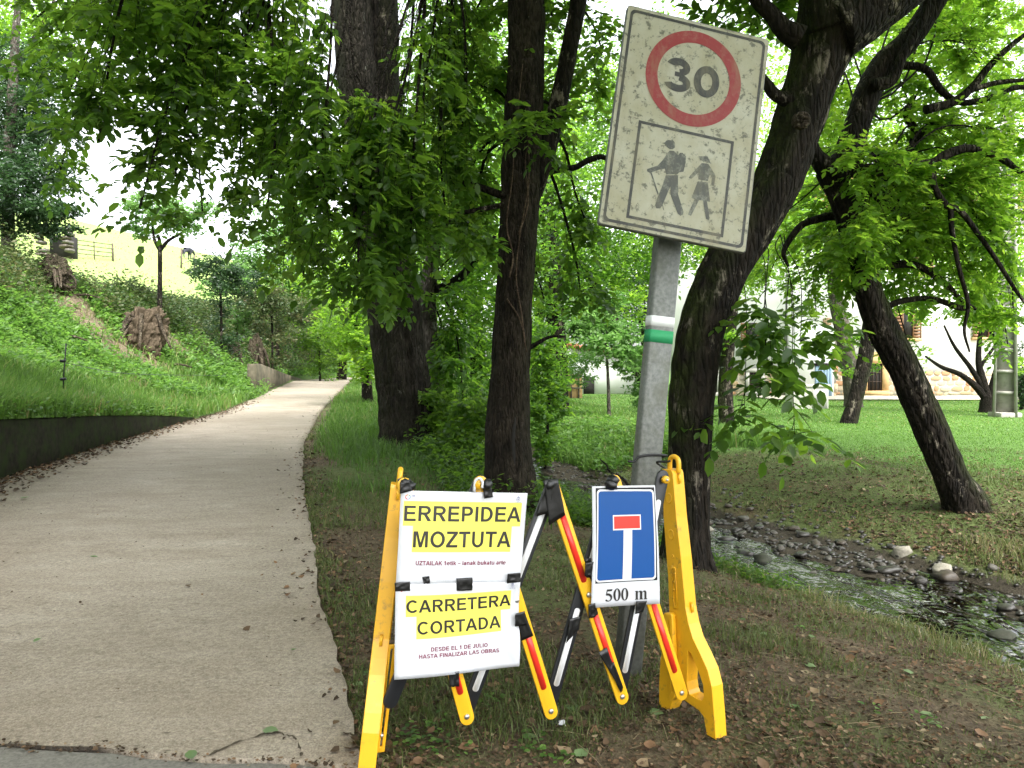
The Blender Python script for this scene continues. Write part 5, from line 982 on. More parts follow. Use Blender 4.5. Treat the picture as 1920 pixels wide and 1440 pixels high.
# small plants in the foreground
def rosettes(pts, name, label, seed):
    g = np.random.default_rng(seed); P_, D_, L_ = [], [], []
    for (u, v, n, r) in pts:
        c = uvground(u, v)
        for k in range(n):
            a = g.uniform(0, 6.28); rr = r * math.sqrt(g.random()); xx, yy = c[0] + rr * math.cos(a), c[1] + rr * math.sin(a); P_.append([xx, yy, tz(xx, yy) + g.uniform(.008, .03)]); a = g.uniform(0, 6.28); D_.append([math.cos(a), math.sin(a), g.uniform(-.1, .35)]); L_.append(g.uniform(.014, .030))
    P_, D_, L_ = map(np.array, (P_, D_, L_)); V, F, T_ = leaves(P_, D_, UP + g.normal(0, .2, P_.shape), L_, L_ * .8, TA, g.random(len(P_))); tag(build(name, V, F, M_weed, None, {'tint': T_}), label, None, None, 'stuff')
rosettes([(800, 1390, 46, .10), (770, 1402, 20, .06), (815, 1362, 14, .05), (925, 1320, 18, .05), (1005, 1390, 14, .05), (1040, 1425, 14, .06), (990, 1420, 16, .07), (648, 1118, 10, .08), (705, 1270, 8, .05), (860, 1425, 14, .08), (1500, 1180, 10, .08), (1740, 1360, 12, .08), (1640, 1335, 8, .06)], 'ground_plants', 'small round leaved seedlings in the soil', 5)
# leaf litter
def litter(name, label, x, y, sz, mat, seed, z=None, tint=None, lift=.006):
    g = np.random.default_rng(seed); N = len(x); z = (terrain(x, y) if z is None else z) + lift + g.random(N) * .012; a = g.uniform(0, 2 * np.pi, N); d = np.stack([np.cos(a), np.sin(a), g.normal(0, .22, N)], -1)
    T_ = np.array([[0, 0, .10], [.28, .36, .02], [.7, .34, .10], [1, .05, .22], [.66, -.38, .0], [.25, -.32, .12], [.5, 0, -.06]]); F_ = [np.array([[0, 6, 1], [1, 6, 2], [2, 6, 3], [3, 6, 4], [4, 6, 5], [5, 6, 0]])]
    V, F, t = leaves(np.stack([x, y, z], -1), d, UP + g.normal(0, .30, (N, 3)), sz, sz * g.uniform(.6, 1.1, N), (T_, F_), g.random(N) if tint is None else tint); return tag(build(name, V, F, mat, None, {'tint': t}), label, None, None, 'stuff')
x, y, g_ = scatter(30000, 1.75, 13, lambda y: (xR(y) + .0, .72 * y + .6), 31); t = sdist(x, y); q = n2(x, y, 1.6, 87) * .6 + n2(x, y, 7, 88) * .4; s = x - xR(y)
edge = np.exp(-(s / .22) ** 2); k = (g_.random(len(x)) < np.clip(sstep(.36, .66, q) * .85 + edge + .05, 0, 1)) & (np.abs(t) > 1.0) & (s > .01); x, y = x[k], y[k]
litter('leaf_litter', 'brown leaf litter over the soil under the trees', x, y, g_.uniform(.010, .026, len(x)) * (1 + .06 * y) * np.where(g_.random(len(x)) < .10, 1.8, 1), M_litter, 32)
x, y, g_ = scatter(4200, 2.3, 26, lambda y: (xR(y) - .5, xR(y) + .3), 33); k = g_.random(len(x)) < np.where(x < xR(y), np.exp(-(xR(y) - x) / .07) * (.08 + .9 * sstep(.35, .65, n2(x, y, .9, 93))), .5); x, y = x[k], y[k]; litter('leaf_litter', 'drift of brown leaves along the right edge of the lane', x, y, g_.uniform(.015, .05, len(x)), M_litter, 34, np.maximum(terrain(x, y), np.where(x < xR(y), zroad(y), -9)))
x, y, g_ = scatter(3600, 6, 24, lambda y: (xL(y) - .02, xL(y) + .5), 35); k = g_.random(len(x)) < np.exp(-((x - xL(y)) / .22)); x, y = x[k], y[k]
litter('leaf_litter', 'drift of brown leaves at the foot of the mossy wall', x, y, g_.uniform(.03, .07, len(x)), M_litter, 36, zroad(y) + .004)
x, y, g_ = scatter(9000, 6.5, 15, lambda y: (np.interp(y, _ys, _xs) + 1.2, .72 * y + .5), 37); t = sdist(x, y); k = t < 2.5 + 3.5 * g_.random(len(x)) ** 1.5; litter('leaf_litter', 'brown leaves scattered on the far bank and lawn', x[k], y[k], g_.uniform(.02, .055, k.sum()), M_litter, 38)
x, y, g_ = scatter(70000, 1.75, 11, lambda y: (xR(y) + .02, .72 * y + .5), 51); t = sdist(x, y); q = n2(x, y, 2.1, 89) * .5 + n2(x, y, 8, 90) * .5; k = (g_.random(len(x)) < np.clip(sstep(.30, .62, q), .12, .9)) & (np.abs(t) > 1.0); x, y = x[k], y[k]; N = len(x); sz = g_.uniform(.005, .016, N) * (1 + .10 * y); a = g_.uniform(0, 6.28, N)
V, F, T_ = leaves(np.stack([x, y, terrain(x, y) + .003 + .008 * g_.random(N)], -1), np.stack([np.cos(a), np.sin(a), g_.normal(0, .25, N)], -1), UP + g_.normal(0, .35, (N, 3)), sz, sz * g_.uniform(.5, 1.1, N), TB, g_.random(N))
tag(build('leaf_crumbs', V, F, M_litter, None, {'tint': T_}), 'crumbled brown leaf bits over the soil', None, None, 'stuff')
# twigs and dry stems on the soil
N = 700; x, y, g_ = scatter(N, 1.9, 9, lambda y: (xR(y) + .05, .72 * y), 39); k = np.abs(sdist(x, y)) > 1.1; x, y = x[k], y[k]; a = g_.uniform(0, 6.28, len(x)); l = g_.uniform(.03, .16, len(x)); A = np.stack([x, y, terrain(x, y) + .01], -1); B = A + np.stack([np.cos(a) * l, np.sin(a) * l, 0 * a], -1); B[:, 2] = terrain(B[:, 0], B[:, 1]) + g_.uniform(.006, .02, len(x))
V, F, _ = twigs(A, B, .0016, .001, .03); tag(build('fallen_twigs', V, F, M_straw, None, {'tint': np.repeat(g_.random(len(x)), 12)}), 'small dry twigs lying on the soil', None, None, 'stuff')
# crumbs on the lane
x, y, g_ = scatter(420, 2.7, 20, lambda y: (xL(y) + .1, xR(y) - .02), 41); litter('road_debris', 'crumbs of leaf and soil on the lane', x, y, g_.uniform(.004, .016, len(x)) * (1 + .03 * y), M_litter, 42, np.interp(y, _yr, _zr), None, .003)

x = np.random.default_rng(71).uniform(-3.2, -.5, 420); y = nearline(x) - .012 + np.random.default_rng(72).normal(0, .016, 420)
litter('seam_debris', 'grit and leaf crumbs in the joint between concrete and asphalt', x, y, np.random.default_rng(73).uniform(.006, .022, 420), M_litter, 74, np.full(420, .117), None, .003)
# fallen leaves one can pick out singly
LT = np.array([[0, 0, 0], [.14, .26, .03], [.38, .40, .05], [.68, .33, .04], [1, 0, -.03], [.68, -.33, .05], [.38, -.40, .03], [.14, -.26, .04], [.14, 0, -.02], [.38, 0, -.03], [.68, 0, -.03]])
LF = [np.array([[0, 8, 1], [0, 7, 8], [3, 10, 4], [10, 5, 4]]), np.array([[1, 8, 9, 2], [2, 9, 10, 3], [8, 7, 6, 9], [9, 6, 5, 10]])]
def leaf_me(seed, mat, curl, tint):
    g = np.random.default_rng(seed); V = LT.copy(); V[:, 2] += curl * (V[:, 0] - .5) ** 2 + g.normal(0, .02, len(V)) + curl * .4 * np.abs(V[:, 1]); V[:, 1] *= g.uniform(.8, 1.1)
    st = np.array([[-.28, .012, .02], [-.28, -.012, .02], [0, -.012, 0], [0, .012, 0]]); o = build('fallen_leaf', np.concatenate([V, st]), LF + [np.array([[11, 12, 13, 14]])], mat, None, {'tint': np.full(15, tint)}, True); me = o.data; bpy.data.objects.remove(o); return me
green_me = [leaf_me(k, M_leaf_fallen, .18 * (-1) ** k, .15 + .2 * k) for k in range(5)]; brown_me = [leaf_me(10 + k, M_litter, .55 * (-1) ** (k // 2), .35 + .11 * k) for k in range(6)]
rs = random.Random(21)
def fallen(u, v, size, me, lab, road=False, group=None):
    X = uvground(u, v)
    if road: q = P(u, v, 1.0) - CAM; d = (EYE - float(np.interp(X[1], _yr, _zr)) - .004) / -q[2]; X = CAM + q * d
    o = bpy.data.objects.new('fallen_leaf', me); COL.objects.link(o); o.location = (X[0], X[1], X[2] + .014); o.scale = (size,) * 3; o.rotation_euler = (rs.uniform(-.15, .15), rs.uniform(-.12, .12), rs.uniform(0, 6.28)); tag(o, lab, 'leaf', group or 'fallen leaves lying on the ground')
for (u, v, s, lab) in [(1075, 1338, .075, 'pale green fallen leaf in front of the lowest point of the straps'), (1215, 1340, .06, 'pale green fallen leaf between the sign post and the yellow stand'), (982, 1388, .05, 'green fallen leaf on the soil left of the scrap of black plastic'), (1080, 1428, .07, 'green fallen leaf at the bottom edge of the photo below the scrap of black plastic'), (1765, 1362, .065, 'green fallen leaf near the lower right corner'), (1712, 1268, .055, 'long pale leaf on the soil at the right'),
                       (1508, 1250, .055, 'pale green leaf on the soil right of the yellow stand'), (1485, 1335, .06, 'green leaf low on the soil right of the yellow stand'), (1398, 1168, .045, 'pale leaf on the soil just right of the yellow mast'), (1440, 1192, .05, 'pale leaf beyond the yellow mast, second along the slope'), (1523, 1195, .05, 'pale leaf half way down the slope to the stream'), (1855, 1352, .05, 'narrow pale leaf close to the right edge'), (662, 1288, .05, 'green leaf at the edge of the lane beside the yellow stand'), (1748, 1346, .05, 'thin curled green leaf beside the lower right leaf')]:
    fallen(u, v, s, green_me[rs.randrange(5)], lab)
for (u, v, s, lab) in [(42, 936, .085, 'green fallen leaf alone on the concrete lane near the left edge'), (168, 1047, .06, 'pale fallen leaf on the middle of the concrete lane'), (75, 1203, .045, 'olive fallen leaf low on the left of the lane'), (492, 1375, .06, 'dark green leaf lying by the crack in the lane'), (362, 1432, .06, 'green leaf at the bottom edge of the lane'), (352, 1102, .04, 'brown leaf in the middle of the lane'), (546, 1225, .035, 'small green leaf near the right edge of the lane'), (635, 1356, .03, 'dark brown leaf at the corner of the lane')]:
    fallen(u, v, s, (green_me if 'green' in lab or 'pale' in lab or 'olive' in lab else brown_me)[rs.randrange(5)], lab, True, 'fallen leaves on the lane')
for k in range(70):
    y = 1.95 * (6 / 1.95) ** rs.random(); x = rs.uniform(float(xR(y)) + .05, .68 * y); 
    if abs(float(sdist(np.array([x]), np.array([y]))[0])) < 1.2: continue
    o = bpy.data.objects.new('fallen_leaf', brown_me[rs.randrange(6)]); COL.objects.link(o); o.location = (x, y, tz(x, y) + .014); s = rs.uniform(.035, .065); o.scale = (s, s, s); o.rotation_euler = (rs.uniform(-.25, .25), rs.uniform(-.25, .25), rs.uniform(0, 6.28)); tag(o, 'curled brown leaf lying on the soil ' + ('between the lane and the barrier' if x < -.2 and y > 2.4 else 'in front of the barrier straps' if x < .75 and y < 2.9 else 'on the slope right of the yellow stand' if x > .75 else 'behind the barrier'), 'leaf', 'brown fallen leaves on the soil')

# ------------------------------------------------------------------ flat print on panels
class Sheet:
    """a thin sheet spanned by four corners TL TR BR BL, with optional sag; maps (s,t) in 0..1 and a lift in metres to space"""
    def __init__(s, c, curl=None):
        s.c = np.asarray(c, float); s.n = nrm(np.cross(s.c[2] - s.c[3], s.c[0] - s.c[3])); s.curl = curl
        s.w = np.linalg.norm(s.c[1] - s.c[0]); s.h = np.linalg.norm(s.c[3] - s.c[0])
    def at(s, st, lift=0.0):
        st = np.atleast_2d(np.asarray(st, float)); a, b = st[:, :1], st[:, 1:2]
        p = (s.c[3] * (1 - a) + s.c[2] * a) * (1 - b) + (s.c[0] * (1 - a) + s.c[1] * a) * b
        k = 0 if s.curl is None else s.curl(st[:, 0], st[:, 1])
        return p + s.n * (lift + k)[:, None] if np.ndim(lift + k) else p + s.n * (lift + k)
    def panel(s, name, mat, parent, thick=.002, nx=1, ny=1, lift=0.0, rect=(0, 1, 0, 1), rad=0):
        a = np.linspace(rect[0], rect[1], nx + 1); b = np.linspace(rect[2], rect[3], ny + 1); A, B = np.meshgrid(a, b); st = np.stack([A.ravel(), B.ravel()], -1)
        m = nx + 1; i = (np.arange(ny)[:, None] * m + np.arange(nx)[None]).ravel(); F = np.stack([i, i + 1, i + m + 1, i + m], -1); N = len(st)
        V = np.concatenate([s.at(st, lift), s.at(st, lift - thick)]); ring = np.concatenate([np.arange(m), m - 1 + m * np.arange(1, ny + 1), m * ny + np.arange(m - 2, -1, -1), m * np.arange(ny - 1, 0, -1)]); r2 = np.roll(ring, -1)
        return build(name, V, [F, F[:, ::-1] + N, np.stack([ring, ring + N, r2 + N, r2], -1)], mat, parent)
    def flat(s, name, polys, mat, parent, lift=.0008, step=0.0):
        from mathutils.geometry import tessellate_polygon
        from mathutils import Vector
        mb = MB()
        for poly in polys:
            loops = [poly] if np.ndim(poly[0][0]) == 0 else poly
            tri = tessellate_polygon([[Vector((p[0], p[1], 0)) for p in l] for l in loops]); pts = np.array([p for l in loops for p in l], float); tri = np.array(tri)
            q = pts[tri]; cr = (q[:, 1, 0] - q[:, 0, 0]) * (q[:, 2, 1] - q[:, 0, 1]) - (q[:, 1, 1] - q[:, 0, 1]) * (q[:, 2, 0] - q[:, 0, 0]); tri[cr < 0] = tri[cr < 0][:, ::-1]
            if s.curl is not None:
                for _ in range(5):
                    q = pts[tri]; e = max(np.linalg.norm(q[:, i] - q[:, (i + 1) % 3], axis=1).max() for i in range(3))
                    if e < .09: break
                    m = [(q[:, i] + q[:, (i + 1) % 3]) / 2 for i in range(3)]; k = len(pts); n_ = len(tri)
                    pts = np.concatenate([pts] + m); a_, b_, c_ = (k + np.arange(n_) + i * n_ for i in range(3))
                    tri = np.concatenate([np.stack(z, -1) for z in ((tri[:, 0], a_, c_), (tri[:, 1], b_, a_), (tri[:, 2], c_, b_), (a_, b_, c_))])
            mb.add(s.at(pts, lift + step * (len(mb.V) % 4)), [tri])
        return mb.obj(name, mat, parent)
    def rect(s, name, r, mat, parent, lift=.0008, nx=12, ny=4):
        a = np.linspace(r[0], r[1], nx + 1); b = np.linspace(r[2], r[3], ny + 1); A, B = np.meshgrid(a, b); m = nx + 1; i = (np.arange(ny)[:, None] * m + np.arange(nx)[None]).ravel()
        return build(name, s.at(np.stack([A.ravel(), B.ravel()], -1), lift), [np.stack([i, i + 1, i + m + 1, i + m], -1)], mat, parent)
def _arc(cx, cy_, rx, ry, a0, a1, n=12): return [(cx + rx * math.cos(R(a0 + (a1 - a0) * k / n)), cy_ + ry * math.sin(R(a0 + (a1 - a0) * k / n))) for k in range(n + 1)]
BOLD = {
 'E': (.93, [[[(.1, 0), (.87, 0), (.87, .165), (.3, .165), (.3, .435), (.81, .435), (.81, .6), (.3, .6), (.3, .835), (.84, .835), (.84, 1), (.1, 1)]]]),
 'T': (.853, [[[(.325, 0), (.525, 0), (.525, .83), (.82, .83), (.82, 1), (.03, 1), (.03, .83), (.325, .83)]]]),
 'I': (.40, [[[(.1, 0), (.3, 0), (.3, 1), (.1, 1)]]]),
 'Z': (.853, [[[(.03, 0), (.82, 0), (.82, .165), (.29, .165), (.81, .86), (.81, 1), (.06, 1), (.06, .835), (.54, .835), (.03, .15)]]]),
 'M': (1.17, [[[(.1, 0), (.29, 0), (.29, .78), (.49, 0), (.68, 0), (.88, .78), (.88, 0), (1.07, 0), (1.07, 1), (.78, 1), (.585, .30), (.39, 1), (.1, 1)]]]),
 'A': (1.01, [[[(0, 0), (.215, 0), (.30, .23), (.70, .23), (.79, 0), (1.01, 0), (.61, 1), (.40, 1)], [(.36, .395), (.50, .78), (.635, .395)]]]),
 'U': (1.01, [[[(.1, 1), (.3, 1), (.3, .40)] + _arc(.505, .38, .205, .225, 180, 360) + [(.71, .40), (.71, 1), (.91, 1), (.91, .39)] + _arc(.505, .39, .405, .405, 0, -180)]]),
 'O': (1.09, [[_arc(.545, .5, .49, .515, 0, 345, 23), _arc(.545, .5, .285, .345, 0, 345, 23)]]),
 'C': (1.02, [[_arc(.54, .5, .49, .515, 42, 322, 22) + _arc(.54, .5, .285, .345, 315, 47, 18)]]),
 'D': (1.01, [[[(.1, 0), (.45, 0)] + _arc(.45, .5, .48, .5, -90, 90) + [(.45, 1), (.1, 1)], [(.3, .165), (.43, .165)] + _arc(.43, .5, .29, .335, -85, 85) + [(.43, .835), (.3, .835)]]]),
 'P': (.94, [[[(.1, 0), (.3, 0), (.3, .375), (.52, .375)] + _arc(.54, .6875, .33, .3125, -85, 90) + [(.1, 1)], [(.3, .54), (.5, .54)] + _arc(.51, .6875, .155, .1475, -80, 80) + [(.5, .835), (.3, .835)]]]),
 'R': (1.0, [[[(.1, 0), (.3, 0), (.3, .42), (.40, .42), (.50, .36), (.72, 0), (.97, 0), (.80, .27), (.68, .42)] + _arc(.59, .71, .33, .29, -65, 90) + [(.1, 1)], [(.3, .575), (.56, .575)] + _arc(.57, .705, .145, .13, -80, 80) + [(.56, .835), (.3, .835)]]])}
def _b(cx, cy_, r, q, a0, a1, n=10): return [_arc(cx, cy_, r[0], r[1], a0, a1, n) + _arc(cx, cy_, q[0], q[1], a1, a0, n)]
def _bx(a, b, c, d): return [[(a, c), (b, c), (b, d), (a, d)]]
_n = [(.1, 0), (.3, 0), (.3, .40)] + _arc(.455, .42, .155, .15, 180, 0, 6) + [(.61, 0), (.81, 0), (.81, .45)] + _arc(.52, .45, .29, .30, 0, 110, 7) + [(.3, .64), (.3, .73), (.1, .73)]
BOLD.update({
 ' ': (.42, []), '1': (.78, [[[(.30, 0), (.52, 0), (.52, 1), (.36, 1), (.10, .78), (.10, .60), (.30, .72)]]]), '–': (.8, [_bx(.05, .75, .30, .44)]),
 'K': (1.0, [[[(.1, 0), (.3, 0), (.3, .30), (.44, .46), (.75, 0), (1.0, 0), (.58, .62), (.97, 1), (.71, 1), (.3, .58), (.3, 1), (.1, 1)]]]),
 'L': (.85, [[[(.1, 0), (.8, 0), (.8, .165), (.3, .165), (.3, 1), (.1, 1)]]]), 'F': (.85, [[[(.1, 0), (.3, 0), (.3, .42), (.74, .42), (.74, .59), (.3, .59), (.3, .835), (.8, .835), (.8, 1), (.1, 1)]]]),
 'H': (1.01, [[[(.1, 0), (.3, 0), (.3, .43), (.71, .43), (.71, 0), (.91, 0), (.91, 1), (.71, 1), (.71, .6), (.3, .6), (.3, 1), (.1, 1)]]]),
 'N': (1.0, [[[(.1, 0), (.29, 0), (.29, .66), (.68, 0), (.88, 0), (.88, 1), (.69, 1), (.69, .35), (.30, 1), (.1, 1)]]]),
 'S': (.93, [_b(.46, .725, (.37, .29), (.16, .12), 20, 265), _b(.47, .285, (.39, .30), (.18, .13), 92, -160)]),
 'J': (.78, [[[(.46, 1), (.66, 1), (.66, .33)] + _arc(.35, .30, .31, .315, 0, -170, 8) + _arc(.35, .30, .11, .14, -170, 0, 8)]]),
 'B': (1.0, [[[(.1, 0), (.55, 0)] + _arc(.56, .28, .36, .28, -88, 55, 8) + _arc(.53, .76, .32, .24, -45, 90, 8) + [(.1, 1)], [(.3, .16), (.52, .16)] + _arc(.54, .29, .15, .13, -80, 80, 6) + [(.52, .43), (.3, .43)], [(.3, .59), (.5, .59)] + _arc(.51, .715, .12, .12, -80, 80, 6) + [(.5, .84), (.3, .84)]]]),
 'l': (.38, [_bx(.09, .29, 0, 1)]), 'i': (.38, [_bx(.09, .29, 0, .73), _bx(.09, .29, .83, 1)]),
 'k': (.8, [[[(.1, 0), (.3, 0), (.3, .22), (.40, .32), (.56, 0), (.80, 0), (.54, .45), (.78, .73), (.54, .73), (.3, .46), (.3, 1), (.1, 1)]]]),
 'n': (.9, [[_n]]), 'u': (.9, [[[(.91 - a, .73 - b) for a, b in _n]]]),
 'r': (.57, [[[(.1, 0), (.3, 0), (.3, .40), (.38, .55), (.53, .55), (.56, .73), (.42, .74), (.3, .62), (.3, .73), (.1, .73)]]]),
 't': (.5, [[[(.17, .12), (.24, 0), (.46, -.02), (.47, .14), (.37, .16), (.37, .57), (.47, .57), (.47, .73), (.37, .73), (.37, .95), (.17, .85), (.17, .73), (.05, .73), (.05, .57), (.17, .57)]]]),
 'e': (.84, [_b(.43, .365, (.38, .385), (.19, .23), 0, 322, 14), _bx(.15, .80, .305, .42)]),
 'a': (.82, [[_arc(.37, .215, .31, .235, 0, 345, 14), _arc(.37, .215, .12, .095, 0, 345, 14)], _bx(.51, .71, 0, .50), _b(.41, .48, (.30, .26), (.10, .11), 0, 165, 8)]),
 'b': (.92, [_bx(.1, .3, 0, 1), [_arc(.48, .365, .38, .385, 0, 345, 16), _arc(.48, .365, .19, .22, 0, 345, 16)]])})
def boldword(S_, T_, txt, x0, x1, lo, hi, mat, rise=None):
    tot = sum(BOLD[c][0] for c in txt); x = 0; polys = []
    for c in txt:
        w, groups = BOLD[c]
        for gq in groups: polys.append([[(x0 + (x + a) / tot * (x1 - x0), lo + b * (hi - lo) + (rise((x + a) / tot) if rise else 0)) for a, b in l] for l in gq])
        x += w
    return S_.flat('lettering', polys, mat, T_, .0016, .0001)
def ell(cx, cy_, rx, ry, n=48, a0=0, a1=2 * math.pi): return [(cx + rx * math.cos(a0 + (a1 - a0) * k / n), cy_ + ry * math.sin(a0 + (a1 - a0) * k / n)) for k in range(n if a1 - a0 > 6.2 else n + 1)]
def rrect(x0, x1, y0, y1, rx, ry, n=6):
    o = []
    for cx, cy_, a in ((x1 - rx, y1 - ry, 0), (x0 + rx, y1 - ry, 90), (x0 + rx, y0 + ry, 180), (x1 - rx, y0 + ry, 270)): o += [(cx + rx * math.cos(R(a + 90 * k / n)), cy_ + ry * math.sin(R(a + 90 * k / n))) for k in range(n + 1)]
    return o

# ------------------------------------------------------------------ the traffic sign on its post
SG = Sheet([[.4888, 3.2094, 2.9211], [1.1091, 3.3032, 2.8162], [.9717, 3.1673, 1.882], [.3515, 3.0735, 1.9868]])
base = P(1164, 1308, 3.22); base[2] = tz(base[0], base[1])
T = thing('traffic_sign', 'weathered speed limit 30 sign with walkers pictogram on a leaning steel post', 'traffic sign', base)
bk = SG.flat('sign_panel', [rrect(0, 1, 0, 1, .02, .014)], M_sign, T, 0.0)
V, F = extrude(rrect(-.004, 1.004, -.003, 1.003, .02, .014), np.zeros(3), np.array([1.0, 0, 0]), np.array([0, 1.0, 0]), np.array([0, 0, -1.0]), 1.0)
st = V[:, :2]; VV = SG.at(st, -.001) + SG.n * (V[:, 2:] * .024); fix_normals(build('sign_back', VV, F, M_galv, bk))
SG.flat('border_line', [[rrect(.020, .980, .013, .987, .035, .024), rrect(.039, .961, .026, .974, .028, .018)[::-1]]], M_signblack, bk, .0012)
cx_, cy_ = .506, .7345
SG.flat('prohibition_ring', [[ell(cx_, cy_, .334, .2215, 64), ell(cx_, cy_, .252, .166, 64)[::-1]]], M_signred, bk, .0012)
def band(c0, rx, ry, a0, a1, w, wy): return _arc(c0[0], c0[1], rx + w, ry + wy, a0, a1, 20) + _arc(c0[0], c0[1], rx - w, ry - wy, a1, a0, 20)
o3 = SG.flat('numeral', [band((.392, .7715), .058, .0250, 165, -78, .025, .0165)], M_signblack, bk, .0012)
b3 = band((.397, .6995), .066, .0265, 82, -165, .0255, .0165); o3b = SG.flat('numeral_bowl', [b3, [(.372, .727), (.412, .727), (.412, .748), (.372, .748)]], M_signblack, o3, .00125)
o3b.parent = bk; o3b.name = 'numeral'
SG.flat('numeral', [[ell(.597, .7335, .090, .0735, 40), ell(.597, .7335, .040, .0400, 40)[::-1]]], M_signblack, bk, .0012)
SG.flat('pictogram_frame', [[[(.171, .0455), (.836, .0455), (.836, .4885), (.171, .4885)], [(.190, .0585), (.190, .4755), (.817, .4755), (.817, .0585)]]], M_signblack, bk, .0012)
man = [[(.3709, .423), (.3851, .4292), (.4218, .4305), (.4327, .4219), (.4365, .402), (.423, .3918), (.4021, .3888), (.3823, .3961), (.3724, .4089), (.3464, .4072), (.3663, .4154)],
       [(.4032, .3828), (.4335, .3852), (.4508, .3755), (.4643, .3693), (.474, .3829), (.4922, .3847), (.5191, .3731), (.5213, .3449), (.514, .3012), (.4846, .2942), (.4769, .2858), (.3998, .2729), (.386, .2972), (.3512, .2882), (.2922, .2638), (.2701, .2686), (.2681, .2784), (.2822, .2836), (.3359, .3042), (.3639, .3324), (.3906, .3688)],
       [(.3976, .2686), (.4798, .2802), (.4957, .1959), (.5473, .123), (.5465, .111), (.5297, .1028), (.5101, .1101), (.4508, .1817), (.4379, .224), (.3999, .131), (.3876, .1167), (.361, .1139), (.3525, .1266), (.3629, .1657), (.387, .2289)],
       [(.294, .264), (.3019, .2671), (.3666, .1781), (.3601, .1741)], [(.3984, .1328), (.4029, .1346), (.4154, .1133), (.4109, .1119)]]
woman = [[(.6036, .3861), (.6646, .3941), (.6984, .362), (.6689, .3701), (.6381, .3677), (.6188, .3711)],
         [(.6304, .3585), (.6767, .361), (.702, .3421), (.7351, .3141), (.734, .2671), (.7154, .2665), (.7121, .3027), (.6933, .3204), (.6876, .283), (.6213, .2818), (.6168, .3137), (.5739, .2772), (.554, .2784), (.5597, .2874)],
         [(.6181, .2724), (.6886, .277), (.7192, .1923), (.6977, .1914), (.7291, .1194), (.7246, .11), (.7057, .1123), (.6698, .1916), (.6424, .1899), (.6012, .1124), (.5804, .1155), (.5876, .1364), (.6116, .1897), (.5895, .1927)]]
SG.flat('walker_figure', man, M_signfig, bk, .0012); SG.flat('walker_figure', woman, M_signfig, bk, .0012)
# post: rectangular hollow section leaning to the right, rotated so two faces show
top = SG.at([(.475, .55)], -.065)[0]; bot = base - [0, 0, .3]; ax = nrm(top - bot); fx = nrm(np.array([math.cos(R(16)), math.sin(R(16)), 0])); fx = nrm(fx - ax * (fx @ ax)); fy = np.cross(ax, fx)
mb = MB(); L = np.linalg.norm(top - bot); pw = [.112, .06]
def sect(o, w, d, rad=.010, n=3): return [o + fx * x + fy * y for x, y in rrect(-w / 2, w / 2, -d / 2, d / 2, rad, rad, n)]
def ring_tube(name, k0, k1, w, d, mat, parent):
    A = np.array(sect(bot + ax * k0, w, d)); B = np.array(sect(bot + ax * k1, w, d)); n_ = len(A); i = np.arange(n_); j = (i + 1) % n_
    return fix_normals(build(name, np.concatenate([A, B]), [np.stack([i, j, j + n_, i + n_], -1), i[::-1][None], (i + n_)[None]], mat, parent))
po = ring_tube('post', 0, L, *pw, M_galv, T)
def along(v):  # length along the post of the place seen at image row v
    q = np.linspace(.2, L, 2000); X = bot + ax * q[:, None]; dd = X - CAM; vv = 720 - FPX * (dd @ _u) / (dd @ _f); return q[np.argmin(np.abs(vv - v))]
ring_tube('white_blaze', along(613), along(594), pw[0] + .002, pw[1] + .002, M_blaze_white, po); ring_tube('green_blaze', along(643), along(620), pw[0] + .0022, pw[1] + .0022, M_blaze_green, po)
for s_, t_ in ((.30, .10), (.42, .10), (.30, .86), (.42, .86)):
    p = SG.at([(s_, t_)], -.05)[0]; V, F, _ = tube(np.array([p, p + SG.n * .03]), .008, 8); build('bolt', V, F, M_bolt, T)
for t_ in (.10, .86):
    mb = MB(); c = SG.at([(.36, t_)], -.034)[0]; e1 = nrm(SG.c[1] - SG.c[0]); add_box(mb, c, .42, .03, .014, [e1, np.cross(e1, SG.n), SG.n]); mb.obj('bracket', M_galv, T)

# ------------------------------------------------------------------ the expanding barrier
bd = np.array([.9453, .3261, 0]); bn = np.array([.3261, -.9453, 0])
Tn = np.array([[-.3434, 2.4068, 1.0227], [-.1055, 2.4889, 1.0168], [.1363, 2.5723, .9912], [.3553, 2.6478, .998], [.5421, 2.7123, 1.0036]])
Bn = np.array([[-.3843, 2.3927, .3426], [-.1529, 2.4725, .2577], [.1278, 2.5694, .2314], [.3833, 2.6575, .2428], [.6103, 2.7358, .2224]])
BR = thing('expanding_barrier', 'yellow and black plastic folding barrier with scissor straps between two yellow stands', 'barrier', (.1, 2.55, .12))
def strap(a, b, off, mat, name, rmat, w=.048, th=.011):
    a = a + bn * off; b = b + bn * off; d = nrm(b - a); e = nrm(np.cross(d, bn)); n = bn; L = np.linalg.norm(b - a); q = .026
    o2 = []
    for c, s0 in ((L + .004, 1), (-.004, -1)): o2 += [(c + s0 * q * math.sin(x), -s0 * (w / 2) * math.cos(x)) for x in np.linspace(0, math.pi, 9)]
    V, F = extrude(o2, a - n * th / 2, d, e, n, th); st = bevel(fix_normals(build(name, V, F, mat, BR)), .002, 2)
    for x0, x1 in ((.10 * L, .44 * L), (.56 * L, .90 * L)):
        r = rrect(x0, x1, -.0105, .0105, .009, .009, 4); V, F = extrude(r, a + n * (th / 2 + .0002), d, e, n, .0016); fix_normals(build('reflector', V, F, rmat, st))
    return st, a, b, n, th
for i in range(4):
    st, a, b, n, th = strap(Tn[i], Bn[i + 1], .010, M_yellow_strap, 'yellow_strap', M_red_ref)
    for q in (a, (a + b) / 2, b):
        V, F, _ = tube(np.array([q + n * th * .45, q + n * (th / 2 + .004), q + n * (th / 2 + .006)]), [.0095, .0085, .004], 12); build('rivet', V, F, M_bolt, st, None, True)
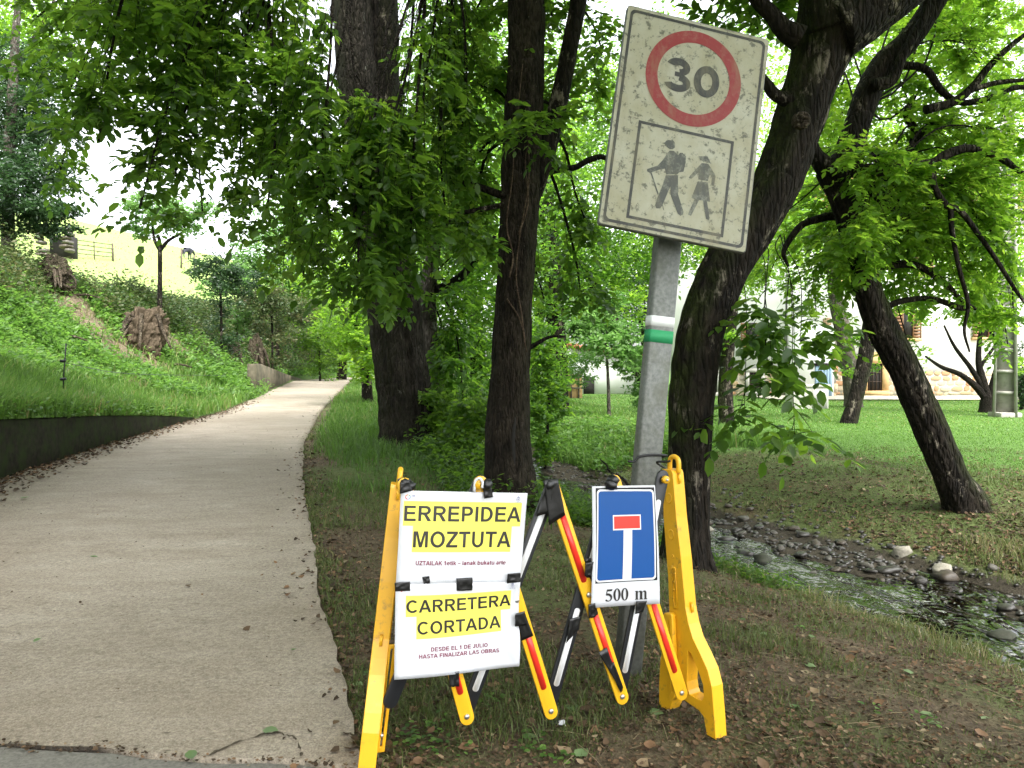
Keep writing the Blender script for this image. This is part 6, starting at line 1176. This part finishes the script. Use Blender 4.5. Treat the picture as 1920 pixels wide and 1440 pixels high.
for i in range(4): strap(Tn[i + 1], Bn[i], -.006, M_black, 'black_strap', M_white_ref)
# end stands
OUT = [(-.1097, .8861), (-.1007, .8696), (-.0940, .7127), (-.0735, .5359), (-.068, .4966), (-.0615, .3812), (-.0590, .32), (-.0637, .2782), (-.0894, .2157), (-.1089, .1635), (-.1150, .0705), (-.1150, -.012), (-.102, -.022), (-.062, -.018), (-.048, .005), (-.0427, .0215), (-.0353, .0457), (-.0207, .0507), (.0136, .0529), (.0504, .049), (.092, .0442), (.118, .0296), (.130, -.012), (.1337, -.030), (.178, -.030),
       (.172, .0341), (.1650, .0926), (.1578, .1512), (.1372, .205), (.0998, .2536), (.0637, .2958), (.0421, .3417), (.0254, .399), (.0095, .5122), (.0005, .580), (-.0245, .7234), (-.0446, .8861), (-.052, .8981), (-.100, .8981)]
HOLE = [(.0381, .242), (.052, .2386), (.0911, .1864), (.1148, .1429), (.1192, .1015), (.1100, .0860), (.0918, .0813), (.05, .083), (.0405, .096), (.0345, .1256)]
def stand(o, n, m, side, tilt, th=.056):
    """o: foot of the mast; n: direction of the front leg; m: thickness direction; tilt: sideways lean"""
    up = nrm(np.array([0, 0, 1.0]) + m * tilt); m = nrm(m - up * (m @ up)); og = o - m * th * .0
    V, F = extrude(OUT, og, n, up, m, th, HOLE); E = bevel(fix_normals(build('end_stand', V, F, M_yellow, BR)), .009, 3)
    for p in E.data.polygons: p.use_smooth = False
    c = og + m * th / 2
    # carrying loop on top
    lp = [c + n * x + up * z for x, z in ((-.090, .888), (-.090, .925), (-.083, .941), (-.0665, .947), (-.050, .941), (-.043, .925), (-.043, .888))]; V, F, _ = tube(spline(lp, 24), .0095, 10); build('loop', V, F, M_yellow, E, None, True)
    fs = 1 if side > 0 else -1; face = og if side < 0 else og + m * th; om = -m if side < 0 else m
    # shallow round dimples, slots and lugs
    for x, z, r in ((-.0640, .79, .017), (-.0510, .655, .017), (-.041, .575, .006)):
        q = face + n * x + up * z; a = np.linspace(0, 2 * np.pi, 20, endpoint=False); rg = lambda rr, h: q + n * (np.cos(a) * rr)[:, None] + up * (np.sin(a) * rr * 1.25)[:, None] + om * h
        V = np.concatenate([rg(r, .0006), rg(r * .88, .0030), rg(r * .7, .0012), rg(r * .3, .0007)]); i = np.arange(20); j = (i + 1) % 20; F = [np.stack([i + 20 * k, j + 20 * k, j + 20 * k + 20, i + 20 * k + 20], -1) for k in range(3)] + [(i + 60)[None]]; build('dimple', V, F, M_yellow, E, None, True)
    V, F = extrude([(-.046, .54), (-.026, .535), (-.014, .385), (-.030, .378), (-.036, .40)], face, n, up, om, .003, [(-.042, .53), (-.034, .41), (-.029, .390), (-.021, .395), (-.030, .528)]); fix_normals(build('moulded_rim', V, F, M_yellow, E))
    for k in range(4):
        z = .42 + k * .03; q = face + n * (-.031 + .0032 * (3 - k) * -.6) + up * z; V, F, _ = tube(np.array([q, q + om * .003]), .0055, 8); build('stud', V, F, M_yellow, E)
    for x, z in ((-.018, .395), (-.040, .865)):
        fr = og + n * 0 + m * th * .5; pz = np.interp(z, [.3, .4, .51, .72, .9], [.058, .0255, .0098, -.024, -.046]); q = fr + n * pz + up * z; V, F = extrude([(0, -.02), (.010, -.014), (.008, .012), (0, .02)], q - m * .005, n, up, m, .010); fix_normals(build('lug', V, F, M_yellow, E))
    # slotted slider bracket towards the straps
    w = -om if False else om
    return E, og, n, up, m, face, om
nR = nrm(np.array([.52, -.855, 0])); mR = np.array([-nR[1], nR[0], 0])
qR = P(1275, 1335, 2.80); ER, og, n_, up_, m_, fc, om_ = stand(qR, nR, mR, -1, 0.0)
V, F = extrude([(-.068, .352), (-.060, .360), (-.030, .366), (-.022, .358), (-.004, .060), (-.018, .040), (-.034, .034)], fc + om_ * .003, n_, up_, om_, .020, [(-.043, .335), (-.0385, .337), (-.0175, .075), (-.0225, .072)]); bevel(fix_normals(build('slider_bracket', V, F, M_yellow, ER)), .002)
qL = P(699, 1440, 2.37); qL[2] = .118; nL = nrm(np.array([.13, -.99, 0])); mL = np.array([-nL[1], nL[0], 0])
EL, og, n_, up_, m_, fc, om_ = stand(qL - np.array([.063, -.11, 0]), nL, mL, 1, .115, .054)
# the left bracket is seen square on: a slotted frame standing off the mast
br_o = og + m_ * .05; bx_ = nrm(bd); mb = MB(); br_o = br_o + n_ * .03
V, F = extrude([(.003, .385), (.0275, .385), (.0275, .030), (.003, .030)], br_o, bx_, up_, nrm(np.cross(bx_, up_)), .010, [(.0095, .372), (.0095, .048), (.0175, .048), (.0175, .372)]); bevel(fix_normals(build('slider_bracket', V, F, M_yellow, EL)), .0015)
q = br_o + bx_ * .0135 + up_ * .085; V, F, _ = tube(np.array([q, q + nL * .010, q + nL * .014]), [.008, .007, .003], 10); build('rivet', V, F, M_bolt, EL, None, True)
# mounting disc where the last strap hangs on the right mast
q = P(1246, 899, 2.705); V, F, _ = tube(np.array([q, q + bn * .012, q + bn * .016]), [.0145, .014, .010], 16); build('hinge_disc', V, F, M_yellow, BR, None, True); V, F, _ = tube(np.array([q + bn * .016, q + bn * .02]), .005, 8); build('rivet', V, F, M_bolt, BR)
q = P(898, 908, 2.46); V, F, _ = tube(np.array([q, q + bn * .010]), [.017, .016], 14); build('hinge_disc', V, F, M_yellow, BR, None, True)
# tape wound round the straps
def tape_patch(pts, d, parent, name='tape', lift=None, mat=None):
    """crumpled strip of tape with its four corners surveyed on the straps"""
    pl = lambda u, v: hit(u, v, d); c = np.array([pl(*p) for p in pts]); s = Sheet(c, lambda a, b: (vnoise(np.stack([a * 5, b * 4, a * 0 + c[0][0] * 50], -1), 5) - .5) * .005); return s.panel(name, mat or M_tape, parent, .0025, 8, 8)
def hit(u, v, off):
    p0 = np.array([-.45, 2.37, 0]) + bn * off; r = P(u, v, 1.0) - CAM; return CAM + r * (((p0 - CAM) @ bn) / (r @ bn))
for pts, d in (([(1020, 900), (1046, 898), (1060, 966), (1030, 985)], .0225), ([(1020, 920), (1038, 910), (1030, 962), (1006, 968)], .020), ([(968, 1150), (984, 1148), (1000, 1192), (978, 1202)], .024), ([(1104, 1136), (1117, 1134), (1122, 1152), (1104, 1160)], .024), ([(1122, 1224), (1138, 1214), (1168, 1296), (1160, 1288)], .024),
               ([(1068, 1160), (1090, 1156), (1086, 1180), (1062, 1206)], .012), ([(1150, 1240), (1142, 1252), (1164, 1300), (1168, 1288)], .022), ([(1098, 1048), (1108, 1046), (1110, 1082), (1098, 1084)], .016)):
    tape_patch(pts, d, BR)

# ------------------------------------------------------------------ posters taped to the barrier
def poster(label, corners, curl, cat='poster'):
    sh = Sheet(corners, curl); c = sh.at([(.5, .5)])[0]; t = thing('poster', label, cat, c); pg_ = sh.panel('paper', M_paper, t, .0012, 24, 20); return sh, t
cv1 = lambda s, t: .006 * np.sin(s * 5.2) * (1 - t) + .004 * np.sin(t * 4 + s)
c1 = np.array([[-.3487, 2.3732, 1.0145], [.0532, 2.5119, .983], [.0266, 2.5027, .684], [-.3656, 2.3674, .7193]])
S1, T1 = poster('white poster with yellow bands reading ERREPIDEA MOZTUTA', c1, cv1)
S1.rect('highlight_band', (.026, .962, .629, .892), M_hl, T1, .0006, 16, 4); S1.rect('highlight_band', (.103, .893, .351, .632), M_hl, T1, .0009, 16, 4)
boldword(S1, T1, 'ERREPIDEA', .021, .960, .680, .843, M_ink); boldword(S1, T1, 'MOZTUTA', .098, .892, .402, .574, M_ink)
boldword(S1, T1, 'UZTAILAK 1etik – lanak bukatu arte', .136, .864, .212, .2585, M_maroon)
def logo(S_, T_, cx, cy, rx, ry, a0=0, cut=None):
    for k, (m, b0_, b1_) in enumerate([(M_logored, 180, 265), (M_orange, 85, 175), (M_logogreen, 20, 80), (M_logoblue, -90, 15)]):
        if cut and k not in cut: continue
        o = ell(cx, cy, rx, ry, 8, R(b0_), R(b1_)); i = ell(cx, cy, rx * .68, ry * .68, 8, R(b0_), R(b1_)); S_.flat('logo_arc', [o + i[::-1]], m, T_, .0012)
def crest(S_, T_, cx, cy, k=1.0):
    S_.flat('crest', [[ell(cx, cy, .0155 * k, .022 * k, 20), ell(cx, cy, .0120 * k, .017 * k, 20)[::-1]], ell(cx, cy, .006 * k, .009 * k, 10), [(cx - .011 * k, cy + .022 * k), (cx + .011 * k, cy + .022 * k), (cx + .013 * k, cy + .036 * k), (cx + .006 * k, cy + .030 * k), (cx, cy + .042 * k), (cx - .006 * k, cy + .030 * k), (cx - .013 * k, cy + .036 * k)]], M_crest, T_, .0012)
def fine_print(S_, T_, x0, x1, y0, y1, seed, mat=None, hgt=.010):
    """print too small to read in the photograph: a row of tiny dashes"""
    g = random.Random(seed); x = x0; ps = []
    while x < x1:
        w = g.uniform(.004, .016); yy = y0 + (y1 - y0) * (x - x0) / (x1 - x0); ps.append([(x, yy), (min(x + w, x1), yy), (min(x + w, x1), yy + hgt), (x, yy + hgt)]); x += w + .004
    S_.flat('fine_print', ps, mat or M_greyink, T_, .0012)
logo(S1, T1, .0545, .9335, .021, .028); fine_print(S1, T1, .083, .112, .938, .938, 1, M_crest, .018); fine_print(S1, T1, .083, .146, .920, .920, 2, None, .006)
crest(S1, T1, .927, .928); fine_print(S1, T1, .905, .950, .893, .893, 3, M_crest, .007); fine_print(S1, T1, .31, .72, .042, .024, 4, None, .006)
cv2 = lambda s, t: .012 * np.sin(s * 4.2 + .6) * (1 - .5 * t) + .014 * np.exp(-((s - 1) / .22) ** 2) * np.sin(t * 7) * .6
c2 = np.array([[-.3672, 2.3668, .7229], [.0266, 2.5027, .6911], [.0267, 2.5027, .4034], [-.3729, 2.3649, .4227]])
c2 = c2 + bn * .004
S2, T2 = poster('white poster with yellow bands reading CARRETERA CORTADA, below the other', c2, cv2)
def skewband(S_, T_, x0, x1, lo, hi, rise, mat, lift):
    a = np.linspace(0, 1, 17); b = np.linspace(0, 1, 5); A, B = np.meshgrid(a, b); st = np.stack([x0 + A.ravel() * (x1 - x0), lo + B.ravel() * (hi - lo) + rise(A.ravel())], -1); m = 17; i = (np.arange(4)[:, None] * m + np.arange(16)[None]).ravel()
    return build('highlight_band', S_.at(st, lift), [np.stack([i, i + 1, i + m + 1, i + m], -1)], mat, T_)
rz = lambda q: .020 * q * q - .003
skewband(S2, T2, .078, .928, .655, .880, rz, M_hl, .0006); skewband(S2, T2, .160, .846, .416, .657, rz, M_hl, .0009)
boldword(S2, T2, 'CARRETERA', .077, .928, .698, .832, M_ink, rz); boldword(S2, T2, 'CORTADA', .162, .842, .463, .600, M_ink, lambda q: rz(q) * .5)
boldword(S2, T2, 'DESDE EL 1 DE JULIO', .271, .733, .274, .319, M_maroon, lambda q: -.008 * q); boldword(S2, T2, 'HASTA FINALIZAR LAS OBRAS', .179, .828, .207, .251, M_maroon, lambda q: -.012 * q)
logo(S2, T2, .052, .945, .021, .028, cut=(0,)); crest(S2, T2, .936, .952, .9); fine_print(S2, T2, .913, .960, .921, .921, 5, M_crest, .006); fine_print(S2, T2, .31, .71, .018, .012, 6, None, .006)
cv3 = lambda s, t: .008 * np.sin((1 - t) * 3.0) * 1.0 - .004 * np.sin(s * 3.1)
c3 = np.array([[.2742, 2.5881, .9942], [.505, 2.6678, .9855], [.5251, 2.6747, .5623], [.2714, 2.5871, .575]])
S3, T3 = poster('poster with blue dead end road symbol and 500 m below it', c3, cv3)
S3.flat('border', [[(.050, .2015), (.967, .2045), (.985, .9845), (.055, .9855)]], M_blackp, T3, .0005)
def q3(bl, br, tr, tl_, rx, ry):
    o = []
    for a, b in rrect(0, 1, 0, 1, rx, ry): o.append(tuple(np.array(bl) * (1 - a) * (1 - b) + np.array(br) * a * (1 - b) + np.array(tr) * a * b + np.array(tl_) * (1 - a) * b))
    return o
S3.flat('white_edge', [q3((.051, .2105), (.946, .2115), (.973, .966), (.075, .974), .06, .04)], M_whitep, T3, .0009); S3.flat('blue_field', [q3((.073, .2245), (.926, .2285), (.949, .952), (.097, .9585), .05, .035)], M_blue, T3, .0013)
S3.flat('road_stem', [[(.450, .2255), (.580, .2265), (.606, .640), (.474, .640)]], M_whitep, T3, .0017); S3.flat('white_outline', [[(.311, .636), (.742, .636), (.745, .761), (.313, .761)]], M_whitep, T3, .0021); S3.flat('red_bar', [[(.328, .6475), (.726, .6475), (.729, .7505), (.3295, .7505)]], M_redp, T3, .0025)
# 500 m in a bold roman face, drawn as outlines
def dig0(x, w, y, h):
    return [[ell(x + w / 2, y + h / 2, w / 2, h / 2, 28), ell(x + w / 2, y + h / 2, w * .20, h * .43, 28)[::-1]]]
def dig5(x, w, y, h):
    o = [(.22, 1), (.92, 1), (.98, 1.03), (.86, .83), (.30, .83), (.25, .68), (.52, .66), (.78, .56), (.94, .38), (.90, .18), (.72, .04), (.45, -.015), (.20, .0), (.04, .07), (.05, .17), (.18, .18), (.34, .09), (.50, .06), (.66, .13), (.70, .27), (.62, .40), (.42, .49), (.08, .50)]
    return [[(x + a * w, y + b * h) for a, b in o]]
def letm(x, w, y, h):
    o = [(0, 0), (.28, 0), (.28, .08), (.23, .11), (.23, .78), (.30, .86), (.36, .85), (.40, .74), (.40, .11), (.35, .08), (.35, 0), (.65, 0), (.65, .08), (.60, .11), (.60, .78), (.67, .86), (.73, .85), (.77, .74), (.77, .11), (.72, .08), (.72, 0), (1, 0), (1, .08), (.94, .11), (.94, .78), (.90, .94), (.82, 1), (.72, .99), (.59, .86), (.55, .96), (.46, 1), (.36, .98), (.23, .86), (.23, .99), (0, .99), (0, .91), (.06, .88), (.06, .11), (0, .08)]
    return [[(x + a * w, y + b * h) for a, b in o]]
for nm_, pl_ in (('numeral', dig5(.198, .112, .046, .102)), ('numeral', dig0(.318, .106, .044, .108)), ('numeral', dig0(.432, .106, .044, .108)), ('letter', letm(.636, .178, .046, .076))): S3.flat(nm_, pl_, M_ink, T3, .0014)
# strips of black tape holding the sheets
for pts, d, par in (([(750, 905), (768, 903), (773, 920), (750, 926)], .036, T1), ([(905, 908), (921, 912), (925, 932), (908, 935)], .036, T1), ([(792, 1082), (805, 1080), (807, 1096), (795, 1096)], .040, T1), ([(856, 1085), (886, 1083), (886, 1107), (857, 1108)], .042, T2), ([(952, 1076), (976, 1074), (977, 1091), (951, 1094)], .042, T2), ([(740, 1093), (769, 1091), (769, 1108), (741, 1109)], .042, T2), ([(966, 1152), (984, 1146), (988, 1172), (966, 1175)], .040, T2), ([(842, 1261), (861, 1259), (861, 1287), (843, 1288)], .040, T2),
                    ([(1137, 905), (1157, 905), (1157, 918), (1137, 918)], .036, T3), ([(1098, 1056), (1113, 1053), (1109, 1080), (1097, 1081)], .038, T3), ([(1194, 1128), (1214, 1127), (1206, 1148), (1191, 1151)], .038, T3), ([(1104, 1134), (1116, 1131), (1118, 1156), (1104, 1160)], .038, T3)):
    tape_patch(pts, d, par)
for (u, v, d, par) in ((758, 905, 2.40, T1), (768, 912, 2.40, T1), (1150, 901, 2.62, T3), (1145, 908, 2.61, T3), (912, 910, 2.46, T1), (1030, 908, 2.555, BR)):
    q = P(u, v, d); V, F = IV.copy(), IF; r = 1 + (fbm(V * 2 + u, 3, 2) - .5) * .7; build('tape_wad', V * r[:, None] * [.021, .017, .019] + q, [F], M_tape, par, None, False)
q = [P(*p, 2.45) for p in ((889, 922), (891, 903), (899, 897), (905, 905), (904, 915))]; V, F, _ = tube(spline(q, 14), .005, 6); build('torn_paper', V, F, M_paper, T1)
# cord tying the barrier to the post, and a torn scrap of plastic on the ground
kp = along(856); cc = bot + ax * kp; lp = [cc + fx * -.11 + fy * -.05 + ax * -.02, cc - fx * .075 - fy * .034 + ax * -.02, cc - fx * .056 - fy * .034 + ax * .0, cc - fy * .036 + ax * .012, cc + fx * .056 - fy * .034 + ax * .014, cc + fx * .09 + fy * .0 + ax * .01, cc + fx * .10 + fy * .05 + ax * 0, cc + fx * .05 + fy * .07 + ax * -.02]
T = thing('cord', 'black plastic cord tied round the steel post and through the loop of the yellow stand', 'cord', cc)
V, F, _ = tube(spline(lp, 50), .0055, 6); build('loop', V, F, M_string, T, None, True)
lp = [cc + fx * .056 - fy * .034 + ax * -.05, cc + fx * .09 - fy * .1 + ax * -.06, P(1232, 868, 2.92), P(1250, 866, 2.86), P(1256, 864, 2.82)]; V, F, _ = tube(spline(lp, 30), .0045, 6); build('loop', V, F, M_string, T, None, True)
c = uvground(1045, 1362); T = thing('plastic_scrap', 'crumpled scrap of black plastic tape with a white bit on the soil', 'scrap', c)
V = IV.copy(); r = 1 + (fbm(V * 2.2, 9, 3) - .5) * 1.2; build('wad', V * r[:, None] * [.032, .02, .014] + c + [0, 0, .012], [IF], M_tape, T); V, F, _ = tube(spline([c + [-.03, .03, .02], c + [-.035, .045, .035], c + [-.025, .05, .03], c + [.0, .02, .03]], 12), .006, 6); build('strip', V, F, M_tape, T); build('paper_bit', np.array([[.004, -.024, .018], [.03, -.022, .012], [.024, -.018, .034], [.004, -.02, .03]]) + c, [np.array([[0, 1, 2, 3]])], M_paper, T)
# fallen stick near the posters, dead branch by the blue poster
q = [P(1150, 885, 3.6), P(1141, 880, 3.7), P(1134, 868, 3.75), P(1128, 862, 3.8)]; 
T = None
lp = [uvground(1205, 960) + [0, 0, -.02], P(1180, 912, 4.6), P(1145, 886, 4.5), P(1137, 872, 4.5), P(1126, 862, 4.45)]
V, F, _ = tube(spline(lp, 20), np.linspace(.010, .004, 20), 6); tag(build('dead_branch', V, F, M_twig, None, {'moss': np.zeros(len(V))}), 'thin dead branch sticking up behind the top of the blue poster', 'branch')
